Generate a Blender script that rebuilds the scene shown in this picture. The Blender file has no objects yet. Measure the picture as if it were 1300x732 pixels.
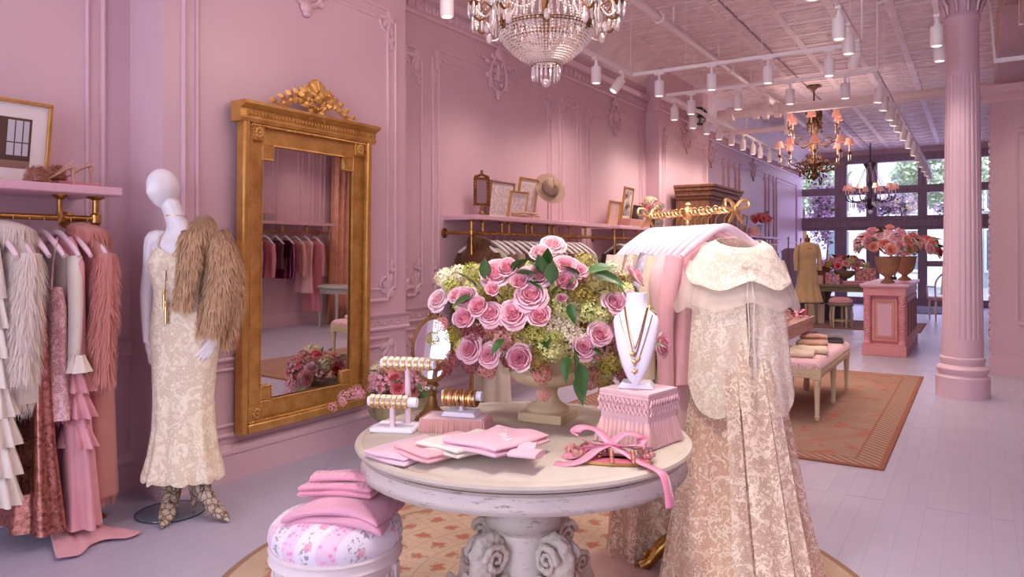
import bpy, math, random
from math import sin, cos, pi, radians as R, sqrt, atan2
from mathutils import Vector, Matrix, noise as mnoise
random.seed(7)
scene = bpy.context.scene
COL = scene.collection

# ------------------------------------------------------------------ camera
CAM_H, YAW, FPX, HORIZON = 1.36, R(32.25), 935.0, 320.0
cd = bpy.data.cameras.new('camera'); cam = bpy.data.objects.new('camera', cd); COL.objects.link(cam)
cam.location = (0, 0, CAM_H); cam.rotation_euler = (pi/2, 0, YAW)
cd.sensor_width = 36; cd.lens = 36*FPX/1300; cd.shift_y = -(366-HORIZON)/1300; cd.clip_start = .02
scene.camera = cam

# ------------------------------------------------------------------ world, large lights, exposure
wd = bpy.data.worlds.new('world'); scene.world = wd; wd.use_nodes = True
bg = wd.node_tree.nodes['Background']; bg.inputs[0].default_value = (.62, .74, 1.0, 1); bg.inputs[1].default_value = 2.6
def area(name, loc, rot, sx, sy, power, col):
    l = bpy.data.lights.new(name, 'AREA'); l.shape = 'RECTANGLE'; l.size = sx; l.size_y = sy
    l.energy = power; l.color = col
    o = bpy.data.objects.new(name, l); o.location = loc; o.rotation_euler = rot; COL.objects.link(o); return o
# daylight in the street window openings at both ends of the shop (just outside the panes)
area('daylight_street_front', (-2.1, 21.75, 2.0), (R(90), 0, R(180)), 4.6, 3.4, 125, (.64, .50, 1.0))
area('daylight_back_windows', (-1.1, -3.9, 1.95), (R(90), 0, 0), 5.4, 3.0, 250, (.93, .93, 1.0))
sun = bpy.data.lights.new('sun', 'SUN'); sun.energy = 3.5; sun.angle = R(3); sun.color = (1, .95, .88)
so = bpy.data.objects.new('sun', sun); so.rotation_euler = (R(50), 0, R(20)); COL.objects.link(so)
scene.view_settings.view_transform = 'Standard'; scene.view_settings.look = 'None'
scene.view_settings.gamma = 1; scene.view_settings.use_curve_mapping = False
scene.view_settings.exposure = -0.17
SPOT_W, SPOT_COL = 31.0, (1.0, .80, .70)
cy = scene.cycles
cy.use_denoising = True; cy.max_bounces = 7; cy.diffuse_bounces = 4; cy.glossy_bounces = 4; cy.transmission_bounces = 5
cy.transparent_max_bounces = 14; cy.caustics_reflective = False; cy.caustics_refractive = False
cy.sample_clamp_indirect = 4; cy.blur_glossy = .6; cy.use_adaptive_sampling = True

# ------------------------------------------------------------------ from photo measurements to places in the room
_s, _c = sin(YAW), cos(YAW)
def _d(px, py): l = (px-650)/FPX; return (-_s+_c*l, _c+_s*l, (HORIZON-py)/FPX)
def wx(px, py, X): a = _d(px, py); t = X/a[0]; return Vector((X, a[1]*t, CAM_H+a[2]*t))
def atz(px, py, Z): a = _d(px, py); t = (Z-CAM_H)/a[2]; return Vector((a[0]*t, a[1]*t, Z))
def dep(px, py, t): a = _d(px, py); return Vector((a[0]*t, a[1]*t, CAM_H+a[2]*t))

# ------------------------------------------------------------------ mesh building
class MB:
    def __init__(s): s.v = []; s.f = []; s.mi = []; s.cur = 0
    def add(s, vs, fs):
        b = len(s.v); s.v.extend(tuple(v) for v in vs)
        for q in fs: s.f.append(tuple(i+b for i in q)); s.mi.append(s.cur)
        return s
    def box(s, x0, x1, y0, y1, z0, z1, M=None):
        vs = [Vector((x, y, z)) for z in (z0, z1) for y in (y0, y1) for x in (x0, x1)]
        if M is not None: vs = [M @ v for v in vs]
        return s.add(vs, [(0,2,3,1),(4,5,7,6),(0,1,5,4),(2,6,7,3),(0,4,6,2),(1,3,7,5)])
    def cb(s, c, sx, sy, sz, rz=0, rx=0, ry=0):
        M = Matrix.Translation(c) @ Matrix.Rotation(rz,4,'Z') @ Matrix.Rotation(ry,4,'Y') @ Matrix.Rotation(rx,4,'X')
        return s.box(-sx/2, sx/2, -sy/2, sy/2, -sz/2, sz/2, M)
    def loft(s, rings, closed=True, cap=True):
        n = len(rings[0]); vs = [p for r in rings for p in r]; fs = []
        for i in range(len(rings)-1):
            for j in range(n if closed else n-1):
                k = (j+1) % n
                fs.append((i*n+j, i*n+k, (i+1)*n+k, (i+1)*n+j))
        if cap and closed:
            fs.append(tuple(range(n))[::-1]); fs.append(tuple((len(rings)-1)*n+j for j in range(n)))
        return s.add(vs, fs)
    def lathe(s, prof, n=24, c=(0,0,0), mod=None, cap=True, M=None):
        c = Vector(c); rings = []
        for r, z in prof:
            ring = []
            for j in range(n):
                a = 2*pi*j/n; rr = r*(mod(a, z, r) if mod else 1)
                p = Vector((rr*cos(a), rr*sin(a), z)); ring.append((M @ p if M is not None else p)+c)
            rings.append(ring)
        return s.loft(rings, True, cap)
    def tube(s, pts, r, n=8, cap=True, flat=1.0, up=None, closed=False):
        pts = [Vector(p) for p in pts]; m = len(pts); rings = []; prev = None
        for i, p in enumerate(pts):
            if closed: t = pts[(i+1) % m]-pts[i-1]
            else: t = pts[min(i+1, m-1)]-pts[max(i-1, 0)]
            if t.length < 1e-9: t = Vector((0,0,1))
            t.normalize()
            if up is not None: a = Vector(up)
            elif prev is not None: a = prev
            else: a = Vector((0,0,1)) if abs(t.z) < .9 else Vector((1,0,0))
            u = a - t*a.dot(t)
            if u.length < 1e-6: u = t.orthogonal()
            u.normalize(); w = t.cross(u); prev = u
            rr = r[i] if isinstance(r, (list, tuple)) else r
            rings.append([p+(u*cos(2*pi*j/n)*flat+w*sin(2*pi*j/n))*rr for j in range(n)])
        if closed: rings.append(rings[0]); cap = False
        return s.loft(rings, True, cap)
    def ball(s, c, r, nu=10, nv=6, M=None):
        rx, ry, rz = r if isinstance(r, (tuple, list)) else (r, r, r)
        c = Vector(c); vs = [Vector((0,0,-rz))]; fs = []
        for i in range(1, nv):
            t = -pi/2+pi*i/nv
            for j in range(nu): a = 2*pi*j/nu; vs.append(Vector((rx*cos(t)*cos(a), ry*cos(t)*sin(a), rz*sin(t))))
        vs.append(Vector((0,0,rz))); L = len(vs)-1
        for j in range(nu):
            k = (j+1) % nu; fs.append((0, 1+k, 1+j)); fs.append((L, L-nu+j, L-nu+k))
            for i in range(nv-2): a = 1+i*nu; fs.append((a+j, a+k, a+nu+k, a+nu+j))
        if M is not None: vs = [M @ v for v in vs]
        return s.add([v+c for v in vs], fs)
    def grid(s, fn, nu, nv):
        vs = [fn(i/nu, j/nv) for j in range(nv+1) for i in range(nu+1)]
        return s.add(vs, [(j*(nu+1)+i, j*(nu+1)+i+1, (j+1)*(nu+1)+i+1, (j+1)*(nu+1)+i) for j in range(nv) for i in range(nu)])
    def prism(s, poly, ext, M=None):       # poly: points (a, b) -> (a, 0, b), extruded by ext along +y
        n = len(poly); vs = [Vector((a, 0, b)) for a, b in poly]+[Vector((a, ext, b)) for a, b in poly]
        if M is not None: vs = [M @ v for v in vs]
        return s.add(vs, [tuple(range(n)), tuple(range(2*n-1, n-1, -1))]+[(i, i+n, (i+1) % n+n, (i+1) % n) for i in range(n)])
    def mesh(s, name, mats, smooth=True, ang=40):
        me = bpy.data.meshes.new(name); me.from_pydata(s.v, [], s.f)
        for m in (mats if isinstance(mats, (list, tuple)) else [mats]): me.materials.append(m)
        if any(s.mi): me.polygons.foreach_set('material_index', s.mi)
        if smooth:
            me.polygons.foreach_set('use_smooth', [True]*len(s.f))
            me.set_sharp_from_angle(angle=R(ang))
        me.validate(); me.update(); return me
    def build(s, name, mats, parent=None, smooth=True, bevel=0, sub=0, solid=0, ang=40, loc=None, rz=0):
        o = bpy.data.objects.new(name, s.mesh(name, mats, smooth, ang)); COL.objects.link(o)
        if parent is not None: o.parent = parent
        if loc is not None: o.location = loc
        if rz: o.rotation_euler[2] = rz
        if solid: m = o.modifiers.new('s', 'SOLIDIFY'); m.thickness = solid; m.offset = 0
        if bevel: m = o.modifiers.new('b', 'BEVEL'); m.width = bevel; m.segments = 2; m.limit_method = 'ANGLE'; m.angle_limit = R(50)
        if sub: m = o.modifiers.new('u', 'SUBSURF'); m.levels = sub; m.render_levels = sub
        return o
def tag(o, label=None, cat=None, group=None, kind=None):
    if label: o['label'] = label
    if cat: o['category'] = cat
    if group: o['group'] = group
    if kind: o['kind'] = kind
    return o
def thing(name, loc, label, cat, rz=0, group=None):
    o = bpy.data.objects.new(name, None); COL.objects.link(o); o.empty_display_size = .05
    o.location = loc; o.rotation_euler[2] = rz; return tag(o, label, cat, group)
def struct(name, mb, mat, **k): return tag(mb.build(name, mat, **k), kind='structure')
def dup(o, parent=None, loc=None, rot=None, scale=None, mat=None):     # another of the same piece, sharing its mesh
    c = o.copy(); COL.objects.link(c); c.parent = parent
    if loc is not None: c.location = loc
    if rot is not None: c.rotation_euler = rot
    if scale is not None: c.scale = scale if isinstance(scale, (tuple, list, Vector)) else (scale,)*3
    return c
def put(name, me, parent=None, loc=(0,0,0), rot=(0,0,0), scale=1):
    o = bpy.data.objects.new(name, me); COL.objects.link(o); o.parent = parent
    o.location = loc; o.rotation_euler = rot; o.scale = scale if isinstance(scale, (tuple, list)) else (scale,)*3
    return o
def copy_tree(o, parent=None):
    c = o.copy(); COL.objects.link(c); c.parent = parent
    for ch in list(o.children): copy_tree(ch, c)
    return c
def lerp(a, b, t): return a+(b-a)*t
def bez(p0, p1, p2, p3, n):
    p0, p1, p2, p3 = map(Vector, (p0, p1, p2, p3)); out = []
    for i in range(n+1):
        t = i/n; u = 1-t; out.append(p0*u**3+p1*3*u*u*t+p2*3*u*t*t+p3*t**3)
    return out
def spline(pts, per=6):
    P = [Vector(p) for p in pts]; P = [P[0]*2-P[1]]+P+[P[-1]*2-P[-2]]; out = []
    for i in range(1, len(P)-2):
        for k in range(per):
            t = k/per; a, b, c, d = P[i-1], P[i], P[i+1], P[i+2]
            out.append(.5*((2*b)+(c-a)*t+(2*a-5*b+4*c-d)*t*t+(3*b-a-3*c+d)*t**3))
    out.append(P[-2]); return out
def fan(vals, n):                                         # resample scalars to n entries
    m = len(vals)-1; out = []
    for i in range(n): t = i*m/(n-1); k = min(int(t), m-1); out.append(lerp(vals[k], vals[k+1], t-k))
    return out

# ------------------------------------------------------------------ materials
def srgb(r, g, b):
    f = lambda c: ((c/255+.055)/1.055)**2.4 if c > 10 else c/255/12.92
    return (f(r), f(g), f(b), 1)
class NT:
    def __init__(s, name):
        s.m = bpy.data.materials.new(name); s.m.use_nodes = True; s.t = s.m.node_tree
        s.b = s.t.nodes['Principled BSDF']; s.out = s.t.nodes['Material Output']
    def n(s, typ, **k):
        nd = s.t.nodes.new('ShaderNode'+typ)
        for a, v in k.items(): setattr(nd, a, v)
        return nd
    def l(s, a, b): s.t.links.new(a, b)
    def coord(s, kind='Object', scale=(1,1,1)):
        tc = s.n('TexCoord'); mp = s.n('Mapping'); mp.inputs['Scale'].default_value = scale
        s.l(tc.outputs[kind], mp.inputs[0]); return mp.outputs[0]
    def noise(s, co, scale, detail=3, rough=.55, dist=0):
        nd = s.n('TexNoise'); s.l(co, nd.inputs['Vector']); nd.inputs['Scale'].default_value = scale
        nd.inputs['Detail'].default_value = detail; nd.inputs['Roughness'].default_value = rough; nd.inputs['Distortion'].default_value = dist
        return nd.outputs[0]
    def voro(s, co, scale, feature='F1', out=0, rand=1):
        nd = s.n('TexVoronoi'); nd.feature = feature; s.l(co, nd.inputs['Vector']); nd.inputs['Scale'].default_value = scale
        nd.inputs['Randomness'].default_value = rand; return nd.outputs[out]
    def ramp(s, fac, stops, mode='LINEAR'):
        nd = s.n('ValToRGB'); cr = nd.color_ramp; cr.interpolation = mode
        while len(cr.elements) < len(stops): cr.elements.new(.5)
        for e, (p, c) in zip(cr.elements, stops):
            e.position = p; e.color = c if isinstance(c, tuple) else (c, c, c, 1)
        s.l(fac, nd.inputs[0]); return nd.outputs[0]
    def mix(s, fac, a, b, mode='MIX'):
        nd = s.n('Mix', data_type='RGBA', blend_type=mode)
        for sock, v in ((nd.inputs[0], fac), (nd.inputs[6], a), (nd.inputs[7], b)):
            if hasattr(v, 'links'): s.l(v, sock)
            else: sock.default_value = v
        return nd.outputs[2]
    def math(s, op, a, b=0.0, c=None):
        nd = s.n('Math', operation=op)
        for i, v in enumerate((a, b) if c is None else (a, b, c)):
            if hasattr(v, 'links'): s.l(v, nd.inputs[i])
            else: nd.inputs[i].default_value = v
        return nd.outputs[0]
    def xyz(s, co): nd = s.n('SeparateXYZ'); s.l(co, nd.inputs[0]); return nd.outputs
    def bump(s, h, strength=.3, dist=.01):
        nd = s.n('Bump'); nd.inputs['Strength'].default_value = strength; nd.inputs['Distance'].default_value = dist
        s.l(h, nd.inputs['Height']); s.l(nd.outputs[0], s.b.inputs['Normal'])
    def col(s, c):
        if hasattr(c, 'links'): s.l(c, s.b.inputs['Base Color'])
        else: s.b.inputs['Base Color'].default_value = c
    def alpha(s, fac): s.l(fac, s.b.inputs['Alpha'])
def pm(name, col, rough=.5, metal=0, var=None, bump=None, sheen=0, coat=0, trans=0, rnd=0, alpha=None, emit=None, ior=None, coord='Object', stretch=(1,1,1)):
    """plain material: var=(scale, colour2, low, high), bump=(scale, strength, distance), rnd=brightness spread between copies"""
    t = NT(name); b = t.b; b.inputs['Roughness'].default_value = rough; b.inputs['Metallic'].default_value = metal
    co = t.coord(coord, stretch); c = col
    if var: c = t.mix(t.ramp(t.noise(co, var[0], 5), [(var[2], 0.), (var[3], 1.)]), col, var[1])
    if rnd:
        oi = t.n('ObjectInfo'); hs = t.n('HueSaturation')
        t.l(t.math('MULTIPLY_ADD', oi.outputs['Random'], rnd, 1-rnd/2), hs.inputs['Value'])
        t.l(t.math('MULTIPLY_ADD', oi.outputs['Random'], -rnd*.6, 1+rnd*.3), hs.inputs['Saturation'])
        if hasattr(c, 'links'): t.l(c, hs.inputs['Color'])
        else: hs.inputs['Color'].default_value = c
        c = hs.outputs[0]
    t.col(c)
    if bump: t.bump(t.noise(co, bump[0], 4), bump[1], bump[2])
    if sheen: b.inputs['Sheen Weight'].default_value = sheen; b.inputs['Sheen Roughness'].default_value = .4
    if coat: b.inputs['Coat Weight'].default_value = coat
    if trans: b.inputs['Transmission Weight'].default_value = trans
    if ior: b.inputs['IOR'].default_value = ior
    if alpha is not None: b.inputs['Alpha'].default_value = alpha
    if emit: b.inputs['Emission Color'].default_value = emit[0]; b.inputs['Emission Strength'].default_value = emit[1]
    return t.m
PINK = pm('pink_wall_paint', srgb(220,187,196), .42, var=(1.3, srgb(216,182,192), .3, .7), bump=(60, .04, .004))
PINK_TRIM = pm('pink_trim_paint', srgb(222,189,198), .36)
PINK_SHELF = pm('pink_shelf_lacquer', srgb(225,180,195), .35)
PINK_COUNTER = pm('pink_counter_paint', srgb(228,158,158), .42, var=(8, srgb(220,148,150), .35, .7))
GOLDLINE = pm('gilt_line', srgb(196,140,80), .4, .5)
COLUMN_M = pm('column_paint', srgb(226,196,208), .4)
def floor_mat():
    t = NT('painted_floorboard'); co = t.coord('Object'); w = t.coord('Object', (3, .35, 1))
    oi = t.n('ObjectInfo')
    base = t.mix(t.ramp(t.noise(co, .9, 3), [(.3, 0.), (.7, 1.)]), srgb(186,179,198), srgb(178,171,192))
    wear = t.ramp(t.noise(w, 14, 8, .7), [(.70, 0.), (.76, 1.)])
    c = t.mix(t.math('MULTIPLY', wear, .5), base, srgb(120,100,104))
    t.col(c); t.l(t.ramp(t.noise(co, 3, 4), [(.3, .3), (.8, .5)]), t.b.inputs['Roughness'])
    t.bump(t.noise(w, 20, 5), .12, .003); return t.m
FLOOR = floor_mat()
GAP = pm('floor_gap', srgb(164,152,168), .9)
CEIL = pm('tin_ceiling_paint', srgb(246,230,230), .5, var=(5, srgb(228,210,212), .35, .7), bump=(30, .15, .01))
CEIL_RIB = pm('tin_ceiling_rib', srgb(250,234,234), .5, var=(9, srgb(230,212,214), .35, .7))
PIPE = pm('white_pipe_paint', srgb(246,232,230), .4)
WHITE_M = pm('white_metal', srgb(252,248,248), .4)
BLACK_M = pm('dark_metal', srgb(34,40,36), .5, .3)
GREEN_WHEEL = pm('green_wheel_paint', srgb(38,66,48), .5)
LENS = pm('spot_lens', srgb(255,240,225), .3, emit=((1,.9,.8,1), 1.2))
BRASS = pm('aged_brass', srgb(200,154,88), .32, 1, var=(14, srgb(146,104,54), .4, .75))
GOLD = pm('polished_gold', srgb(236,200,136), .28, 1)
GILT = None
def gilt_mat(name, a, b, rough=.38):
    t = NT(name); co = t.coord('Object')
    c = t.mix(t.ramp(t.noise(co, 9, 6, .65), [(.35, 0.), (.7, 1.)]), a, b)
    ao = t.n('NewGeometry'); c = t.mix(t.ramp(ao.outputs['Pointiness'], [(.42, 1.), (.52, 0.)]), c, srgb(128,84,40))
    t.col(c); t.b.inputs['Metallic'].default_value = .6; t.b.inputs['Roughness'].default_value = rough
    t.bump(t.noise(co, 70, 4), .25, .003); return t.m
GILT = gilt_mat('antique_gilt', srgb(222,174,100), srgb(190,138,68))
GILT_DK = gilt_mat('dark_antique_gilt', srgb(150,104,56), srgb(100,66,34))
MIRROR = pm('mirror_glass', srgb(226,222,222), .015, 1)
GLASS = None
def glass_mat(name, tint, tr=.85):
    t = NT(name); g = t.n('BsdfGlossy'); g.inputs['Roughness'].default_value = .03
    tp = t.n('BsdfTransparent'); tp.inputs[0].default_value = tint; mx = t.n('MixShader')
    fr = t.n('Fresnel'); fr.inputs[0].default_value = 1.45
    ge = t.n('NewGeometry'); t.l(t.math('MULTIPLY', t.math('MULTIPLY_ADD', fr.outputs[0], .8, (1-tr)*.2), t.math('SUBTRACT', 1.0, ge.outputs['Backfacing'])), mx.inputs[0]); t.l(tp.outputs[0], mx.inputs[1]); t.l(g.outputs[0], mx.inputs[2])
    t.l(mx.outputs[0], t.out.inputs[0]); return t.m
GLASS = glass_mat('window_glass', (.97,.98,1,1))
GLASS_BASE = glass_mat('clear_glass', (.86,.93,.94,1), .7)
CRYSTAL = None
def crystal():
    t = NT('crystal'); g = t.n('BsdfGlossy'); g.inputs['Roughness'].default_value = .08; g.inputs[0].default_value = (1,.95,.94,1)
    d0 = t.n('BsdfTranslucent'); d0.inputs[0].default_value = (.98,.9,.88,1); d1 = t.n('BsdfDiffuse'); d1.inputs[0].default_value = (.95,.86,.84,1); d = t.n('MixShader'); d.inputs[0].default_value = .5; t.l(d0.outputs[0], d.inputs[1]); t.l(d1.outputs[0], d.inputs[2]); tp = t.n('BsdfTransparent'); tp.inputs[0].default_value = (.95,.9,.9,1)
    m1 = t.n('MixShader'); m1.inputs[0].default_value = .38; t.l(d.outputs[0], m1.inputs[1]); t.l(g.outputs[0], m1.inputs[2])
    m2 = t.n('MixShader'); m2.inputs[0].default_value = .08; t.l(m1.outputs[0], m2.inputs[1]); t.l(tp.outputs[0], m2.inputs[2])
    t.l(m2.outputs[0], t.out.inputs[0]); return t.m
CRYSTAL = crystal()
CANDLE = pm('candle_sleeve', srgb(240,222,200), .5)
SHADE = pm('pink_lamp_shade', srgb(238,168,150), .8, emit=((1,.42,.32,1), .22))
def distressed(name, a, wear, dark, s=9, amt=(.56,.66)):
    t = NT(name); co = t.coord('Object'); st = t.coord('Object', (1,1,4))
    base = t.mix(t.ramp(t.noise(co, 3, 4), [(.3, 0.), (.75, 1.)]), a, wear)
    f = t.ramp(t.noise(st, s*2.2, 9, .72), [(amt[0], 0.), (amt[1], 1.)])
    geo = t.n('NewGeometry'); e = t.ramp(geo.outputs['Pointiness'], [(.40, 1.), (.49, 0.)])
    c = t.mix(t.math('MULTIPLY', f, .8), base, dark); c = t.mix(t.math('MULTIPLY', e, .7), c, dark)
    t.col(c); t.b.inputs['Roughness'].default_value = .6; t.bump(t.noise(co, 40, 6), .25, .004); return t.m
TABLE_W = distressed('distressed_white_wood', srgb(226,214,206), srgb(206,194,188), srgb(128,106,94))
TABLE_TOP = pm('chalky_table_top', srgb(206,196,184), .55, var=(5, srgb(190,178,164), .3, .7), bump=(30,.1,.003))
CARVED = distressed('carved_grey_wood', srgb(220,208,198), srgb(196,182,170), srgb(128,100,70), 9, (.60,.76))
STONE = distressed('cream_urn_stone', srgb(228,208,172), srgb(206,182,140), srgb(128,92,56), 6, (.62,.74))
STONE_GR = distressed('mossy_stone', srgb(176,164,122), srgb(150,142,100), srgb(104,92,60), 8, (.5,.66))
STONE_TN = pm('terracotta_beige_urn', srgb(192,152,112), .7, var=(9, srgb(172,130,92), .3, .7))
WHITE_WOOD = distressed('white_stool_wood', srgb(238,226,224), srgb(222,206,206), srgb(168,140,130), 8, (.66,.78))
IVORY_WOOD = distressed('ivory_bench_wood', srgb(226,212,176), srgb(210,194,158), srgb(150,122,84), 10, (.66,.78))
GREEN_WOOD = distressed('sage_green_wood', srgb(150,146,112), srgb(132,128,98), srgb(96,84,62), 8, (.6,.72))
TAUPE_WOOD = pm('pickled_wood', srgb(190,150,138), .55, var=(6, srgb(168,126,116), .3, .7), stretch=(12,1,6))
BROWN_WOOD = pm('rustic_brown_wood', srgb(150,104,72), .6, var=(7, srgb(104,68,46), .3, .75), stretch=(5,5,1), bump=(20,.2,.004))
DARK_WOOD = pm('weathered_storefront_wood', srgb(160,138,146), .6, var=(6, srgb(134,114,124), .3, .7), stretch=(3,3,.6))
def cloth(name, c, c2=None, weave=300, sheen=.3, rough=.85, b=.25):
    t = NT(name); co = t.coord('Object'); k = t.mix(t.ramp(t.noise(co, 7, 4), [(.3, 0.), (.7, 1.)]), c, c2 or c)
    t.col(k); t.b.inputs['Roughness'].default_value = rough; t.b.inputs['Sheen Weight'].default_value = sheen
    t.bump(t.noise(co, weave, 2), b, .002); return t.m
def knit(name, c, rib=260, axis=0):
    t = NT(name); co = t.coord('Object'); x = t.xyz(co)[axis]
    w = t.math('SINE', t.math('MULTIPLY', x, rib)); n = t.noise(co, 240, 3)
    t.col(t.mix(t.ramp(t.noise(co, 30, 4), [(.3, 0.), (.7, 1.)]), c, tuple(v*.93 for v in c[:3])+(1,)))
    t.b.inputs['Roughness'].default_value = .9; t.b.inputs['Sheen Weight'].default_value = .5
    t.bump(t.math('ADD', t.math('MULTIPLY', w, .6), n), .3, .003); return t.m
def sheer(name, c, c2, open_a, solid_a, scale=38, flower=9, rough=.7, glint=0):
    """lace: flower-like cells of thicker thread on a see-through net"""
    t = NT(name); co = t.coord('Object'); dst = t.noise(co, 9, 3)
    fl = t.ramp(t.noise(co, flower*.75, 3, .5, 1.6), [(.50, 0.), (.54, 1.), (.60, 1.), (.65, .15)])
    bl = t.ramp(t.voro(co, flower*1.7, 'F1', 0, .9), [(.20, 1.), (.32, 0.)]); fl2 = t.math('MAXIMUM', fl, bl)
    net = t.ramp(t.voro(co, scale, 'DISTANCE_TO_EDGE'), [(.03, 1.), (.12, 0.)])
    m = t.math('MAXIMUM', fl2, t.math('MULTIPLY', net, .7)); m = t.math('MULTIPLY', m, t.ramp(dst, [(.25, .55), (.6, 1.)]))
    t.col(t.mix(m, c, c2)); t.alpha(t.math('MULTIPLY_ADD', m, solid_a-open_a, open_a))
    t.b.inputs['Roughness'].default_value = rough; t.b.inputs['Sheen Weight'].default_value = .3
    t.bump(m, .5, .004); return t.m
LACE_CREAM = sheer('cream_lace', srgb(234,200,174), srgb(255,238,214), .55, 1.0, 130, 30)
LACE_CAPE = sheer('ivory_cape_lace', srgb(250,226,200), srgb(255,246,228), .8, 1.0, 140, 34)
LACE_GOWN = sheer('blush_lace_net', srgb(242,192,160), srgb(255,238,218), .34, .9, 120, 30)
LACE_PINK = sheer('pink_lace', srgb(226,166,170), srgb(246,206,204), .7, .97, 90, 26)
TULLE = pm('dotted_tulle', srgb(250,232,218), .8, sheen=.3, alpha=.38)
TULLE_BR = pm('bronze_tulle', srgb(226,180,154), .8, sheen=.4, alpha=.42)
TULLE_PK = pm('pale_pink_tulle', srgb(236,198,190), .8, sheen=.4, alpha=.6)
LACE_DRESS = sheer('mannequin_lace', srgb(236,214,188), srgb(255,244,218), .93, 1.0, 70, 17)
def sequin(name, a, b, scale=70, metal=.85):
    t = NT(name); co = t.coord('Object'); cell = t.voro(co, scale, 'F1', 1); g = t.xyz(cell)
    t.col(t.mix(g[0], a, b)); t.b.inputs['Metallic'].default_value = metal; t.b.inputs['Roughness'].default_value = .22
    t.bump(t.voro(co, scale, 'F1', 1), .9, .02); return t.m
SEQ_GOLD = sequin('rose_gold_sequins', srgb(206,140,128), srgb(140,84,70))
SEQ_SILVER = sequin('silver_sequins', srgb(226,220,226), srgb(190,184,194), 60, .6)
SEQ_BLACK = sequin('black_sequins', srgb(30,22,26), srgb(60,40,48))
SEQ_PLUM = sequin('plum_sequins', srgb(96,40,66), srgb(150,70,110))
SEQ_BRONZE = sequin('bronze_sequins', srgb(176,140,110), srgb(130,98,76))
def snake():
    t = NT('snakeskin'); co = t.coord('Object', (1,1,.7))
    c = t.ramp(t.voro(co, 34, 'DISTANCE_TO_EDGE'), [(.02, srgb(96,78,68)), (.10, srgb(196,172,150)), (.5, srgb(222,204,182))])
    sc = t.ramp(t.voro(co, 110, 'DISTANCE_TO_EDGE'), [(.05, .55), (.2, 1.)]); t.col(t.mix(1.0, c, sc, 'MULTIPLY'))
    t.b.inputs['Roughness'].default_value = .35; return t.m
SNAKE = snake()
MANN = pm('mannequin_white', srgb(240,236,242), .3)
def stripes_floral(name, axis, per, white, pk, green, off=0.0):
    """white stripes with little rose sprays between stripes of pink blossom"""
    t = NT(name); co = t.coord('Object'); x = t.xyz(co)[axis]
    s = t.math('FRACT', t.math('ADD', t.math('DIVIDE', x, per), off)); band = t.math('LESS_THAN', s, .42)
    blos = t.ramp(t.voro(co, 62, 'F1', 0), [(.25, 1.), (.42, 0.)])
    pink = t.mix(blos, tuple(lerp(a, b, .35) for a, b in zip(white, pk)), pk)
    mid = t.math('SUBTRACT', 1.0, t.math('MULTIPLY', t.math('ABSOLUTE', t.math('SUBTRACT', s, .71)), 5.5))
    spray = t.math('MULTIPLY', t.ramp(t.noise(co, 85, 3), [(.53, 0.), (.58, 1.)]), t.math('GREATER_THAN', mid, .25))
    rose = t.math('MULTIPLY', t.ramp(t.voro(co, 17, 'F1', 0), [(.22, 1.), (.30, 0.)]), t.math('GREATER_THAN', mid, .05))
    wh = t.mix(t.math('MULTIPLY', spray, .8), white, green); wh = t.mix(t.math('MULTIPLY', rose, .75), wh, srgb(232,150,178))
    t.col(t.mix(band, wh, pink)); t.b.inputs['Roughness'].default_value = .75; t.b.inputs['Sheen Weight'].default_value = .3
    t.bump(t.noise(co, 260, 2), .2, .002); return t.m
STOOL_F = stripes_floral('stool_floral_stripe', 0, .105, srgb(238,228,240), srgb(240,150,196), srgb(150,140,130), .1)
BENCH_F = stripes_floral('bench_floral_stripe', 1, .13, srgb(244,206,208), srgb(238,160,176), srgb(176,146,120))
PK_LILAC = cloth('lilac_pink_jersey', srgb(230,196,210), srgb(222,186,202))
PK_ROSE = cloth('rose_pink_jersey', srgb(240,184,190), srgb(234,174,182))
IVORY_J = cloth('ivory_jersey', srgb(238,228,216), srgb(228,216,204))
PK_BABY = cloth('baby_pink_jersey', srgb(240,192,206), srgb(234,184,198))
CREAM_K = knit('cream_knit', srgb(238,218,192)); TAN_K = knit('tan_knit', srgb(196,156,126)); GREY_K = knit('charcoal_knit', srgb(70,64,68))
PINK_K = knit('pink_cashmere_knit', srgb(232,160,182), 420, 0)
RIBBON = pm('pink_satin_ribbon', srgb(240,146,172), .38, sheen=.4)
FRINGE = pm('pink_silk_fringe', srgb(240,196,192), .55, sheen=.5, rnd=.14)
BOXCLOTH = cloth('pink_woven_box', srgb(238,198,200), srgb(230,186,190), 120)
VELVET_W = pm('white_velvet', srgb(240,234,244), .7, sheen=.6)
HANGER = pm('blush_hanger', srgb(240,210,218), .45); HANGER_W = pm('white_hanger', srgb(238,226,222), .5)
def petal(name, c, c2, rnd):
    t = NT(name); co = t.coord('Object'); x = t.xyz(co); oi = t.n('ObjectInfo')
    r = t.math('SQRT', t.math('ADD', t.math('MULTIPLY', x[0], x[0]), t.math('MULTIPLY', x[1], x[1])))
    k = t.mix(t.ramp(r, [(.1, 0.), (.95, 1.)]), c, c2); hs = t.n('HueSaturation'); t.l(k, hs.inputs['Color'])
    t.l(t.math('MULTIPLY_ADD', oi.outputs['Random'], rnd, 1-rnd/2), hs.inputs['Value']); t.l(t.math('MULTIPLY_ADD', oi.outputs['Random'], -rnd, 1+rnd*.5), hs.inputs['Saturation'])
    t.col(hs.outputs[0]); t.b.inputs['Roughness'].default_value = .6; tr = t.n('BsdfTranslucent'); t.l(hs.outputs[0], tr.inputs[0])
    mx = t.n('MixShader'); mx.inputs[0].default_value = .3; t.l(t.b.outputs[0], mx.inputs[1]); t.l(tr.outputs[0], mx.inputs[2]); t.l(mx.outputs[0], t.out.inputs[0]); return t.m
ROSE_P = petal('pink_rose_petal', srgb(250,178,196), srgb(253,212,220), 0.14)
ROSE_PALE = petal('pale_rose_petal', srgb(248,200,210), srgb(253,228,232), 0.1)
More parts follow.
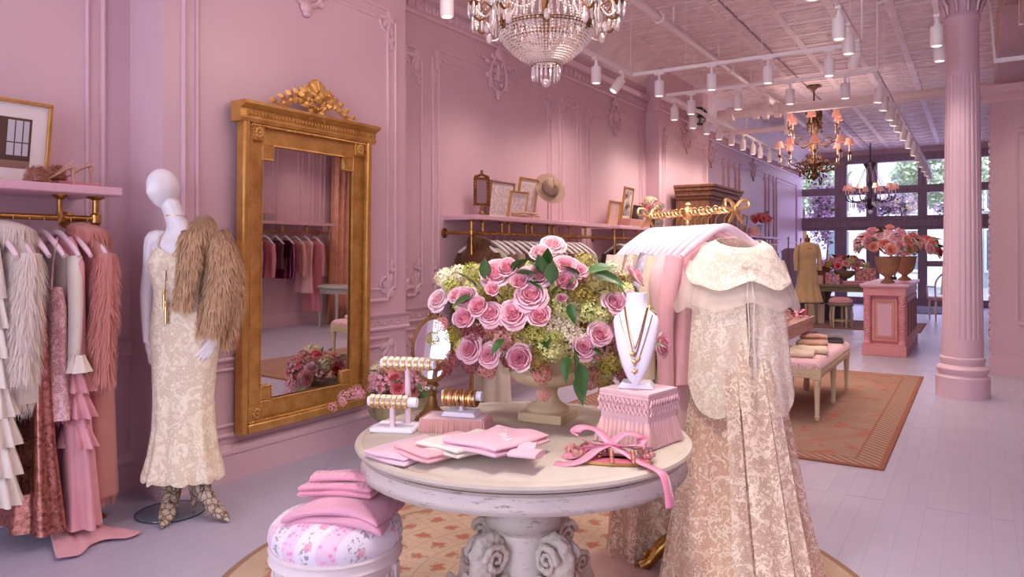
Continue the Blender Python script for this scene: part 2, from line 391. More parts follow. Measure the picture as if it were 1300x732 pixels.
ROSE_PEACH = petal('peach_rose_petal', srgb(244,160,146), srgb(248,190,176), 0.18)
ROSE_HOT = petal('coral_rose_petal', srgb(230,92,104), srgb(242,140,146), 0.25)
LEAF = pm('rose_leaf', srgb(74,116,54), .4, rnd=.5, var=(20, srgb(56,92,42), .3, .7))
STEM = pm('green_stem', srgb(96,120,60), .6)
HYD_G = pm('green_hydrangea', srgb(206,208,116), .7, rnd=.45); HYD_C = pm('cream_hydrangea', srgb(248,236,196), .7, rnd=.15)
HYD_P = pm('dusty_pink_hydrangea', srgb(224,152,142), .7, rnd=.4); HYD_B = pm('burgundy_hydrangea', srgb(150,72,76), .7, rnd=.3)
HYD_O = pm('olive_hydrangea', srgb(178,162,84), .7, rnd=.45); BLOS = pm('pink_blossom', srgb(246,176,196), .6, rnd=.3)
WISTERIA = pm('wisteria_bloom', srgb(220,182,216), .7, rnd=.3, var=(6, srgb(244,216,236), .3, .7))
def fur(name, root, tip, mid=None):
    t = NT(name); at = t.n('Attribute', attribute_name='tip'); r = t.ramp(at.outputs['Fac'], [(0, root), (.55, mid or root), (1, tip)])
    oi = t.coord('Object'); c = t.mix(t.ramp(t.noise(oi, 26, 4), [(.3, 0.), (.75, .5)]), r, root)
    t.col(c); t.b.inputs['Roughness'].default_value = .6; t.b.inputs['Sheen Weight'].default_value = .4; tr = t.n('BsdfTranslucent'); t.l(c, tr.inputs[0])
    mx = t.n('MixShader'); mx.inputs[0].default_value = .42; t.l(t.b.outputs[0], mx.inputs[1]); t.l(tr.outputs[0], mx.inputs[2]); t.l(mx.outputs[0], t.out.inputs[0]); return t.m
FUR_WHITE = fur('ivory_fur', srgb(248,236,226), srgb(255,250,244)); FUR_PINK = fur('pink_fur', srgb(234,168,158), srgb(252,206,194))
FUR_FAWN = fur('fawn_fur', srgb(186,148,112), srgb(255,238,206), srgb(242,206,166)); FUR_FOX = fur('ginger_fur', srgb(120,72,38), srgb(196,136,82))
FUR_TAN = fur('marabou_tan', srgb(200,140,116), srgb(238,196,172))
def fabric(r, g, b): return cloth('fabric_%d_%d_%d' % (r, g, b), srgb(r, g, b), tuple(v*.9 for v in srgb(r, g, b)[:3])+(1,))
def rug_round():
    t = NT('medallion_rug_wool'); co = t.coord('Object'); x, y, z = t.xyz(co)
    r = t.math('SQRT', t.math('ADD', t.math('MULTIPLY', x, x), t.math('MULTIPLY', y, y))); a = t.math('ARCTAN2', y, x)
    base = t.mix(t.ramp(t.noise(co, 5, 5), [(.3, 0.), (.7, 1.)]), srgb(204,178,152), srgb(194,166,142))
    # rings of squares, each with a little rose spray
    rr = t.math('DIVIDE', r, .135); ring = t.math('FLOOR', rr); fr = t.math('FRACT', rr)
    k = t.math('FLOOR', t.math('MULTIPLY_ADD', ring, 5.0, 6.0)); aa = t.math('MULTIPLY', t.math('DIVIDE', a, 2*pi), k); fa = t.math('FRACT', aa)
    dx = t.math('SUBTRACT', fr, .5); dy = t.math('SUBTRACT', fa, .5)
    d2 = t.math('SQRT', t.math('ADD', t.math('MULTIPLY', dx, dx), t.math('MULTIPLY', t.math('MULTIPLY', dy, dy), 1.3)))
    wob = t.math('MULTIPLY_ADD', t.noise(co, 36, 3), .9, -.45)
    d3 = t.math('ADD', d2, wob)
    rose = t.ramp(d3, [(.12, 1.), (.19, 0.)]); leaf = t.ramp(d3, [(.22, 1.), (.28, 0.)])
    line = t.math('MAXIMUM', t.ramp(t.math('ABSOLUTE', dx), [(.455, 0.), (.48, 1.)]), t.ramp(t.math('ABSOLUTE', dy), [(.47, 0.), (.49, 1.)]))
    inner = t.math('LESS_THAN', r, 1.02)
    c = t.mix(t.math('MULTIPLY', line, .35), base, srgb(150,116,108)); c = t.mix(t.math('MULTIPLY', leaf, .75), c, srgb(146,128,78)); c = t.mix(t.math('MULTIPLY', rose, .85), c, srgb(192,98,88))
    wr = t.math('ADD', t.math('ABSOLUTE', t.math('SUBTRACT', r, t.math('MULTIPLY_ADD', t.math('SINE', t.math('MULTIPLY', a, 14.0)), .03, 1.15))), t.math('MULTIPLY_ADD', t.noise(co, 34, 3), .09, -.045))
    garland = t.ramp(wr, [(.012, 1.), (.035, 0.)]); gc = t.mix(t.ramp(t.noise(co, 16, 2), [(.45, 0.), (.55, 1.)]), srgb(196,104,92), srgb(150,130,80))
    o = t.mix(t.math('MULTIPLY', garland, .85), base, gc)
    edge = t.math('MAXIMUM', t.math('GREATER_THAN', r, 1.30), t.ramp(t.math('ABSOLUTE', t.math('SUBTRACT', r, 1.03)), [(.006, 1.), (.014, 0.)]))
    o = t.mix(t.math('MULTIPLY', edge, .8), o, srgb(150,110,86)); t.col(t.mix(inner, o, c))
    t.b.inputs['Roughness'].default_value = .95; t.bump(t.noise(co, 400, 2), .4, .003); return t.m
def rug_rect(hx, hy):
    t = NT('aubusson_rug_wool'); co = t.coord('Object'); x, y, z = t.xyz(co)
    ax = t.math('ABSOLUTE', x); ay = t.math('ABSOLUTE', y)
    e = t.math('MINIMUM', t.math('SUBTRACT', hx, ax), t.math('SUBTRACT', hy, ay))        # distance from the edge
    base = t.mix(t.ramp(t.noise(co, 3, 5), [(.3, 0.), (.7, 1.)]), srgb(164,134,116), srgb(150,120,102))
    sc = t.ramp(t.math('ABSOLUTE', t.math('SINE', t.math('MULTIPLY', t.noise(co, 3.2, 3, .5, 1.2), 40.0))), [(.05, 1.), (.3, 0.)])
    c = t.mix(t.math('MULTIPLY', sc, .5), base, srgb(158,98,72))
    blot = t.ramp(t.noise(co, 7, 4), [(.56, 0.), (.62, 1.)]); c = t.mix(t.math('MULTIPLY', blot, t.math('LESS_THAN', e, .75)), c, srgb(172,100,80))
    # inner panel lines and diagonals
    q = t.ramp(t.math('ABSOLUTE', t.math('SUBTRACT', e, .8)), [(.008, 1.), (.02, 0.)]); c = t.mix(t.math('MULTIPLY', q, .6), c, srgb(160,104,80))
    dg = t.ramp(t.math('ABSOLUTE', t.math('SUBTRACT', t.math('FRACT', t.math('MULTIPLY', t.math('ADD', ax, t.math('MULTIPLY', ay, .7)), .8)), .5)), [(.03, 1.), (.06, 0.)])
    c = t.mix(t.math('MULTIPLY', t.math('MULTIPLY', dg, t.math('LESS_THAN', e, .8)), .4), c, srgb(160,104,78))
    oval = t.ramp(t.math('ABSOLUTE', t.math('SUBTRACT', t.math('SQRT', t.math('ADD', t.math('MULTIPLY', x, x), t.math('MULTIPLY', t.math('MULTIPLY', y, y), .3))), .55)), [(.03, 1.), (.07, 0.)])
    c = t.mix(t.math('MULTIPLY', oval, .7), c, srgb(166,112,84))
    tick = t.math('GREATER_THAN', t.math('FRACT', t.math('MULTIPLY', t.math('ADD', x, y), 14.0)), .5)
    bord = t.mix(tick, srgb(172,138,118), srgb(138,102,86)); c = t.mix(t.math('LESS_THAN', e, .17), c, bord)
    c = t.mix(t.math('LESS_THAN', e, .035), c, srgb(150,92,66)); c = t.mix(t.ramp(t.math('ABSOLUTE', t.math('SUBTRACT', e, .18)), [(.006, 1.), (.012, 0.)]), c, srgb(150,96,70))
    t.col(c); t.b.inputs['Roughness'].default_value = .95; t.bump(t.noise(co, 300, 2), .4, .003); return t.m
def curtain_mat():
    t = NT('peach_stripe_silk'); co = t.coord('Object'); n = t.noise(co, 9, 3)
    t.col(t.mix(t.ramp(n, [(.4, 0.), (.6, 1.)]), srgb(236,182,150), srgb(226,160,140))); t.b.inputs['Roughness'].default_value = .5; return t.m
WICKER = pm('brown_wicker', srgb(134,86,56), .7, var=(40, srgb(96,58,36), .4, .6), bump=(80,.6,.01))
PAPER = pm('mat_board', srgb(240,230,228), .7)
# ================================================================== the room
CEIL_Z, STORE_Y, RIGHT_X, BACK_Y = 4.05, 21.4, 2.0, -3.5
SECT = [(-4.10, BACK_Y, 2.40), (-3.78, 2.40, 4.43), (-4.0, 4.43, 9.93), (-3.8, 9.93, 12.17), (-4.05, 12.17, STORE_Y)]
fl = struct('floor', MB().box(-4.6, RIGHT_X+.2, BACK_Y-.1, STORE_Y+.1, -.2, -.0012), GAP)
bw = .098; nrow = int(6.2/bw)+1
rb = random.Random(3); boards = {}
for i in range(nrow):
    y = BACK_Y; x0 = -4.15+i*bw
    while y < STORE_Y-.01:
        L = rb.choice((5.0, 6.5, 8.0, 9.5)); L = min(L, STORE_Y-y)
        if STORE_Y-(y+L) < 1.5: L = STORE_Y-y
        k = round(L, 3)
        if k not in boards: boards[k] = MB().box(0, bw-.0010, 0, L-.003, -.0011, 0).mesh('floorboard', FLOOR, False)
        put('floorboard', boards[k], fl, (x0, y, 0)); y += L
ce = struct('ceiling', MB().box(-4.6, RIGHT_X+.2, BACK_Y-.1, STORE_Y+.1, CEIL_Z, CEIL_Z+.2), CEIL)
for i in range(11):                                   # pressed tin: long ribs and finer cross beads
    x = -3.6+i*.56
    MB().box(x-.045, x+.045, BACK_Y, STORE_Y, CEIL_Z-.014, CEIL_Z).build('ceiling_rib', CEIL_RIB, ce, bevel=.008)
mb = MB()
for k in range(150):
    y = 1.5+k*.135
    if y > STORE_Y: break
    if k % 4 == 0: mb.box(-4, RIGHT_X, y-.05, y+.05, CEIL_Z-.016, CEIL_Z)
    else: mb.box(-4, RIGHT_X, y-.018, y+.018, CEIL_Z-.011, CEIL_Z)
tag(mb.build('ceiling_bead', CEIL_RIB, ce), kind='stuff')
mb = MB(); rp = random.Random(5)
for i in range(11):                                   # stamped plates between the ribs
    for k in range(36):
        x = -3.6+i*.56+.28; y = 1.5+k*.54+.07+.2
        mb.lathe([(.13, 0), (.12, -.006), (.075, -.006), (.06, -.010), (.0, -.014)], 8, (x, y, CEIL_Z-.002), cap=False)
tag(mb.build('ceiling_rosette', CEIL_RIB, ce), kind='stuff')
mb = MB().tube([(-2.32, 2, CEIL_Z-.012), (-2.32, 20.9, CEIL_Z-.012)], .012, 6); mb.build('ceiling_conduit', DARK_WOOD, ce)

def cornice_prof(x):   # (x, z) outline of the plaster cornice, wall face at x
    return [(x-.05, 3.36), (x+.02, 3.36), (x+.025, 3.39), (x+.012, 3.405), (x+.012, 3.50), (x+.05, 3.515), (x+.06, 3.55), (x+.075, 3.57), (x-.05, 3.57)]
def along_y(mb, prof, y0, y1):
    return mb.prism(prof, y1-y0, Matrix.Translation((0, y0, 0)))
def moulding_path(x, y0, y1, z0, z1, r):
    """panel outline with scooped corners, on the wall face at x"""
    pts = []
    for cy_, cz_, a0 in ((y0, z0, 90), (y1, z0, 180), (y1, z1, 270), (y0, z1, 0)):
        for k in range(7):
            a = R(a0-k*15) ; pts.append(Vector((x, cy_+r*cos(a), cz_+r*sin(a))))
    return pts
def ornament(mb, x, y, z, s, sy=1, sz=1):
    """little acanthus curl pointing along sy, sz"""
    for k, (dy, dz, l, w) in enumerate(((.2, .9, .9, .16), (.55, .6, .8, .15), (.85, .2, .7, .13), (-.1, 1.3, .5, .12))):
        a = atan2(dz*sz, dy*sy)
        mb.ball((x+.006, y+dy*sy*s*.5, z+dz*sz*s*.5), (.012, l*s*.5, w*s), 6, 5, Matrix.Rotation(a, 4, 'X'))
    mb.ball((x+.01, y, z), (.014, .22*s, .22*s), 7, 5)
def panel(wall, x, y0, y1, z0, z1, gap=.085, orn=True, r=.09):
    n = 'panel_moulding'
    MB().tube(moulding_path(x+.004, y0, y1, z0, z1, r), .016, 6, closed=True, up=(1,0,0), flat=1.0).build(n, PINK_TRIM, wall)
    if gap: MB().tube(moulding_path(x+.004, y0+gap, y1-gap, z0+gap, z1-gap, r), .012, 6, closed=True, up=(1,0,0)).build(n, PINK_TRIM, wall)
    if orn:
        for yy, zz, sy, sz in ((y0, z0, 1, 1), (y1, z0, -1, 1), (y0, z1, 1, -1), (y1, z1, -1, -1)):
            m = MB(); ornament(m, x, yy+sy*.05, zz+sz*.05, .17, sy, sz); ornament(m, x, yy+sy*.03, zz+sz*.22, .10, sy, sz)
            m.build('corner_ornament', PINK_TRIM, wall)
def medallion(wall, x, y, z, s=.2):
    s *= .8; m = MB(); ring = [(x+.012, y+s*.85*cos(a)*(1-.2*sin(a)), z+s*sin(a)) for a in [2*pi*k/28 for k in range(28)]]
    m.tube(ring, .017, 6, closed=True, up=(1,0,0))
    for dz, rr in ((1.12, .32), (1.38, .2), (-1.12, .26), (-1.36, .16)): m.ball((x+.015, y, z+dz*s), (.022, rr*s*1.3, rr*s), 8, 6)
    for sg in (-1, 1):
        for dy, dz, rr in ((1.1, .6, .22), (1.05, -.2, .2), (1.5, .72, .13), (1.95, .7, .09), (.8, -.75, .18), (.5, .95, .2)): m.ball((x+.012, y+sg*dy*s, z+dz*s), (.018, rr*s*1.3, rr*s), 7, 5)
        for k in range(4): m.ball((x+.012, y+sg*.32*s, z+(-.6+.4*k)*s), (.016, .16*s, .18*s), 6, 5)
    m.ball((x+.012, y, z+.1*s), (.018, .24*s, .5*s), 8, 6)
    m.build('medallion', PINK_TRIM, wall)
walls = []
for i, (x, y0, y1) in enumerate(SECT):
    w = struct('wall_left', MB().box(x-.4, x, y0, y1, 0, CEIL_Z), PINK); walls.append(w)
    e0 = .0 if i in (0, 2, 4) else -.075; e1 = -e0          # projecting bays carry their trim round the corner
    if i in (1, 3):
        along_y(MB(), cornice_prof(x), y0-.075, y1+.075).build('cornice', PINK_TRIM, w)
    else: along_y(MB(), cornice_prof(x), y0, y1).build('cornice', PINK_TRIM, w)
    m = MB(); yy = max(y0, 1.0)+.06
    while yy < y1-.03:
        m.ball((x+.02, yy, 3.452), (.022, .034, .045), 6, 4); m.ball((x+.016, yy+.055, 3.452), (.014, .014, .04), 5, 4); yy += .11
    tag(m.build('dentil', PINK_TRIM, w), kind='stuff')
    along_y(MB(), [(x-.05, .775), (x+.018, .775), (x+.022, .79), (x+.01, .80), (x+.01, .865), (x+.03, .88), (x+.035, .895), (x-.05, .895)], y0-(.03 if i in (1, 3) else 0), y1+(.03 if i in (1, 3) else 0)).build('chair_rail', PINK_TRIM, w)
    m = MB(); yy = max(y0, 1.0)+.04; s = 1
    while yy < y1-.04 and yy < 14:
        m.tube([(x+.013, yy+.028*cos(t), .832+s*.018*sin(t)*(1-t/9)) for t in [k*.7 for k in range(8)]], .006, 4); m.ball((x+.012, yy+.04, .832-s*.008), (.008, .02, .010), 5, 4); yy += .075; s = -s
    tag(m.build('rail_carving', PINK_TRIM, w), kind='stuff')
    bb = MB(); d = 0.022 if i in (1, 3) else 0
    along_y(bb, [(x-.05, 0), (x+.024, 0), (x+.024, .15), (x+.034, .16), (x+.034, .175), (x+.018, .19), (x+.012, .215), (x-.05, .215)], y0-d, y1+d)
    tag(bb.build('baseboard_left', PINK_TRIM), kind='structure')
# coved tin border above the cornice
m = MB(); cv = [(-4.1, 3.57)]+[(-4.02+.42*(1-cos(R(a))), 3.57+.48*sin(R(a))) for a in range(0, 91, 15)]+[(-4.1, CEIL_Z)]
along_y(m, cv, 4.43, STORE_Y); m.build('ceiling_cove', CEIL, ce)
panel(walls[0], -4.10, -.6, 2.243, 1.0, 3.2); panel(walls[0], -4.10, -.6, 2.25, .27, .72, .06, r=.06)
panel(walls[1], -3.78, 2.52, 4.30, 1.0, 3.2); panel(walls[1], -3.78, 2.52, 4.30, .27, .72, .06, r=.06); medallion(walls[1], -3.78, 3.41, 3.16)
panel(walls[2], -4.0, 4.60, 4.89, 1.0, 3.08, 0); panel(walls[2], -4.0, 5.04, 7.16, 1.0, 3.14); panel(walls[2], -4.0, 7.34, 7.86, 1.0, 3.14); panel(walls[2], -4.0, 8.04, 9.78, 1.0, 3.14)
medallion(walls[2], -4.0, 6.07, 3.11, .21); medallion(walls[2], -4.0, 8.86, 3.13, .21)
for a, b in ((4.6, 4.9), (5.04, 7.16), (7.34, 7.86), (8.04, 9.78)): panel(walls[2], -4.0, a, b, .27, .72, .06 if b-a > .4 else 0, r=.05)
panel(walls[3], -3.8, 10.06, 12.05, 1.0, 3.14); medallion(walls[3], -3.8, 11.1, 3.12, .2)
for a, b in ((12.35, 13.95), (14.2, 14.75), (14.95, 17.2), (17.45, 18.0), (18.2, 20.6)): panel(walls[4], -4.05, a, b, 1.0, 3.14)
medallion(walls[4], -4.05, 13.15, 3.12, .2); medallion(walls[4], -4.05, 16.1, 3.12, .2)
# right wall, back wall with its street windows
wr = struct('wall_right', MB().box(RIGHT_X, RIGHT_X+.2, BACK_Y, STORE_Y, 0, CEIL_Z), PINK)
def panel_r(y0, y1):
    for g in (0, .09): MB().tube(moulding_path(RIGHT_X-.004, y0+g, y1-g, 1.0+g, 3.2-g, .09), .016, 6, closed=True, up=(1,0,0)).build('panel_moulding', PINK_TRIM, wr)
for a, b in ((4.4, 6.0), (6.2, 7.75), (7.95, 8.55), (8.7, 9.05)): panel_r(a, b)
MB().box(RIGHT_X-.03, RIGHT_X, BACK_Y, STORE_Y, .78, .89).build('chair_rail', PINK_TRIM, wr)
tag(MB().box(RIGHT_X-.03, RIGHT_X, BACK_Y, STORE_Y, 0, .2).build('baseboard_right', PINK_TRIM), kind='structure')
m = MB(); m.box(-4.1, 2, BACK_Y-.2, BACK_Y, 0, .45).box(-4.1, 2, BACK_Y-.2, BACK_Y, 3.45, CEIL_Z)
for x0, x1 in ((-4.1, -3.8), (-2.05, -1.95), (-.25, -.15), (1.6, 2.0)): m.box(x0, x1, BACK_Y-.2, BACK_Y, .45, 3.45)
wb = struct('wall_back', m, PINK)
for i, (x0, x1) in enumerate(((-3.8, -2.05), (-1.95, -.25), (-.15, 1.6))):
    m = MB(); y = BACK_Y-.12
    for a, b, c, d in ((x0, x0+.07, .45, 3.45), (x1-.07, x1, .45, 3.45), (x0, x1, .45, .53), (x0, x1, 3.37, 3.45), (x0, x1, 2.4, 2.47), ((x0+x1)/2-.03, (x0+x1)/2+.03, .45, 3.45)): m.box(a, b, y-.04, y+.04, c, d)
    f = struct('window_%d' % (i+1), m, WHITE_M); MB().box(x0, x1, y-.005, y+.005, .46, 3.44).build('pane', GLASS, f)

# ------------------------------------------------------------------ storefront at the far end
y = STORE_Y
wf = struct('wall_front', MB().box(-4.3, RIGHT_X+.2, y, y+.25, 3.88, CEIL_Z), PINK)
sf = struct('window_4', MB().box(-4.3, RIGHT_X, y-.06, y+.14, -.02, .18), DARK_WOOD)
ups = [(-4.3, -4.12), (-3.23, -2.93), (-2.46, -2.2), (-1.27, -1.06), (-.1, .1), (1.0, 1.2), (1.85, 2.0)]
for a, b in ups: MB().box(a, b, y-.05, y+.12, .18, 3.9).build('mullion', DARK_WOOD, sf, bevel=.012)
for z0, z1, dd in ((3.70, 3.9, .02), (2.88, 3.08, .0), (2.02, 2.20, .06), (1.94, 2.02, .02), (2.2, 2.30, .02)):
    MB().box(-4.3, RIGHT_X, y-.058-dd, y+.128, z0, z1).build('transom', DARK_WOOD, sf, bevel=.012)
for a, b in zip(ups[:-1], ups[1:]):
    for z0, z1 in ((3.08, 3.7), (2.3, 2.88), (.18, 1.94)):
        MB().box(a[1], b[0], y+.03, y+.04, z0, z1).build('pane', GLASS, sf)
MB().box(-1.06, -.1, y-.03, y+.1, 1.0, 1.14).build('door_rail', DARK_WOOD, sf)
for x0 in (-2.2, -1.9, -1.62): MB().box(x0, x0+.05, y-.03, y+.09, .18, 1.94).build('door_stile', DARK_WOOD, sf)
tag(MB().box(-1.35, -.65, 18.6, 20.8, .0005, .012).build('door_mat', pm('grey_door_mat', srgb(120,112,132), .9), bevel=.004), 'grey mat on the floor before the street door', 'mat')

# ------------------------------------------------------------------ outside: pavement, planting, houses over the road
struct('floor_pavement', MB().box(-14, 14, y+.25, y+22, -.3, -.1), pm('pavement', srgb(190,186,190), .8, var=(2, srgb(160,158,164), .3, .7)))
def house(x0, x1, yy, hgt, wallm, label):
    t = thing('town_house', ((x0+x1)/2, yy, -.1), label, 'building'); w = (x1-x0)/2
    MB().box(-w, w, 0, 4, 0, hgt).build('wall', wallm, t); MB().box(-w-.2, w+.2, -.25, 4.2, hgt, hgt+.3).build('cornice', WHITE_M, t)
    for r_ in range(3):
        for c_ in range(3):
            xx = -w+(c_+.5)*2*w/3; zz = .7+r_*2.6
            f = MB(); f.box(xx-.55, xx+.55, -.1, .02, zz-.1, zz).box(xx-.55, xx+.55, -.1, .02, zz+1.7, zz+1.8).box(xx-.55, xx-.46, -.1, .02, zz, zz+1.7).box(xx+.46, xx+.55, -.1, .02, zz, zz+1.7).box(xx-.03, xx+.03, -.06, .02, zz, zz+1.7)
            fo = f.build('window', WHITE_M, t); MB().box(xx-.46, xx+.46, -.03, -.01, zz, zz+1.7).build('pane', pm('house_glass', srgb(120,134,150), .1), fo)
house(-9.5, -1.2, y+15, 8.4, pm('pale_render', srgb(226,224,226), .8), 'pale rendered house over the road seen through left storefront panes')
house(-.6, 7.9, y+15.6, 8.0, pm('grey_render', srgb(196,200,204), .8), 'grey house over the road seen through right storefront panes')
def leafmesh(name, mat, n, rx, ry, rz, s, seed, shell=.55):
    r_ = random.Random(seed); m = MB()
    for k in range(n):
        v = Vector((r_.gauss(0,1), r_.gauss(0,1), r_.gauss(0,1))).normalized()*(shell+(1-shell)*r_.random())
        p = Vector((v.x*rx, v.y*ry, v.z*rz)); d = Vector((r_.uniform(-1,1), r_.uniform(-1,1), r_.uniform(-1,.6))).normalized(); u = d.orthogonal().normalized(); ss = s*r_.uniform(.6, 1.3)
        m.add([p, p+(d*.5+u*.35)*ss, p+d*ss, p+(d*.5-u*.35)*ss], [(0,1,2,3)])
    return m.mesh(name, mat, False)
TREE_LEAF = pm('street_tree_leaf', srgb(172,186,150), .6, var=(3, srgb(206,212,186), .3, .7))
for k, (x, yy, h_, s) in enumerate(((-6.0, y+10, 4.2, 1.9), (-.9, y+8, 4.0, 1.7), (2.9, y+11, 4.4, 1.9))):
    t = thing('street_tree', (x, yy, -.1), ('leafy street tree outside, behind the left storefront panes', 'leafy street tree outside, behind the door side panes', 'leafy street tree outside, nearest the white column')[k], 'tree', group='trees over the road')
    MB().tube([(0,0,0), (.1,0,h_*.5), (0,.1,h_)], [.16,.12,.06], 8).build('trunk', BROWN_WOOD, t)
    put('crown', leafmesh('crown', TREE_LEAF, 2600, s, s, s*.8, .22, k), t, (0, 0, h_+.3))
def wist(x, yy, z, n, rx, rz, seed, label):
    t = thing('wisteria', (x, yy, z), label, 'flowers'); o = put('blossom', leafmesh('blossom', WISTERIA, n, rx, .22, rz, .10, seed, .2), t); o['kind'] = 'stuff'
    o = put('foliage', leafmesh('foliage', LEAF, n//5, rx*.95, .2, rz*.95, .12, seed+50, .3), t); o['kind'] = 'stuff'
    MB().tube(spline([(0, 0, -z-.1), (rx*.3, .05, -rz*.5), (-rx*.3, 0, 0), (rx*.4, .05, rz*.7)], 5), .025, 6).build('vine', BROWN_WOOD, t)
wist(-3.62, y+.55, 2.5, 1500, .42, 1.1, 11, 'tall pink wisteria outside the leftmost storefront panes')
wist(-3.55, y+.60, .75, 700, .38, .55, 12, 'pale climbing blossom low outside the leftmost storefront pane')
wist(-2.0, y+1.2, 2.66, 900, .9, .34, 13, 'wisteria spray outside the middle upper storefront panes')
wist(-.4, y+1.4, 2.5, 500, .6, .3, 14, 'wisteria spray outside the upper panes beside the column')

# ------------------------------------------------------------------ column
t = thing('fluted_column', (-.113, 8.17, 0), 'pink fluted cast iron column with leafy capital right of the counter', 'column')
m = MB().lathe([(.225, 0), (.225, .19), (.205, .205), (.20, .22), (.215, .245), (.218, .27), (.20, .295), (.18, .305), (.178, .32), (.19, .345), (.186, .37), (.172, .38), (.172, .55)], 48); m.build('base', COLUMN_M, t)
def flute(a, z, r): return 1-.06*max(0, sin(a*22))**.6
m = MB(); m.lathe([(lerp(.17, .138, k/12), .55+k*(3.02-.55)/12) for k in range(13)], 176, mod=flute, cap=False); m.build('shaft', COLUMN_M, t, ang=60)
m = MB().lathe([(.138, 3.02), (.14, 3.04), (.136, 3.06), (.135, 3.52), (.15, 3.54), (.15, 3.58), (.135, 3.6), (.14, 3.8), (.2, 3.92), (.23, 3.95), (.23, 4.05)], 40); m.build('neck', COLUMN_M, t)
cp = MB()
for r_, z0, n in ((.15, 3.6, 10), (.17, 3.7, 8)):
    for k in range(n):
        a = 2*pi*(k+.5*(n == 8))/n
        cp.tube([(cos(a)*r_*f, sin(a)*r_*f, z0+dz) for f, dz in ((.95, 0), (1.05, .08), (1.3, .14), (1.5, .13), (1.45, .09))], [.03,.035,.03,.022,.012], 6, flat=.5)
cp.build('capital_leaves', COLUMN_M, t)

# ------------------------------------------------------------------ partition on the right with panel moulding, soffit above
PY = 9.77
wp = struct('wall_partition', MB().box(.13, RIGHT_X, PY, PY+.16, 0, 3.1), PINK)
MB().prism([(0, 3.02), (.02, 3.02), (.03, 3.08), (.07, 3.12), (.075, 3.2), (0, 3.2)], RIGHT_X-.05, Matrix.Translation((.05, PY, 0)) @ Matrix.Rotation(R(-90), 4, 'Z')).build('cornice', PINK_TRIM, wp)
MB().box(.055, .13, PY-.06, PY+.2, 3.08, 3.2).build('cornice', PINK_TRIM, wp)
tag(MB().box(.115, RIGHT_X, PY-.03, PY, 0, .17).box(.115, RIGHT_X, PY-.02, PY, .17, .21).build('baseboard_partition', PINK_TRIM), kind='structure')
def path_xz(yv, x0, x1, z0, z1, r):
    return [Vector((p.y, yv, p.z)) for p in moulding_path(0, x0, x1, z0, z1, r)]
for g in (0, .12): MB().tube(path_xz(PY-.004, .38+g, 1.6-g, .5+g, 2.78-g, .12), .017, 6, closed=True, up=(0,1,0)).build('panel_moulding', PINK_TRIM, wp)
m = MB()
for zz, sz in ((.56, 1), (2.72, -1)):
    for k in range(5): m.ball((.42+.03*k, PY-.008, zz+sz*(.02+.05*(k % 2))), (.04, .014, .03), 6, 5)
m.build('corner_ornament', PINK_TRIM, wp)
m = MB()
for k in range(34): m.ball((.125, PY+.01, .3+k*.078), (.016, .02, .036), 6, 5)
tag(m.build('edge_carving', PINK_TRIM, wp), kind='stuff')
SOFFIT = pm('soffit_paint', srgb(206,168,166), .5)
sof = struct('ceiling_soffit', MB().box(.20, RIGHT_X, 8.55, 12.6, 3.62, CEIL_Z), SOFFIT, bevel=.01)
MB().box(.215, RIGHT_X, 6.6, 8.55, 3.74, CEIL_Z).build('soffit_step', SOFFIT, sof, bevel=.01)
MB().box(.33, RIGHT_X, 7.2, 8.2, 3.45, 3.74).build('duct', SOFFIT, sof, bevel=.01)
for a in (7.2, 8.19): MB().box(.325, .36, a-.012, a+.012, 3.44, 3.75).build('duct_seam', WHITE_M, sof)
# ================================================================== tracks, pipes
TZ = 3.3
can_b = MB().lathe([(.0,-.175), (.046,-.175), (.05,-.17), (.05,-.02), (.045,-.012), (.0,-.012)], 14).mesh('lamp_can', WHITE_M)
ad_b = MB().box(-.022,.022,-.05,.05,-.03,.012).tube([(0,0,-.02),(0,0,-.09)], .014, 8).box(-.02,.02,-.006,.006,-.12,-.07).mesh('adapter', WHITE_M)
lens_b = MB().lathe([(.0,-.178), (.038,-.178), (.038,-.17), (.0,-.17)], 12).mesh('lens', LENS)
def head(parent, loc, rz=0, tilt=(0,0), aim=None, power=1.0, light=True):
    a = put('adapter', ad_b, parent, loc, (0,0,rz))
    c = put('spotlight', can_b, parent, (loc[0], loc[1], loc[2]-.085), (tilt[0], tilt[1], 0)); put('lens', lens_b, c)
    if light and SPOT_W*power > 0:
        l = bpy.data.lights.new('spot', 'SPOT'); l.energy = SPOT_W*power; l.color = SPOT_COL if loc[1] > 5 else (1, .90, .82); l.spot_size = R(125); l.spot_blend = 1.0; l.shadow_soft_size = .14
        o = bpy.data.objects.new('spot_beam', l); COL.objects.link(o); o.parent = parent
        tgt = Vector(aim) if aim else Vector((loc[0], loc[1], 0))
        src = Vector((loc[0], loc[1], loc[2]-.30)); o.location = src; o.rotation_euler = (tgt-src).to_track_quat('-Z', 'Y').to_euler()
def track(name, pts, label, heads, wires):
    t = thing(name, (0,0,0), label, 'track light')
    for a, b in zip(pts[:-1], pts[1:]):
        d = Vector(b)-Vector(a); L = d.length; rz = atan2(d.y, d.x)
        MB().box(0, L, -.019, .019, -.012, .022).build('rail', WHITE_M, t, loc=(a[0], a[1], TZ), rz=rz)
    for x, y_ in wires: MB().tube([(x, y_, TZ+.02), (x, y_, CEIL_Z)], .003, 4).build('suspension_wire', WHITE_M, t)
    for h in heads: head(t, (h[0], h[1], TZ), h[2], h[3], h[4] if len(h) > 4 else None, h[5] if len(h) > 5 else ((1.5 if h[0] < -2 and h[1] != ya else 1.0) if h[1] >= 5 else .16 if h[0] < -2 else 5.0 if h[1] < 2 else 2.9))
    return t
xl, xr, ya, yb = -3.2, -.92, 7.55, 8.75
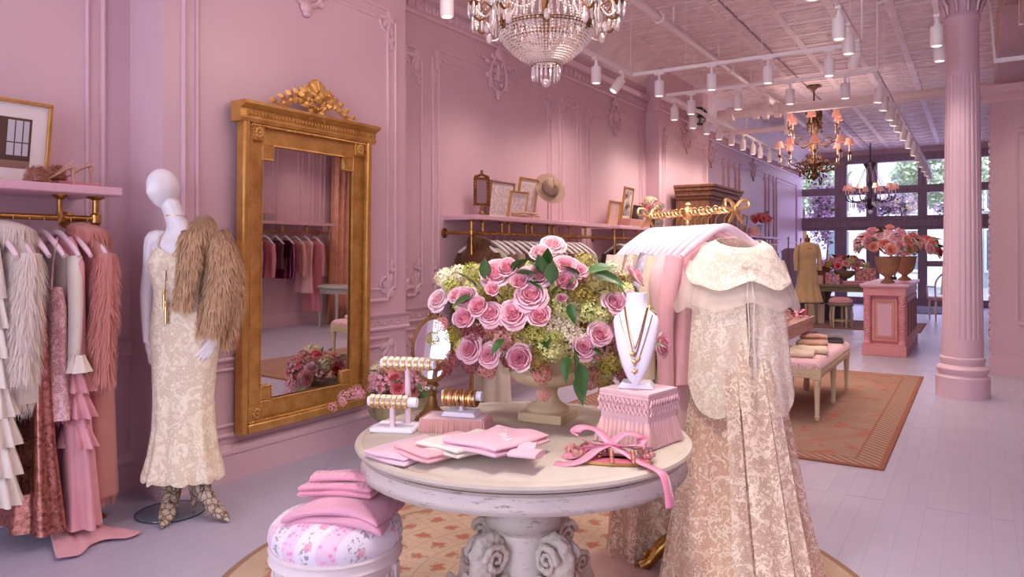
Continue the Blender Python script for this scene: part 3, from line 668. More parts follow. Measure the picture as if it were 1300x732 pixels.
hA = [(xl, 6.64, 0, (0,0), (-3.6, 6.6, .6)), (xl, 7.28, 0, (R(-25),R(28)), (-3.9, 7.6, 1.2)), (xl, 5.4, 0, (0,0), (-3.5, 5.6, 1.2)), (xl, 4.2, 0, (0,0), (-3.5, 4.0, .8)), (xl, 3.1, 0, (0,0), (-3.6, 2.6, .9)), (xl, 2.0, 0, (0,0), (-3.9, 1.2, 1.2)),
      (-2.89, ya, 1.57, (0,0)), (-2.32, ya, 1.57, (0,0)), (-1.755, ya, 1.57, (0,0)), (-1.19, ya, 1.57, (0,0)),
      (xr, 7.38, 0, (R(30),R(22)), (-2, 8, .5)), (xr, 6.8, 0, (0,0)), (xr, 6.29, 0, (0,0)), (xr, 5.2, 0, (0,0), (-1, 4, .5)), (xr, 4.0, 0, (0,0), (-1.0, 3.2, .8)), (xr, 2.8, 0, (0,0), (-1.35, 2.0, .8)), (xr, 1.6, 0, (R(28),0), (-.85, 2.8, 1.0))]
tA = track('ceiling_track', [(xl, 1.2, TZ), (xl, ya, TZ), (xr, ya, TZ), (xr, 1.2, TZ)], 'white ceiling track loop with spotlights nearest the crystal chandelier', hA,
      [(xl, 6.0), (xl, 7.5), (-2.6, ya), (-1.5, ya), (xr, 6.9), (xr, 4), (xl, 4)])
hB = [(-2.94, yb, 1.57, (0,0)), (-2.375, yb, 1.57, (0,0)), (-1.79, yb, 1.57, (0,0)), (-1.215, yb, 1.57, (0,0))]
for y_ in (9.2, 9.75, 10.5, 11.0, 11.6, 12.5, 13.5, 14.6, 15.6, 16.6, 17.6, 18.6, 19.6): hB.append((xr, y_, 0, (0, R(6)), None, .75 if y_ < 14 else .25))
for y_ in (9.02, 9.75, 10.34, 10.94, 11.6, 12.26, 12.9, 13.4, 14.1, 15.2): hB.append((xl-.05, y_, 0, (0,0), (-3.7, y_, 1.0), 2.4 if y_ < 10 else 1.4 if y_ < 12.5 else .3))
tB = track('ceiling_track', [(xl-.05, 16.5, TZ), (xl-.05, yb, TZ), (xr, yb, TZ), (xr, 20.8, TZ)], 'long white ceiling track running to the storefront, many spotlights', hB,
      [(-2.9, yb), (-2.1, yb), (-1.4, yb), (xr, 9.6), (xr, 12), (xl-.05, 10.2), (xl-.05, 12.5)])
for x, y_ in ((xr, 7.5), (xr, yb)): MB().tube([(x+.02, y_, TZ), (x+.02, y_, CEIL_Z)], .010, 6).build('conduit_drop', WHITE_M, tB if y_ == yb else tA)
MB().tube([(xr+.02, yb, CEIL_Z-.03), (-.25, 8.17, CEIL_Z-.03)], .016, 6).build('conduit', WHITE_M, tB)
# short track by the soffit, and the two cans on the column
t = thing('ceiling_track', (0,0,0), 'short white ceiling track at the soffit right of the column', 'track light')
MB().box(.14, 1.6, 8.46, 8.50, 3.18, 3.22).build('rail', WHITE_M, t); MB().tube([(.15, 8.48, 3.2), (.12, 8.47, 3.6), (.08, 8.46, CEIL_Z)], .012, 6).build('conduit_drop', WHITE_M, t)
head(t, (.48, 8.48, 3.2), 1.57, (0,R(8)), (.8, 9.6, .8)); head(t, (1.2, 8.48, 3.2), 1.57, (0,0), (1.6, 8.3, 1.0))
t = thing('ceiling_track', (0,0,0), 'grey spotlight pair hanging in front of the column capital', 'track light')
MB().box(-.30, -.262, 5.5, 7.7, TZ+.02, TZ+.06).build('rail', WHITE_M, t)
for y_ in (7.62, 7.05): head(t, (-.281, y_, TZ+.03), 0, (0,0))
MB().tube([(-.281, 6.8, TZ), (-.281, 6.8, CEIL_Z)], .004, 4).build('suspension_wire', WHITE_M, t)
MB().tube([(-.281, 5.7, TZ), (-.281, 5.7, CEIL_Z)], .004, 4).build('suspension_wire', WHITE_M, t)
# sprinkler pipes
t = thing('sprinkler_pipe', (0,0,0), 'long pink pipe under the tin ceiling running towards the storefront', 'pipe')
MB().tube([(-2.80, 2, 3.8), (-2.80, 15, 3.8)], .045, 10).build('pipe', PIPE, t)
for y_ in (4.5, 7.35, 9.9, 12.6): MB().lathe([(.058, -.05), (.062, -.05), (.062, .05), (.058, .05)], 12, (-2.80, y_, 3.8), M=Matrix.Rotation(R(90), 4, 'X'), cap=True).build('coupling', PIPE, t)
for y_ in (6, 7.75, 9.4, 11): MB().tube([(-2.80, y_, 3.8), (-2.80, y_, CEIL_Z)], .012, 6).build('hanger_rod', WHITE_M, t)
t = thing('sprinkler_pipe', (0,0,0), 'thick cream pipe crossing the shop in front of the pink-shaded chandelier', 'pipe')
MB().tube([(-3.55, 11.9, 3.58), (RIGHT_X-.4, 11.9, 3.58)], .075, 14).build('pipe', PIPE, t)
for x, r_, l_ in ((-3.35, .11, .12), (-2.95, .12, .10), (-2.80, .13, .09), (-2.62, .12, .1)):
    MB().lathe([(r_*.8, -l_/2), (r_, -l_*.4), (r_, l_*.4), (r_*.8, l_/2)], 14, (x, 11.9, 3.58), M=Matrix.Rotation(R(90), 4, 'Y')).build('coupling', PIPE, t)
MB().tube([(-2.8, 11.9, 3.58), (-2.8, 11.9, 3.8)], .06, 10).build('riser', PIPE, t)
for x in (-3.15, -1.6): MB().tube([(x, 11.9, 3.6), (x, 11.9, CEIL_Z)], .014, 6).build('hanger_rod', WHITE_M, t)
MB().tube([(-2.5, 11.9, 3.56), (-2.5, 11.9, 3.28), (-3.55, 11.9, 3.28)], .04, 10).build('branch_pipe', PIPE, t)
MB().tube([(-2.5, 11.9, 3.3), (-2.5, 11.9, 3.18)], .03, 8).build('sprinkler', WHITE_M, t)
v = thing('valve_wheel', (-3.55, 10.95, 3.42), 'dark green spoked valve wheel beside the pink pilaster cornice', 'valve'); v.rotation_euler = (0, R(90), R(-40))
MB().tube([(.125*cos(a), .125*sin(a), 0) for a in [2*pi*k/24 for k in range(24)]], .018, 8, closed=True).build('rim', GREEN_WHEEL, v)
for k in range(5): a = 2*pi*k/5; MB().tube([(0,0,.02), (.06*cos(a), .06*sin(a), .012), (.12*cos(a), .12*sin(a), 0)], .012, 6).build('spoke', GREEN_WHEEL, v)
MB().lathe([(.03,-.03), (.03,.03)], 12).build('hub', GREEN_WHEEL, v)
MB().lathe([(.05,.0), (.05,.16), (.075,.17), (.075,.22)], 12, (0,0,-.24)).build('valve_body', PIPE, v)
MB().tube([(0,0,-.1), (.2,0,-.2), (.35,0,-.1)], .03, 8).build('valve_pipe', PIPE, v)
# ================================================================== flowers: shared meshes
def rose_mesh(mat, N, bud, seed, nu=5, nv=6):
    """petals set on a golden spiral, tight and tall in the heart, open and rolled back outside"""
    r_ = random.Random(seed); m = MB()
    for i in range(N):
        q = i/(N-1); rad = .09+(.70 if bud else .86)*q**.85; h = (1.15-.22*q**1.5) if bud else (.86-.34*q**1.6); wid = lerp(1.5, .74, q**.5)
        fl = lerp(.02, .42 if bud else .62, q**1.5); th = i*2.39996+r_.uniform(-.12, .12); s = r_.uniform(.95, 1.05); tw = r_.uniform(-.15, .15); lean = lerp(.0, .12, q)
        def fn(u, v):
            U = u*2-1; vv = v*(1-.14*U*U*U*U)
            rr = rad*(.18+.82*sin(pi/2*min(1, vv*1.7)))*(1+lean*vv)+fl*max(0, vv-.62)**2*1.5-.10*rad*max(0, .5-abs(vv-.75))*(1-q)
            a = th+U*wid*(.42+.58*sin(min(1, vv*1.5)*pi/2))+tw*vv
            roll = max(0, vv-.84); z = h*s*vv*(1-.05*U*U)-fl*max(0, vv-.7)**2*2.6-roll*roll*6*(.35+q)*.6
            return Vector(((rr+roll*.35*(.4+q))*cos(a), (rr+roll*.35*(.4+q))*sin(a), z-.06*q+.012*sin(8*U+th)*vv))
        m.grid(fn, nu, nv)
    m.ball((0,0,.15), (.42,.42,.28), 10, 5)
    return m.mesh('rose', mat, True, 80)
ROSES = {}
for nm, mt in (('p', ROSE_P), ('w', ROSE_PALE), ('o', ROSE_PEACH), ('h', ROSE_HOT)):
    ROSES[nm] = [rose_mesh(mt, 24, 0, 1), rose_mesh(mt, 21, 0, 2), rose_mesh(mt, 18, 1, 3)]
def leaf_mesh(name, mat, L=1.0, W=.26):
    def fn(u, v):
        w = W*sin(pi*min(1, v*1.02)**.8)*(1-.25*v); U = u*2-1
        return Vector((U*w, L*v, -.3*L*v*v+.10*abs(U)*w*3))
    return MB().grid(fn, 4, 6).mesh(name, mat, True, 80)
LEAF_ME = leaf_mesh('leaf', LEAF)
def cluster_mesh(name, mat, n, seed, s=.17, elong=1.0):
    r_ = random.Random(seed); m = MB()
    for k in range(n):
        z = 1-2*(k+.5)/n; a = k*2.39996; q = sqrt(1-z*z); v = Vector((q*cos(a), q*sin(a), z*elong))*(r_.uniform(.78, 1.02))
        nrm = (v.normalized()+Vector((r_.uniform(-.4,.4), r_.uniform(-.4,.4), r_.uniform(-.4,.4)))).normalized(); u = nrm.orthogonal().normalized(); w = nrm.cross(u); a0 = r_.random()*3
        ss = s*r_.uniform(.7, 1.2)
        for p in range(4):
            b = a0+p*pi/2; d = u*cos(b)+w*sin(b); e = u*cos(b+pi/2)+w*sin(b+pi/2)
            m.add([v, v+(d*.55+e*.38)*ss+nrm*.02, v+d*ss+nrm*ss*.3, v+(d*.55-e*.38)*ss+nrm*.02], [(0,1,2,3)])
    return m.mesh(name, mat, False)
CLUS = {'g': cluster_mesh('hydrangea', HYD_G, 90, 1, .27), 'c': cluster_mesh('hydrangea', HYD_C, 60, 2, .36), 'p': cluster_mesh('hydrangea', HYD_P, 90, 3, .25), 'b': cluster_mesh('hydrangea', HYD_B, 90, 4, .23), 'o': cluster_mesh('hydrangea', HYD_O, 110, 5, .22), 'l': cluster_mesh('blossom_spray', BLOS, 34, 6, .26)}
def aim(d, roll=0):
    q = Vector(d).normalized().to_track_quat('Z', 'Y'); return (q @ Matrix.Rotation(roll, 3, 'Z').to_quaternion()).to_euler()
def rose(parent, p, d, r, kind='p', rr=random.Random(9)):
    o = put('rose', rr.choice(ROSES[kind]), parent, Vector(p)-Vector(d).normalized()*r*.6, aim(d, rr.random()*6), r); return o
def leaf(parent, p, d, L, rr=random.Random(10)):
    # leaf runs along its +Y
    y = Vector(d).normalized(); z = Vector((0,0,1)); x = y.cross(z)
    if x.length < .05: x = Vector((1,0,0))
    x.normalize(); z = x.cross(y); M = Matrix((x, y, z)).transposed()
    return put('leaf', LEAF_ME, parent, p, (M.to_quaternion() @ Matrix.Rotation(rr.uniform(-.7,.7), 3, 'Y').to_quaternion()).to_euler(), L)
def cluster(parent, p, r, kind, rr=random.Random(11)):
    o = put('blossom_spray' if kind == 'l' else 'hydrangea', CLUS[kind], parent, p, (rr.random()*6, rr.random()*6, rr.random()*6), (r*rr.uniform(.85,1.15), r, r*rr.uniform(.85,1.2))); return o
def dome(parent, c, rx, rz, n_rose, n_clus, n_leaf, kinds, cl, rr0, seed, up=.25, face=None, kindw=None):
    """posy: roses, sprays and leaves over a dome, stems from its foot"""
    r_ = random.Random(seed); c = Vector(c); tot = n_rose+n_clus
    for k in range(tot):
        z = up+(1-up)*(k+.5)/tot if True else 0; a = k*2.39996+seed; q = sqrt(max(0, 1-z*z)); d = Vector((q*cos(a), q*sin(a), z)); p = c+Vector((d.x*rx, d.y*rx, d.z*rz))*r_.uniform(.85, 1.05)
        if (k*n_rose) % tot < n_rose: rose(parent, p, d+Vector((0,0,.2)), rr0*r_.uniform(.8, 1.15), r_.choice(kinds), r_)
        else: cluster(parent, p-d*.02, rr0*r_.uniform(.9, 1.4), r_.choice(cl), r_)
    for k in range(n_leaf):
        a = r_.random()*6.28; z = r_.uniform(0, .9); q = sqrt(1-z*z); d = Vector((q*cos(a), q*sin(a), z)); leaf(parent, c+Vector((d.x*rx, d.y*rx, d.z*rz))*.8, d+Vector((0,0,-.3)), rr0*r_.uniform(1.4, 2.4), r_)
    m = MB()
    for k in range(8):
        a = k*.785; m.tube([c+Vector((0,0,-rz*.2)), c+Vector((cos(a)*rx*.4, sin(a)*rx*.4, rz*.3))], .006, 5)
    m.build('stem', STEM, parent)
def local_frame(t): return t.location
# ================================================================== round rug, table, stool and all that stands on them
RUGC = (-1.5, 2.6)
o = MB().lathe([(0, .001), (1.33, .001), (1.335, .006), (1.33, .011), (0, .012)], 96, cap=False).build('medallion_rug', rug_round(), loc=(RUGC[0], RUGC[1], 0), ang=60)
tag(o, 'round beige rug with rose sprays under the round table', 'rug'); o.rotation_euler[2] = R(12)
TT = .76; TC = Vector((-1.27, 2.083, 0))
t = thing('pedestal_table', (TC.x, TC.y, .012), 'round distressed white pedestal table in the foreground', 'table')
Z = TT-.012
MB().lathe([(0, Z-.03), (.52, Z-.03), (.54, Z-.022), (.547, Z-.012), (.543, Z-.004), (.525, Z), (.518, Z-.004), (.50, Z-.004), (.494, Z), (0, Z)], 96, cap=False).build('tabletop', TABLE_TOP, t)
MB().lathe([(.40, Z-.032), (.522, Z-.032), (.527, Z-.038), (.522, Z-.044), (.522, Z-.074), (.53, Z-.08), (.53, Z-.088), (.40, Z-.088)], 96, cap=False).build('apron', TABLE_W, t)
MB().lathe([(.0, Z-.088), (.15, Z-.088), (.15, Z-.10), (.135, Z-.115), (.125, Z-.14), (.10, Z-.15), (.085, Z-.165), (.085, Z-.235), (.12, Z-.27), (.128, Z-.285), (.122, Z-.30), (.10, Z-.305), (.10, .30), (.115, .27), (.115, .12), (.09, .05), (.0, .05)], 40).build('pedestal', TABLE_W, t)
def scroll_leg(a):
    m = MB(); P = lambda r, z, s=0: Vector((r*cos(a)-s*sin(a), r*sin(a)+s*cos(a), z))
    # S-scroll body: volute high beside the shaft, hollow, then sweeping out to a foot volute
    path = spline([P(.10, .36), P(.125, .42), P(.165, .425), P(.185, .39), P(.175, .33), P(.19, .28), P(.235, .25), P(.275, .21), P(.30, .15), P(.345, .095), P(.40, .06)], 4)
    n = len(path); m.tube(path, fan([.03, .036, .036, .036, .05, .056, .055, .05, .046, .042, .034], n), 8, up=(-sin(a), cos(a), 0), flat=.85)
    def volute(c, r0, turns, rad, sgn):
        pts = []
        for k in range(14*turns):
            th = k/14*2*pi; rr = r0*(1-k/(14*turns))
            pts.append(P(c[0]+sgn*rr*cos(th), c[1]+rr*sin(th)))
        m.tube(pts, fan([rad, rad*.55], len(pts)), 7, up=(-sin(a), cos(a), 0), flat=1.5)
    volute((.165, .385), .045, 2, .018, 1); volute((.41, .075), .05, 2, .02, 1); volute((.29, .215), .035, 1, .014, -1)
    for s in (-1, 1):
        for c, r0, rad, sg in (((.155, .385), .05, .012, 1), ((.235, .27), .042, .011, -1), ((.33, .15), .04, .010, -1), ((.405, .075), .046, .012, 1)):
            m.tube([P(c[0]+sg*r0*(1-k/30)*cos(k*.45), c[1]+r0*(1-k/30)*sin(k*.45), s*.046) for k in range(28)], fan([rad, rad*.5], 28), 6)
    for s in (-1, 1):                         # carved acanthus lobes down both flanks
        for r, z, l, tl in ((.14, .30, .05, .6), (.19, .24, .055, .8), (.24, .19, .05, 1.0), (.29, .13, .05, .7), (.35, .08, .04, .4), (.21, .31, .035, 1.2)):
            m.ball(P(r, z, s*.04), (l, .016, .022), 7, 5, Matrix.Rotation(a, 3, 'Z').to_4x4() @ Matrix.Rotation(tl, 4, 'Y'))
    m.ball(P(.42, .03), (.04, .035, .022), 10, 6, Matrix.Rotation(a, 4, 'Z'))
    return m
carve = bpy.data.textures.new('carving', 'VORONOI'); carve.noise_scale = .018; carve.distance_metric = 'DISTANCE'
for k in range(4):
    o = scroll_leg(R(-106+90*k)).build('scroll_leg', CARVED, t, sub=2); dm = o.modifiers.new('d', 'DISPLACE'); dm.texture = carve; dm.strength = .010; dm.mid_level = .4; dm.texture_coords = 'LOCAL'

# ---- stool with floral seat and sweaters
SC = Vector((-1.618, 1.581, 0))
t = thing('round_stool', (SC.x, SC.y, .012), 'low round white carved stool with pink floral striped seat', 'stool')
MB().lathe([(0, .445), (.188, .445), (.196, .453), (.19, .463), (.19, .475), (.196, .483), (.19, .491), (0, .491)], 48).build('rim', WHITE_WOOD, t)
MB().lathe([(0, .345), (.178, .345), (.185, .355), (.178, .365), (.178, .435), (.184, .445), (0, .445)], 48).build('apron', WHITE_WOOD, t)
m = MB()
for k in range(44):
    a = 2*pi*k/44; m.ball((.181*cos(a), .181*sin(a), .40), (.006, .011, .022), 6, 5, Matrix.Rotation(a, 4, 'Z'))
tag(m.build('carving', WHITE_WOOD, t), kind='stuff')
for k in range(4):
    a = R(25+90*k); c, s = cos(a)*.155, sin(a)*.155
    MB().lathe([(.014, 0), (.02, .015), (.016, .03), (.026, .305), (.03, .325), (.024, .335), (.032, .345), (.032, .445)], 14, (c, s, 0), mod=lambda A, z, r: 1-.08*max(0, sin(A*8)) if .04 < z < .27 else 1).build('leg', WHITE_WOOD, t)
    MB().cb((cos(a)*.18, sin(a)*.18, .40), .02, .04, .07, a).build('corner_block', WHITE_WOOD, t, bevel=.004)
MB().lathe([(.185, .485), (.192, .498), (.197, .515), (.192, .54), (.17, .562), (.13, .577), (.07, .585), (0, .588)], 56, cap=False).build('cushion', STOOL_F, t)
STOP = .012+.588
def folded(name, mat, label, cat, loc, rz, W, D, H, seed, layers=2, group=None, tilt=0, sag=.0):
    """a folded garment: soft rounded slab in layers, each fold a part"""
    t_ = thing(name, loc, label, cat, rz, group); t_.rotation_euler[0] = tilt; r_ = random.Random(seed); hh = H/layers
    for k in range(layers):
        w = W*(1-.02*k); d = D*(1-.03*k); ph = r_.random()*6
        def surf(u, v, top):
            u = .5-.5*cos(pi*u); v = .5-.5*cos(pi*v); X = (u-.5)*w; Y = (v-.5)*d; ed = hh*.62
            q = min(1, min((.5-abs(u-.5))*w, (.5-abs(v-.5))*d)/ed); e = sqrt(max(0, 1-(1-q)**2))
            z = hh*.5+(hh*.5*e if top else -hh*.5*e)+(.004*sin(9*u+ph)*sin(7*v+ph*2)*e if top else 0)
            return Vector((X+.006*sin(6*v+ph), Y+.006*sin(5*u+ph), z+k*hh-sag*(abs(u-.5)*2)**2.5))
        nu, nv = 16, 16; m = MB(); m.grid(lambda u, v: surf(u, v, True), nu, nv); m.grid(lambda u, v: surf(1-u, v, False), nu, nv)
        m.build('fold', mat, t_, ang=80)
    return t_
cf = dep(427, 650, 2.2)
s1 = folded('folded_sweater', cloth('lilac_cashmere', srgb(226,168,190), srgb(218,158,182), 420), 'mauve pink folded cashmere sweater lying on the floral stool', 'sweater', (SC.x+.02, SC.y+.02, STOP-.012), YAW-.12, .29, .26, .045, 1, 2, sag=.03)
s2 = folded('folded_sweater', PINK_K, 'rose pink ribbed sweater folded on top of the mauve one', 'sweater', (SC.x-.03, SC.y+.06, STOP+.034), YAW-.08, .225, .17, .034, 2, 2, sag=.004)

q = MB(); q.tube(spline([(-.085,-.03,.040), (-.03,-.035,.046), (.04,-.03,.046), (.09,-.025,.040)], 5), .026, 14, flat=.42, up=(0,0,1)); q.build('rolled_collar', PINK_K, s2)
# ---- folded tees on the table
def tee(mat, p, rz, W, D, H, label, seed, z=0, tilt=0): return folded('folded_tee', mat, label, 'shirt', (p[0], p[1], TT+z), rz, W, D, H, seed, 2, tilt=tilt)
TA = YAW+R(-38)
tee(PK_LILAC, (-1.425, 1.712), TA, .17, .26, .022, 'lilac pink folded tee, leftmost on the round table', 3)
tee(PK_ROSE, (-1.335, 1.737), TA-.10, .17, .27, .026, 'rose pink folded tee between the lilac and ivory ones', 4, .012, R(-2))
tee(IVORY_J, (-1.268, 1.775), TA-.05, .17, .27, .026, 'ivory folded tee under the baby pink shirt', 5, .024, R(-2))
tp = tee(PK_BABY, (-1.178, 1.797), TA+.05, .19, .28, .03, 'baby pink folded shirt with white embroidered script and cuff', 6, .036, R(-3))
m = MB(); W_ = pm('white_embroidery', srgb(252,238,244), .6)
def script(pts, z=.0305): return [(x, y_, z) for x, y_ in pts]
for st in ([(-.055,.075),(-.06,.05),(-.045,.04),(-.03,.05),(-.028,.075)], [(-.03,.075),(-.03,.03),(-.012,.02)], [(-.012,.022),(.0,.03),(.008,.02),(.0,.005),(-.01,.012),(-.004,.024),(.015,.012)], [(.015,.012),(.018,-.012),(.03,-.008),(.034,.008)], [(.034,.008),(.036,-.02),(.05,-.03)], [(.045,-.028),(.055,-.018),(.058,-.032),(.05,-.045),(.044,-.036),(.066,-.052)]):
    m.tube(spline(script(st), 5), .0022, 5)
m.build('embroidery', W_, tp)
cf_ = MB(); cf_.tube([(.085,-.02,.012),(.13,.0,.012)], [.034,.036], 14, flat=.42, up=(0,0,1)); cf_.build('cuff', PK_BABY, tp)
cf_ = MB(); cf_.tube([(.09,-.06,.006),(.17,-.04,.008)], [.045,.047], 18, flat=.22, up=(0,0,1)); cf_.build('sleeve', PK_BABY, tp)

# ---- double bracelet bar
def bangle(parent, c, ax, r, w, mat, name='bangle'):
    u = Vector(ax).normalized(); a = u.orthogonal().normalized(); b = u.cross(a)
    return MB().tube([Vector(c)+(a*cos(k*2*pi/18)+b*sin(k*2*pi/18))*r for k in range(18)], w, 6, closed=True, up=u, flat=1.6).build(name, mat, parent)
t = thing('bracelet_stand', (-1.665, 1.905, TT), 'pink two-bar bracelet stand with gold watch bands on the table', 'jewellery stand', R(22))
MB().box(-.075,.075,-.06,.06,0,.014).build('base', VELVET_W, t, bevel=.004)
MB().tube([(.03,.03,.014),(.03,.03,.205)], .0105, 12).build('post', HANGER, t); MB().tube([(-.005,-.025,.014),(-.005,-.025,.085)], .0105, 12).build('post', HANGER, t)
for cx_, cy_, cz_, L in ((.03,.03,.218,.19), (-.005,-.025,.098,.17)):
    MB().tube([(cx_-L/2, cy_, cz_), (cx_+L/2, cy_, cz_)], .0165, 16).build('bar', VELVET_W, t)
    for k in range(8 if L > .18 else 7):
        x = cx_-L/2+.018+k*(L-.036)/7; w_ = MB()
        for q in range(12): a = q*pi/6; w_.cb((x, cy_+.0195*cos(a), cz_+.0195*sin(a)), .011, .010, .0055, 0, a+pi/2)
        b_ = w_.build('watch_band', GOLD, t); MB().cb((x, cy_-.012, cz_+.018), .017, .016, .007, 0, R(35)).build('watch_face', pm('ivory_dial', srgb(240,222,190), .3), b_, bevel=.002)

# ---- oval mirror on a brass foot
mo = Vector((-1.665, 2.10, TT)); t = thing('table_mirror', mo, 'oval brass vanity mirror standing behind the bracelet bars', 'mirror', YAW-R(14))
MB().box(-.048,.048,-.048,.048,.004,.016).lathe([(.05,.012),(.046,.022),(.034,.03),(.022,.045),(.016,.07),(.013,.085),(.02,.092),(.012,.10),(.018,.108),(.026,.118),(.018,.13),(.01,.136)], 24).build('foot', gilt_mat('old_brass', srgb(160,122,72), srgb(116,84,46)), t, bevel=.003)
for sx in (-1, 1):
    for sy in (-1, 1): MB().ball((sx*.044, sy*.044, .005), (.009,.009,.005), 8, 5).build('paw', BRASS, t)
m = MB()
for k in range(7): a = 2*pi*k/7; m.ball((.022*cos(a), .022*sin(a), .112), .008, 6, 5)
m.build('crystal_drop', CRYSTAL, t)
OM = Matrix.Translation((0, 0, .25)) @ Matrix.Rotation(R(-9), 4, 'X')
def ov(a, rx, rz, y=0): return OM @ Vector((rx*cos(a), y, rz*sin(a)))
fr = MB(); fr.tube([ov(2*pi*k/48, .074, .112) for k in range(48)], .0075, 8, closed=True)
for k in range(44): fr.ball(ov(2*pi*k/44, .0805, .1185), .0042, 6, 4)
for k in range(5): fr.ball(ov(pi/2+(k-2)*.13, .084, .125+.006*(2-abs(k-2))), .008, 7, 5)
fr.build('frame', GILT_DK, t)
m = MB(); m.add([ov(2*pi*k/48, .072, .11, -.003) for k in range(48)]+[ov(2*pi*k/48, .072, .11, .003) for k in range(48)], [tuple(range(48)), tuple(range(95, 47, -1))]+[(k, 48+k, 48+(k+1) % 48, (k+1) % 48) for k in range(48)]); m.build('glass', MIRROR, t, False)

# ---- fringed box with a roll of bangles
Cc = atz(612.6, 552.5, TT); L_ = atz(547.4, 549, TT); ax = (L_-Cc); wL = .215; rzb = atan2(-ax.y, -ax.x); wD = .125
ex = Vector((cos(rzb), sin(rzb), 0)); ey = Vector((-sin(rzb), cos(rzb), 0)); bc = Cc-ex*wL/2+ey*wD/2
t = thing('fringed_box', (bc.x, bc.y, TT), 'low pink box with silk fringe under the bangle roll', 'box', rzb)
MB().box(-wL/2+.004, wL/2-.004, -wD/2+.004, wD/2-.004, 0, .046).build('body', BOXCLOTH, t, bevel=.003)
m = MB(); r_ = random.Random(2)
def fringe(m, x0, y0, x1, y1, z1, z0, n, w, rr=r_):
    d = Vector((x1-x0, y1-y0, 0)); L = d.length; d.normalize(); nrm = Vector((d.y, -d.x, 0))
    for k in range(n):
        p = Vector((x0, y0, 0))+d*(L*(k+.5)/n+rr.uniform(-.001,.001)); e = nrm*rr.uniform(.002,.006); g = d*rr.uniform(-.002,.002); q = d*w
        m.add([p-q+Vector((0,0,z1)), p+q+Vector((0,0,z1)), p+q+e+g+Vector((0,0,z0)), p-q+e+g+Vector((0,0,z0+rr.uniform(0,.002))), p+nrm*.003+Vector((0,0,z1)), p+nrm*.004+e+g+Vector((0,0,z0))], [(0,4,5,3),(4,1,2,5)])
for a in ((-wL/2,-wD/2,wL/2,-wD/2), (wL/2,-wD/2,wL/2,wD/2), (wL/2,wD/2,-wL/2,wD/2), (-wL/2,wD/2,-wL/2,-wD/2)): fringe(m, *a, .046, .001, 70 if abs(a[0]-a[2]) > .15 else 42, .0018)
tag(m.build('fringe', FRINGE, t), kind='stuff')
bt = thing('bangle_roll', (bc.x+ex.x*.012, bc.y+.015, TT+.0475), 'white velvet roll stacked with gold and tortoise bangles', 'jewellery stand', rzb-.05)
MB().prism([(-.062,0),(.062,0),(.052,.016),(-.052,.016)], .075, Matrix.Translation((0,-.0375,0))).build('base', VELVET_W, bt, bevel=.002)
MB().tube([(0,0,.014),(0,0,.05)], .0085, 10).build('post', HANGER, bt); MB().tube([(-.068,0,.066),(.072,0,.066)], .0165, 18).build('bar', VELVET_W, bt)
for k in range(15):
    x = -.058+k*.0078; bangle(bt, (x, 0, .066-.009), (1, random.uniform(-.12,.12), random.uniform(-.12,.12)), .027, .0026 if k % 3 else .0034, (GOLD, BRASS, pm('rose_gold', srgb(222,160,130), .25, 1))[k % 3])

# ---- tasselled box with necklace bust
F_ = Vector((-.836, 2.098, 0)); rzt = R(-9); wT = .185; ex = Vector((cos(rzt), sin(rzt), 0)); ey = Vector((-sin(rzt), cos(rzt), 0)); bc2 = F_-ex*wT/2+ey*wT/2
t = thing('tassel_box', (bc2.x, bc2.y, TT), 'square pink box trimmed with long silk tassels under the necklace bust', 'box', rzt)
h = wT/2-.006; MB().box(-h, h, -h, h, 0, .17).build('body', BOXCLOTH, t, bevel=.003)
br = MB(); MB()
for z in (.15, .16): br.box(-h-.003, h+.003, -h-.003, h+.003, z, z+.008)
br.build('braid', BOXCLOTH, t)
net = MB(); tas = []
for (x0, y0, x1, y1) in ((-h,-h,h,-h), (h,-h,h,h), (h,h,-h,h), (-h,h,-h,-h)):
    d = Vector((x1-x0, y1-y0, 0)).normalized(); nr = Vector((d.y, -d.x, 0)); n = 11
    for k in range(n):
        p = Vector((x0, y0, 0))+d*(2*h*(k+.5)/n)+nr*.008; st = 2*h/n
        for s in (-1, 1):
            net.tube([p+Vector((0,0,.148)), p+d*s*st*.5+Vector((0,0,.132)), p+Vector((0,0,.116)), p+d*s*st*.5+Vector((0,0,.102))], .0026, 5)
            net.ball(p+d*s*st*.5+Vector((0,0,.132)), .0045, 5, 4)
        tas.append((p, nr))
net.build('knotted_net', BOXCLOTH, t)
def tass_mod(a, z, r): return 1+.08*sin(a*9)
tass_me = MB().lathe([(.0,.100),(.006,.098),(.0075,.092),(.005,.086),(.0068,.078),(.0074,.05),(.0088,.004),(.0078,.002),(0,.003)], 18, mod=tass_mod, cap=False).mesh('tassel', FRINGE)
for p, nr in tas: o = put('tassel', tass_me, t, p+nr*.002, (R(7)*nr.y*-1*-1, R(7)*nr.x*-1, random.random()*3)); o.rotation_euler = (nr.y*R(11), nr.x*R(-11), 0)
for sx in (-1, 1):
    for sy in (-1, 1): put('tassel', tass_me, t, (sx*(h+.012), sy*(h+.012), 0), (sy*R(12), sx*R(-12), 0))
nb = thing('necklace_bust', (bc2.x-.005, bc2.y-.005, TT+.1715), 'white velvet necklace bust with layered gold heart lockets', 'jewellery stand', R(18)); nb.scale = (1.12, 1.12, 1.22)
MB().prism([(-.05,0),(.05,0),(.04,.014),(-.04,.014)], .08, Matrix.Translation((.0,-.04,0))).build('base', VELVET_W, nb, bevel=.002)
def bust_ring(z, w, y0, y1, n=28):   # y0 front, y1 back
    out = []
    for k in range(n):
        a = 2*pi*k/n; c, s = cos(a), sin(a)
        out.append(Vector((w*(abs(c)**.8)*(1 if c > 0 else -1), (y0+y1)/2+(y1-y0)/2*s, z)))
    return out
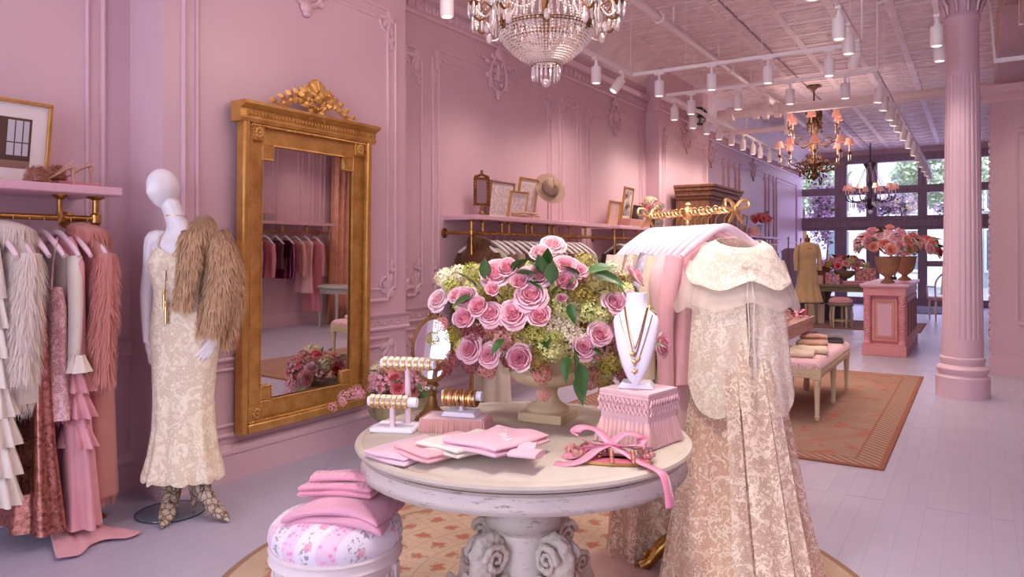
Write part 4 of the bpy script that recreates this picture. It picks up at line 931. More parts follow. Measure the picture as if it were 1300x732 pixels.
BR = [(.012,.006,-.052,-.040), (.03,.022,-.056,-.035), (.06,.037,-.057,-.028), (.10,.050,-.054,-.018), (.14,.059,-.046,-.006), (.172,.064,-.036,.006), (.185,.060,-.030,.010), (.195,.045,-.026,.014), (.205,.033,-.022,.018), (.225,.0285,-.020,.022), (.245,.028,-.018,.026)]
m = MB(); m.loft([bust_ring(z, w, a+.0, b+.0) for z, w, a, b in BR]); m.build('bust', VELVET_W, nb, ang=50)
MB().tube([(0,.004,.01),(0,-.005,.12)], .02, 10, flat=.6).build('easel', VELVET_W, nb)
def front_y(z):
    for (z0,w0,a0,b0), (z1,w1,a1,b1) in zip(BR[:-1], BR[1:]):
        if z0 <= z <= z1: return lerp(a0, a1, (z-z0)/(z1-z0)), lerp(w0, w1, (z-z0)/(z1-z0)), lerp(b0, b1, (z-z0)/(z1-z0))
    return BR[-1][2], BR[-1][1], BR[-1][3]
def on_bust(x, z):
    a, w, b = front_y(z); q = min(.98, abs(x)/w); return Vector((x, (a+b)/2-(b-a)/2*sqrt(1-q**2.5)-.002, z))
for k, (zb, wn, mt, rr) in enumerate(((.105,.03,GOLD,.0013), (.085,.033,BRASS,.0017), (.06,.046,GOLD,.0013))):
    pts = []
    for i in range(25):
        u = i/12-1; pts.append(on_bust(u*wn, zb+(.208-zb-(.018 if k == 2 else 0))*abs(u)**1.25))
    c_ = MB().tube(pts, rr, 5).build('chain', mt, nb)
    def heart(cx_, cz_, s):
        q = MB(); pl = []
        for i in range(20):
            a = 2*pi*i/20; pl.append((cx_+s*.95*sin(a)**3, cz_+s*(.8125*cos(a)-.3125*cos(2*a)-.125*cos(3*a)-.06*cos(4*a))))
        y_ = on_bust(cx_, cz_).y-.003; ct = Vector((cx_, y_-.004, cz_)); n = len(pl)
        q.add([Vector((a, y_, b)) for a, b in pl]+[ct], [(i, (i+1) % n, n) for i in range(n)]); return q.build('heart_locket', GOLD, c_)
    heart(0 if k != 0 else -.006, zb-.012, .009)
    if k == 1: heart(.009, zb-.006, .007)

# ---- ribbon-tied sandals: gilt tray edge, flower trims, satin ribbon
rc = atz(775, 583, TT); t = thing('ribbon_sandals', (rc.x, rc.y, TT), 'pair of pink beaded flat sandals tied with satin ribbon bow', 'shoes', R(20))
for off, rz_ in (((-.03, .015), R(165)), ((.015, -.035), R(8))):
    M_ = Matrix.Translation((off[0], off[1], .0)) @ Matrix.Rotation(rz_, 4, 'Z'); n = 32
    ring = lambda z, s: [M_ @ Vector((.105*cos(a)*s, (.036+.008*cos(a))*sin(a)*s, z)) for a in [2*pi*k/n for k in range(n)]]
    sl = MB().loft([ring(0,.97), ring(.002,1), ring(.007,1), ring(.009,.96)]).build('sole', gilt_mat('gold_leather', srgb(186,144,78), srgb(150,112,58)), t)
    MB().loft([ring(.009,.95), ring(.011,.93)]).build('insole', pm('rose_insole', srgb(206,110,130), .5), sl)
    for x_ in (.05, -.01):
        q = MB(); P_ = [M_ @ Vector((x_, -.036+.009*k, .014+.018*sin(pi*k/8))) for k in range(9)]; q.tube(P_, .005, 6)
        for p_ in P_: q.ball(p_, .007, 6, 5)
        q.build('beaded_strap', pm('bronze_beads', srgb(190,130,110), .3, .5), sl)
r_ = random.Random(4); TRIM = pm('dusty_rose_trim', srgb(214,156,144), .5)
for c in ((-.105,.035), (-.09,-.02), (-.075,.045), (.11,.0), (-.12,.02), (.095,.02)):
    q = MB().ball((c[0], c[1], .016), (.014,.014,.010), 8, 5)
    for k in range(7): q.ball((c[0]+.012*cos(k*.9), c[1]+.012*sin(k*.9), .014+r_.uniform(0,.012)), r_.uniform(.006,.010), 6, 4)
    q.build('flower_trim', TRIM, t)
def ribbon(m, pts, w, tw=None):
    P = spline(pts, 6); n = len(P)
    for i in range(n-1):
        pass
    L = []; 
    for i, p in enumerate(P):
        d = (P[min(i+1, n-1)]-P[max(i-1, 0)]).normalized(); s = d.cross(Vector((0,0,1)))
        if s.length < .05: s = Vector((0,1,0))
        s.normalize(); up = s.cross(d); a = (tw or 0)*i/n; ss = s*cos(a)+up*sin(a)
        L.append((p-ss*w/2, p+ss*w/2))
    b = [v for pr in L for v in pr]; m.add(b, [(2*i, 2*i+1, 2*i+3, 2*i+2) for i in range(n-1)])
for pts, tw in (([(0,0,.045),(-.04,.03,.075),(-.085,.02,.085),(-.10,-.005,.07),(-.05,-.01,.045),(0,0,.04)], .6),
            ([(0,0,.045),(.04,.035,.07),(.085,.04,.06),(.08,.015,.04),(.03,0,.04),(0,0,.04)], -.6),
            ([(0,0,.046),(-.035,-.03,.035),(-.075,-.07,.012),(-.115,-.085,.004),(-.15,-.08,.003)], .2),
            ([(0,0,.046),(.04,-.02,.03),(.085,-.05,.012),(.128,-.085,.006),(.152,-.108,-.004),(.166,-.122,-.05),(.17,-.127,-.085)], .1),
            ([(-.02,.01,.035),(-.07,0,.03),(-.10,-.02,.012),(-.14,0,.004)], .5), ([(.01,.02,.03),(.06,.0,.045),(.11,.005,.04),(.10,.03,.02)], .4)):
    m = MB(); ribbon(m, pts, .032, tw); m.build('ribbon', RIBBON, t, solid=.0008, ang=80)
MB().ball((0,0,.044), (.014,.012,.010), 8, 6).build('knot', RIBBON, t)

# ---- stone urn and its great bouquet
UC = Vector((-1.305, 2.31, 0))
t = thing('stone_urn', (UC.x, UC.y, TT), 'cream weathered garden urn on square plinth on the round table', 'urn', R(7))
MB().box(-.083,.083,-.083,.083,0,.034).build('plinth', STONE, t, bevel=.004)
MB().lathe([(.075,.034),(.078,.042),(.072,.05),(.06,.056),(.045,.066),(.036,.085),(.034,.10),(.038,.112),(.05,.12)], 36, cap=False).build('stem', STONE, t)
def gad(a, z, r): return 1+.05*max(0, sin(a*9+z*60))**.7
MB().lathe([(.05,.118),(.085,.128),(.118,.145),(.135,.165),(.138,.18)], 108, mod=gad, cap=False).build('bowl', STONE, t, ang=60)
MB().lathe([(.137,.178),(.142,.186),(.13,.196),(.126,.235),(.15,.252),(.158,.262),(.15,.27),(.13,.262),(.12,.20),(.0,.19)], 48, cap=False).build('rim', STONE, t)
for s in (-1, 1): MB().tube(spline([(s*.135,0,.17),(s*.175,0,.165),(s*.185,0,.195),(s*.16,0,.205),(s*.165,0,.185)], 4), fan([.018,.016,.012,.01,.008], 17), 8).build('handle', STONE, t)
bq = thing('rose_bouquet', (0, 0, 0), 'great bouquet of pink roses and green hydrangeas in the cream urn', 'flowers')
BC = Vector((UC.x, UC.y, 1.12)); r_ = random.Random(21)
def bq_pt(px, py, lift=0.0):
    D0 = 2.60; dx = (px-690)/165; dy = (py-400)/112; t_ = D0-(.27+lift)*sqrt(max(0, 1-dx*dx-dy*dy)); return dep(px, py, t_)
RS = [(103,300,42),(175,285,30),(208,290,40),(335,195,58),(380,180,40),(265,330,40),(310,355,42),(210,375,44),(400,355,52),(470,280,54),(505,367,43),(425,235,36),(500,200,45),(555,85,44),(505,125,40),(605,170,46),(660,187,30),(605,235,42),(225,493,46),(300,518,40),(425,532,50),(680,487,42),(745,435,40),(800,310,40),(828,345,36),(860,295,32),(320,265,30),(590,300,20),(545,175,36),(445,205,34)]
for x, y_, r in RS:
    px, py = 520+x/3.05, 280+y_/3.05; p = bq_pt(px, py, .02); d = (p-(BC+Vector((0,0,-.12)))).normalized()*.75+(cam.location-p).normalized()*.45+Vector((0,0,.18))
    rose(bq, p, d, r/3.05/FPX*2.42*1.12, 'w' if py < 335 or px < 575 else 'p', r_)
    MB().tube([p, lerp(p, BC, .55)+Vector((0,0,-.03)), BC+Vector((0,0,-.12))], .003, 5).build('stem', STEM, bq)
p = dep(845, 437, 2.55); rose(bq, p, (.9,-.2,.1), .042, 'p', r_); MB().tube([p, lerp(p, BC, .5), BC+Vector((0,0,-.1))], .003, 5).build('stem', STEM, bq)
for k in range(14):                                     # roses round the far side
    a = R(20+k*13); d = Vector((cos(a), sin(a), r_.uniform(.1,.8))); rose(bq, BC+Vector((d.x*.33, d.y*.28, d.z*.22)), d, r_.uniform(.034,.043), 'p', r_)
CL = [(565,352,'c',16),(582,347,'c',15),(575,365,'g',14),(600,345,'g',12),(640,355,'g',14),(655,375,'o',13),(620,395,'o',13),(600,420,'b',12),(575,425,'o',14),(560,412,'p',12),(550,430,'o',12),(590,440,'g',12),(575,455,'b',13),(565,468,'b',11),(600,462,'b',12),(625,410,'p',12),(640,430,'p',14),(660,425,'o',14),(680,420,'g',15),(700,405,'c',15),(715,390,'g',16),(735,375,'o',17),(755,355,'o',17),(770,370,'o',15),(745,395,'g',14),(720,415,'c',14),(700,440,'g',17),(680,455,'o',15),(618,468,'p',11),(688,474,'p',12),(740,450,'o',15),(760,440,'p',14),(775,455,'o',16),(765,475,'o',14),(750,480,'p',13),(785,440,'b',13),(780,420,'p',14),(790,470,'b',12),(730,350,'p',12),(700,360,'g',12),(670,345,'g',11),(715,345,'o',13),(775,345,'c',11),(740,335,'o',13),(690,390,'g',14),(650,400,'c',11),(760,400,'g',14),(735,430,'c',13),(770,490,'o',11),(760,415,'c',12),(665,445,'c',11),(690,500,'p',8),(650,455,'b',12),(610,445,'o',12),(725,395,'c',12),(705,425,'g',14),(780,395,'o',14)]
for px, py, k, r in CL: cluster(bq, bq_pt(px, py, -.05), r/FPX*2.45*(1.12 if px > 585 else .85), k, r_)
for k in range(40):
    a = r_.uniform(-.2, pi+.4); z = r_.uniform(-.35, .8); q = sqrt(1-z*z); cluster(bq, BC+Vector((q*cos(a)*.34, q*sin(a)*.27, z*.2)), r_.uniform(.035,.05), r_.choice('ggoopbc'), r_)
for k in range(26):
    a = r_.random()*6.28; z = r_.uniform(-.45,.7); q = sqrt(1-z*z)*.55; cluster(bq, BC+Vector((q*cos(a)*.32, q*sin(a)*.27, z*.14)), .055, r_.choice('goob'), r_)
for px, py, ux, uz, L in ((690,350,-.2,1,.09),(698,362,.15,1,.10),(702,375,.2,.5,.08),(694,340,.05,1,.08),(745,345,1,.4,.10),(752,348,1,-.1,.11),(768,350,.9,-.5,.10),(735,350,-.6,.6,.09),(605,365,-.4,.6,.10),(600,375,-.7,-.2,.08),(650,345,.5,.6,.09),(655,350,.8,.3,.09),(665,352,.6,-.2,.08),(728,440,.2,-.6,.08),(722,450,-.3,-1,.09),(735,460,.2,-1,.11),(735,475,.1,-1,.10),(745,440,.8,-.2,.07),(722,385,.3,-.9,.07),(640,430,-.5,-.4,.07),(685,345,-.5,.7,.07),(825,437,.8,.1,.06),(615,355,.1,1,.09),(715,372,.4,.8,.08)):
    leaf(bq, bq_pt(px, py, .01), Vector((_c*ux, _s*ux, uz))+Vector((.2,-.35,0)), L*1.0, r_)
for k in range(60):
    a = r_.random()*6.28; z = r_.uniform(-.4,.9); q = sqrt(1-z*z); d = Vector((q*cos(a), q*sin(a), z)); leaf(bq, BC+Vector((d.x*.28, d.y*.24, d.z*.19)), d, .09, r_)
# ================================================================== clothes: shared builders
def fur_part(parent, srcs, mat, n, length, width=.004, lift=.5, down=.8, seed=1, name='fur', curl=.14):
    """pile of tapering strands over the given closed surfaces (MB), local to parent"""
    r_ = random.Random(seed); tris = []; tot = 0
    for s in srcs:
        V = [Vector(v) for v in s.v]
        for f in s.f:
            if len(f) > 4: continue
            for k in range(1, len(f)-1):
                a, b, c = V[f[0]], V[f[k]], V[f[k+1]]; nn = (b-a).cross(c-a); A = nn.length
                if A > 1e-9: tot += A; tris.append((tot, a, b, c, nn/A))
    import bisect
    cum = [t_[0] for t_ in tris]; vs = []; fs = []; tip = []
    for k in range(n):
        i = min(bisect.bisect(cum, r_.random()*tot), len(tris)-1); _, a, b, c, nn = tris[i]
        u, v = r_.random(), r_.random()
        if u+v > 1: u, v = 1-u, 1-v
        p = a+(b-a)*u+(c-a)*v; L = length*r_.uniform(.6, 1.2)
        cl = Vector((mnoise.noise(p*9), mnoise.noise(p*9+Vector((7,3,1))), 0))*curl
        d = (nn*lift+Vector((0,0,-down))+cl+Vector((r_.uniform(-.25,.25), r_.uniform(-.25,.25), r_.uniform(-.2,.2)))).normalized()
        d2 = (d+Vector((0,0,-.6))+cl).normalized(); s = d.cross(nn)
        if s.length < .01: s = d.orthogonal()
        s = s.normalized()*width; m_ = p+d*L*.5; e = m_+d2*L*.5; q = len(vs)
        vs += [p-s, p+s, m_-s*.8, m_+s*.8, e]; fs += [(q,q+1,q+3,q+2), (q+2,q+3,q+4)]; tip += [0,0,.5,.5,1]
    me = bpy.data.meshes.new(name); me.from_pydata(vs, [], fs); me.materials.append(mat)
    at = me.attributes.new('tip', 'FLOAT', 'POINT'); at.data.foreach_set('value', tip); me.polygons.foreach_set('use_smooth', [True]*len(fs))
    o = bpy.data.objects.new(name, me); COL.objects.link(o); o.parent = parent; o['kind'] = 'stuff'; return o
def gring(z, hw, hd, yo=0, n=56, rip=0, k=7, ph=0, xo=0):
    out = []
    for j in range(n):
        a = 2*pi*j/n; c, s = cos(a), sin(a); m_ = 1+rip*sin(k*a+ph)+rip*.5*sin((k+4)*a-ph*2)
        out.append(Vector((xo+hw*(abs(c)**.85)*(1 if c > 0 else -1)*(1+rip*.35*sin(k*a+ph)), yo+hd*(abs(s)**.9)*(1 if s > 0 else -1)*m_, z)))
    return out
def gbody(prof, k=7, seed=1, rip=.3, n=56):
    """prof rows: z, half width, half depth[, y offset[, ripple share]]"""
    ph = seed*1.7; rings = []
    m = len(prof)-1; rows = []
    for i in range(m):
        a, b = prof[i], prof[i+1]; st = 3
        for q in range(st):
            t = q/st; A = tuple(a)+(0,)*(5-len(a)) if len(a) < 5 else a; B = tuple(b)+(0,)*(5-len(b)) if len(b) < 5 else b
            rows.append([lerp(x, y_, t) for x, y_ in zip(A, B)])
    L = tuple(prof[-1])+(0,)*(5-len(prof[-1])); rows.append(list(L))
    return MB().loft([gring(r[0], r[1], r[2], r[3], n, rip*r[4], k, ph+r[0]*1.5) for r in rows], True, True)
def sleeve(p0, p1, p2, r0, r1, n=12, flat=.75): 
    P = spline([p0, p1, p2], 6); return MB().tube(P, fan([r0, lerp(r0, r1, .5), r1], len(P)), n, flat=flat, up=(0,1,0))
_hang = {}
def hanger(loc, rz, label, mat=None, hw=.20, drop=.115, group=None, hook=.085):
    mat = mat or HANGER; key = (mat.name, hw, drop, hook)
    if key not in _hang:
        pts = [(-hw, 0, -drop), (-hw*.8, 0, -drop*.72), (-hw*.5, 0, -drop*.38), (-hw*.22, 0, -drop*.10), (0, 0, 0), (hw*.22, 0, -drop*.10), (hw*.5, 0, -drop*.38), (hw*.8, 0, -drop*.72), (hw, 0, -drop)]
        P = spline(pts, 4); bodym = MB().tube(P, fan([.009, .012, .013, .013, .014, .013, .013, .012, .009], len(P)), 10, flat=1.15, up=(0,0,1)).mesh('arm', mat)
        hk = [(0,0,.0), (0,0,hook*.45)]+[(.018-.018*cos(a)-.0, 0, hook*.45+.02+.02*sin(a)) for a in [R(180-x) for x in ()]]
        hk = [(0,0,0),(0,0,hook*.42),(.012,0,hook*.60),(.016,0,hook*.80),(.008,0,hook*.98),(-.006,0,hook*1.02),(-.016,0,hook*.90)]
        _hang[key] = (bodym, MB().tube(spline(hk, 4), .0018, 6).mesh('hook', GOLD))
    t_ = thing('clothes_hanger', loc, label, 'hanger', rz, group); a, b = _hang[key]; put('arm', a, t_); put('hook', b, t_); return t_
def garm(name, label, cat, loc, rz, parts, group=None):
    """parts: list of (part name, MB or mesh, material)"""
    t_ = thing(name, loc, label, cat, rz, group)
    for pn, mb_, mt in parts:
        if isinstance(mb_, MB): mb_.build(pn, mt, t_, ang=75)
        else: put(pn, mb_, t_)
    return t_
def simple_top(L, hw=.20, hd=.035, seed=1, sl=None, flare=1.0, mat=None, slr=.045, top=0.0):
    """hanging top or dress: body and, if asked, two sleeves of length sl; top of the hanger at z=0"""
    b = gbody([(top-.058, .085, .022), (top-.062, .098, .026), (-.118+top, hw, hd*.8, 0, .1), (-.2, hw*.92, hd, 0, .3), (-L*.55, hw*.85*flare, hd*1.1, 0, .8), (-L, hw*1.0*flare, hd*1.3, 0, 1.0)], 6+seed % 4, seed, .28)
    P = [('body', b, mat)]
    if sl:
        for s in (-1, 1): P.append(('sleeve', sleeve((s*hw*.93, 0, -.12), (s*(hw+.035), -.015, -.12-sl*.45), (s*(hw+.03), -.02, -.12-sl), slr, slr*.75), mat))
    return P
def plain_hem(): pass
# ================================================================== dressed mannequin
MX = Vector((-3.497, 2.342, 0))
mq = thing('mannequin', (MX.x, MX.y, 0), 'white mannequin in cream lace slip dress with fur jacket on one shoulder', 'mannequin', YAW)
b = MB()
def limb(pts, rad, n=12, flat=1.0, up=None): P = spline(pts, 5); b.tube(P, fan(rad, len(P)), n, flat=flat, up=up)
# trunk, neck
P = [gring(z, w, d, y0, 28, 0, 5, 0, x) for z, w, d, y0, x in ((.86,.07,.07,0,0), (.90,.15,.10,.01,0), (.98,.165,.105,.01,.0), (1.08,.125,.085,.0,-.02), (1.15,.112,.078,-.005,-.03), (1.25,.13,.09,-.01,-.03), (1.33,.142,.10,-.015,-.025), (1.40,.15,.085,-.005,-.02), (1.44,.13,.06,.005,-.02), (1.475,.07,.05,.01,-.03), (1.50,.056,.052,.008,-.038), (1.56,.05,.05,.0,-.058), (1.63,.05,.052,-.005,-.085))]
b.loft(P)
# head: an egg turned a little down and to one side, with brow, nose and chin planes
HM = Matrix.Translation((-.105, -.02, 1.69)) @ Matrix.Rotation(R(-28), 4, 'Z') @ Matrix.Rotation(R(12), 4, 'X')
hv = []
def hd(u, v):
    a = u*2*pi; t_ = -pi/2+pi*v; x, y_, z = cos(t_)*sin(a), -cos(t_)*cos(a), sin(t_)
    w = .068*(1-.22*max(0, -z)); X, Y, Z = x*w, y_*(.090-.012*max(0, -z)), z*.104
    if y_ < 0:
        Y -= .014*math.exp(-((x/.16)**2+((z+.08)/.22)**2))+.006*math.exp(-((x/.4)**2+((z+.72)/.2)**2))
        Y += .007*math.exp(-(((abs(x)-.36)/.2)**2+((z-.12)/.16)**2))-.004*math.exp(-((x/.3)**2+((z+.42)/.1)**2))
    return HM @ Vector((X, Y, Z))
b.loft([[hd(k/32, .02+.96*i/22) for k in range(32)] for i in range(23)])
for s, sh, el, wr, ti in ((-1, (-.165,.005,1.42), (-.215,.03,1.14), (-.195,-.01,.89), (-.155,-.03,.80)), (1, (.125,.01,1.42), (.20,.04,1.16), (.185,-.04,.93), (.15,-.07,.86))):
    limb([(s*.10+(-.02), .0, 1.425), sh, lerp(Vector(sh), Vector(el), .5), el, lerp(Vector(el), Vector(wr), .5), wr], [.05,.047,.038,.033,.028,.019], 12)
    W_, T_ = Vector(wr), Vector(ti); d = (T_-W_).normalized(); side = Vector((.75*(-s), -.6, -.1)); side = (side-d*side.dot(d)).normalized(); nr = d.cross(side)
    b.tube([W_, W_+d*.03, W_+d*.075], [.019,.029,.027], 10, flat=.5, up=nr)
    for k, (o_, L, bend) in enumerate(((.021,.078,.1), (.008,.088,.05), (-.007,.082,.08), (-.02,.064,.16))):
        p0 = W_+d*.065+side*o_; p1 = p0+d*L*.5+side*o_*.25+nr*.006; p2 = p1+(d*(1-bend)+nr*bend*1.6*s).normalized()*L*.5+side*o_*.1
        b.tube([p0, p1, p2], [.0085,.0075,.005], 8)
    b.tube([W_+d*.02+side*.022, W_+d*.05+side*.045, W_+d*.082+side*.052], [.011,.009,.006], 8)
for s, hip, kn, an in ((-1, (-.075,0,.90), (-.06,-.01,.52), (-.04,-.02,.12)), (1, (.075,0,.90), (.08,-.03,.52), (.10,-.04,.12))):
    limb([hip, lerp(Vector(hip), Vector(kn), .5), kn, lerp(Vector(kn), Vector(an), .4), an], [.085,.07,.05,.05,.034], 12)
bo = b.build('body', MANN, mq); md = bo.modifiers.new('r', 'REMESH'); md.mode = 'VOXEL'; md.voxel_size = .0048; md.use_smooth_shade = True
sm = bo.modifiers.new('s', 'SMOOTH'); sm.factor = .5; sm.iterations = 3
# slip dress
DP = [(1.355,.128,.098,-.012,-.03), (1.32,.148,.108,-.018,-.028), (1.25,.142,.102,-.01,-.03), (1.16,.124,.09,-.004,-.03), (1.08,.138,.098,0,-.022), (.97,.178,.118,.008,0), (.88,.176,.116,.008,.0), (.75,.160,.112,.005,-.005), (.60,.150,.115,.0,-.005), (.45,.155,.125,-.005,0), (.32,.172,.14,-.01,.0), (.215,.20,.16,-.01,.0)]
rings = []
for i in range(len(DP)-1):
    for q in range(4):
        r = [lerp(x, y_, q/4) for x, y_ in zip(DP[i], DP[i+1])]; f = max(0, (.8-r[0])/.6); rings.append(gring(r[0], r[1], r[2], r[3], 96, .10*f**1.3, 9, 1.3, r[4]))
r = DP[-1]; n = 96; last = gring(r[0], r[1], r[2], r[3], n, .10, 9, 1.3, r[4]); rings.append(last)
rings.append([p+Vector((0,0,-.016-.014*abs(sin(k*pi*16/n)))) for k, p in enumerate(last)])
rings[0] = [p+Vector((0,0,.035*max(0, 1-abs(abs(p.x+.03)-.07)/.06) if p.y < .0 else -.03)) for p in rings[0]]
MB().loft(rings, True, False).build('lace_dress', LACE_DRESS, mq, ang=80)
for sx in (-.10, .035): MB().tube(spline([(sx,-.10,1.375), (sx*1.02-.004,-.075,1.42), (sx*1.05-.002,-.02,1.456), (sx*1.0,.05,1.43), (sx*.95,.085,1.33)], 5), .0035, 5).build('shoulder_strap', IVORY_J, mq)
# necklaces
nk = []
for i in range(30):
    u = i/29*2-1; a = u*2.6; nk.append((-.04+.05*sin(a), -.012-.05*cos(a) if abs(a) < 2.6 else 0, 1.545+.006*cos(a)))
MB().tube(nk, .0022, 5).build('choker', GOLD, mq)
lp = spline([(-.085,.0,1.49), (-.10,-.062,1.43), (-.07,-.108,1.34), (-.045,-.116,1.265), (-.012,-.116,1.34), (.02,-.075,1.43), (.015,.0,1.49)], 6)
nc = MB().tube(lp, .0024, 5).build('long_chain', GOLD, mq)
MB().tube([(-.045,-.117,1.265), (-.048,-.115,1.18), (-.048,-.113,1.13)], .0022, 5).build('chain_drop', GOLD, nc)
for x, z, L in ((-.052, 1.175, .10), (-.043, 1.115, .115)):
    q = MB().lathe([(0,0), (.006,-.004), (.0065,-.018), (.0045,-.024), (.007,-.03), (.0085,-L*.7), (.009,-L), (0,-L)], 14, (x, -.122, z), mod=lambda a, zz, rr: 1+.08*sin(a*7)); q.build('tassel', GOLD, nc)
# fur jacket over one shoulder
srcs = []
def fpart(nm, mb_, shade=FUR_FAWN): srcs.append(mb_); mb_.build(nm, shade, jk, ang=80)
jk = bpy.data.objects.new('fur_jacket', None)
jk = MB().tube(spline([(.03,.06,1.475), (.09,.02,1.50), (.10,-.04,1.475), (.06,-.10,1.40)], 5), fan([.045,.06,.06,.04], 16), 12).build('fur_jacket', FUR_FAWN, mq, ang=80)
q0 = MB().tube(spline([(.03,.06,1.475), (.09,.02,1.50), (.10,-.04,1.475), (.06,-.10,1.40)], 5), fan([.045,.06,.06,.04], 16), 12); srcs.append(q0)
fpart('jacket_front', MB().tube(spline([(.07,-.09,1.47), (.075,-.11,1.36), (.06,-.12,1.25), (.045,-.125,1.15), (.03,-.125,1.085)], 5), fan([.05,.055,.045,.04,.035], 21), 14, flat=.55, up=(0,1,0)))
fpart('jacket_sleeve', MB().tube(spline([(.145,-.01,1.44), (.19,-.015,1.36), (.20,-.03,1.22), (.175,-.05,1.08), (.145,-.055,.945)], 5), fan([.055,.075,.078,.07,.056], 21), 14, flat=.9, up=(0,1,0)))
fpart('jacket_back', MB().tube(spline([(.13,.07,1.46), (.19,.07,1.30), (.20,.07,1.10), (.18,.06,.87)], 5), fan([.07,.075,.07,.045], 16), 14, flat=.6, up=(0,1,0)))
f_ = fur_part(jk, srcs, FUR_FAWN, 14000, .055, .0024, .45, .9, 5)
# boots and glass foot
def boot(m, ank, toe, heel_h, top_z):
    A = Vector(ank); T = Vector(toe); d = Vector((T.x-A.x, T.y-A.y, 0)); Lf = d.length; d.normalize(); s = Vector((-d.y, d.x, 0)); rg = []
    for u, h0, h1, w in ((-.06,.085,.15,.018), (-.045,.075,.30,.038), (.0,.066,.31,.044), (.045,.055,.17,.044), (.09,.035,.115,.042), (.14,.012,.08,.042), (.175,.006,.055,.034), (.21,.006,.034,.018), (.232,.006,.018,.006)):
        c = A+d*u; c.z = 0; rg.append([c+s*w*cos(a)+Vector((0,0,(h0+h1)/2+(h1-h0)/2*sin(a))) for a in [2*pi*k/16 for k in range(16)]])
    m.loft(rg); sh = [[A+s*w*cos(a)+d*(w*1.1*sin(a)-.008)+Vector((0,0,z)) for a in [2*pi*k/18 for k in range(18)]] for z, w in ((.10,.036),(.16,.041),(.22,.040),(.28,.044),(top_z,.05))]
    m.loft(sh); m.tube([A-d*.045+Vector((0,0,.10)), A-d*.05+Vector((0,0,.004))], [.02,.006], 8)
for nm, an, to in (('boot', (-.052,-.015,0), (.0,-.26,0)), ('boot', (.09,-.03,0), (.26,-.13,0))):
    m = MB(); boot(m, an, to, .08, .36); o = m.build(nm, SNAKE, mq, ang=70); md = o.modifiers.new('r', 'REMESH'); md.mode = 'VOXEL'; md.voxel_size = .0055; md.use_smooth_shade = True
MB().lathe([(0,.0), (.166,.0), (.168,.003), (.168,.008), (.166,.011), (0,.011)], 64, (-.075,.0,.002), cap=False).build('glass_base', GLASS_BASE, mq)
MB().tube([(.169*cos(a)-.075, .169*sin(a), .0065) for a in [2*pi*k/64 for k in range(64)]], .0028, 6, closed=True).build('base_edge', pm('green_glass_edge', srgb(36,60,58), .2), mq)
CHROME = pm('chrome', srgb(210,210,215), .15, 1)
MB().lathe([(.03,.011), (.03,.016), (.012,.02), (.012,.10), (.007,.104), (.007,.6)], 16, (-.085,.04,0)).build('stand_rod', CHROME, mq)
MB().tube([(-.085,.04,.085), (-.11,.02,.085)], .006, 8).ball((-.112,.018,.085), .012, 10, 6).build('set_screw', CHROME, mq)

# ================================================================== gilt wall mirror
y0, y1, z0, z1 = 2.84, 3.94, .265, 2.26; XW = -3.778
mr = thing('gilt_mirror', (XW, (y0+y1)/2, z0), 'tall antique gilt wall mirror with carved leafy crest', 'mirror', R(0.3)); mr.rotation_euler[1] = R(.8)
W, H = (y1-y0)/2, z1-z0
# local: x outwards from the wall, y along the wall, z up
MB().box(.004, .03, -W+.03, W-.03, .02, H-.04).build('backboard', BROWN_WOOD, mr)
MB().box(.030, .034, -W+.17, W-.17, .19, H-.23).build('mirror_glass', MIRROR, mr, False)
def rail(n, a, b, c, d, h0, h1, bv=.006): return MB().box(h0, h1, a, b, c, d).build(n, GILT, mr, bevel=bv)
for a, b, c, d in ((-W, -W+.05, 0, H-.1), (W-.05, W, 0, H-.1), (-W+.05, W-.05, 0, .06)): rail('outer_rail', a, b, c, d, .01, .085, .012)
for a, b, c, d in ((-W+.05, -W+.16, .06, H-.12), (W-.16, W-.05, .06, H-.12), (-W+.16, W-.16, .06, .18), (-W+.16, W-.16, H-.24, H-.12)): rail('flat_panel', a, b, c, d, .01, .05)
for sy in (-1, 1):
    for zc, zd in ((.18, .27), (H-.33, H-.24)): a, b = sorted((sy*(W-.16), sy*(W-.245))); rail('stepped_corner', a, b, zc, zd, .01, .05)
def rope(pts, r, tw, name='rope_moulding'):
    m = MB(); pts = [Vector(p) for p in pts]
    for a, b_ in zip(pts[:-1], pts[1:]):
        L = (b_-a).length; n = max(1, int(L/tw)); d = (b_-a).normalized(); s = Vector((1,0,0)); w = d.cross(s)
        for k in range(n): c = a+d*(L*(k+.5)/n); m.ball(c, (r, r*1.15, r*1.2), 6, 4, Matrix((s, (w*.8+d*.6).normalized(), (d*.8-w*.6).normalized())).transposed().to_4x4())
    return m.build(name, GILT, mr)
xo = .052; A_ = W-.158; B_ = W-.243; zb, zt = .178, H-.238
rope([(xo,-B_,zb),(xo,B_,zb),(xo,B_,zb+.09),(xo,A_,zb+.09),(xo,A_,zt-.09),(xo,B_,zt-.09),(xo,B_,zt),(xo,-B_,zt),(xo,-B_,zt-.09),(xo,-A_,zt-.09),(xo,-A_,zb+.09),(xo,-B_,zb+.09),(xo,-B_,zb)], .006, .013)
xo = .074; rope([(xo,-W+.058,.068),(xo,W-.058,.068),(xo,W-.058,H-.13),(xo,-W+.058,H-.13),(xo,-W+.058,.068)], .009, .018)
for sy in (-1, 1):
    for zc in (.115, H-.175):
        m = MB().box(.02, .075, sy*(W-.115)-.045, sy*(W-.115)+.045, zc-.045, zc+.045)
        for k in range(8): a = k*pi/4; m.ball((.078, sy*(W-.115)+.024*cos(a), zc+.024*sin(a)), (.01, .014, .014), 6, 5)
        m.ball((.082, sy*(W-.115), zc), .012, 8, 6); m.build('corner_rosette', GILT, mr, bevel=.004)
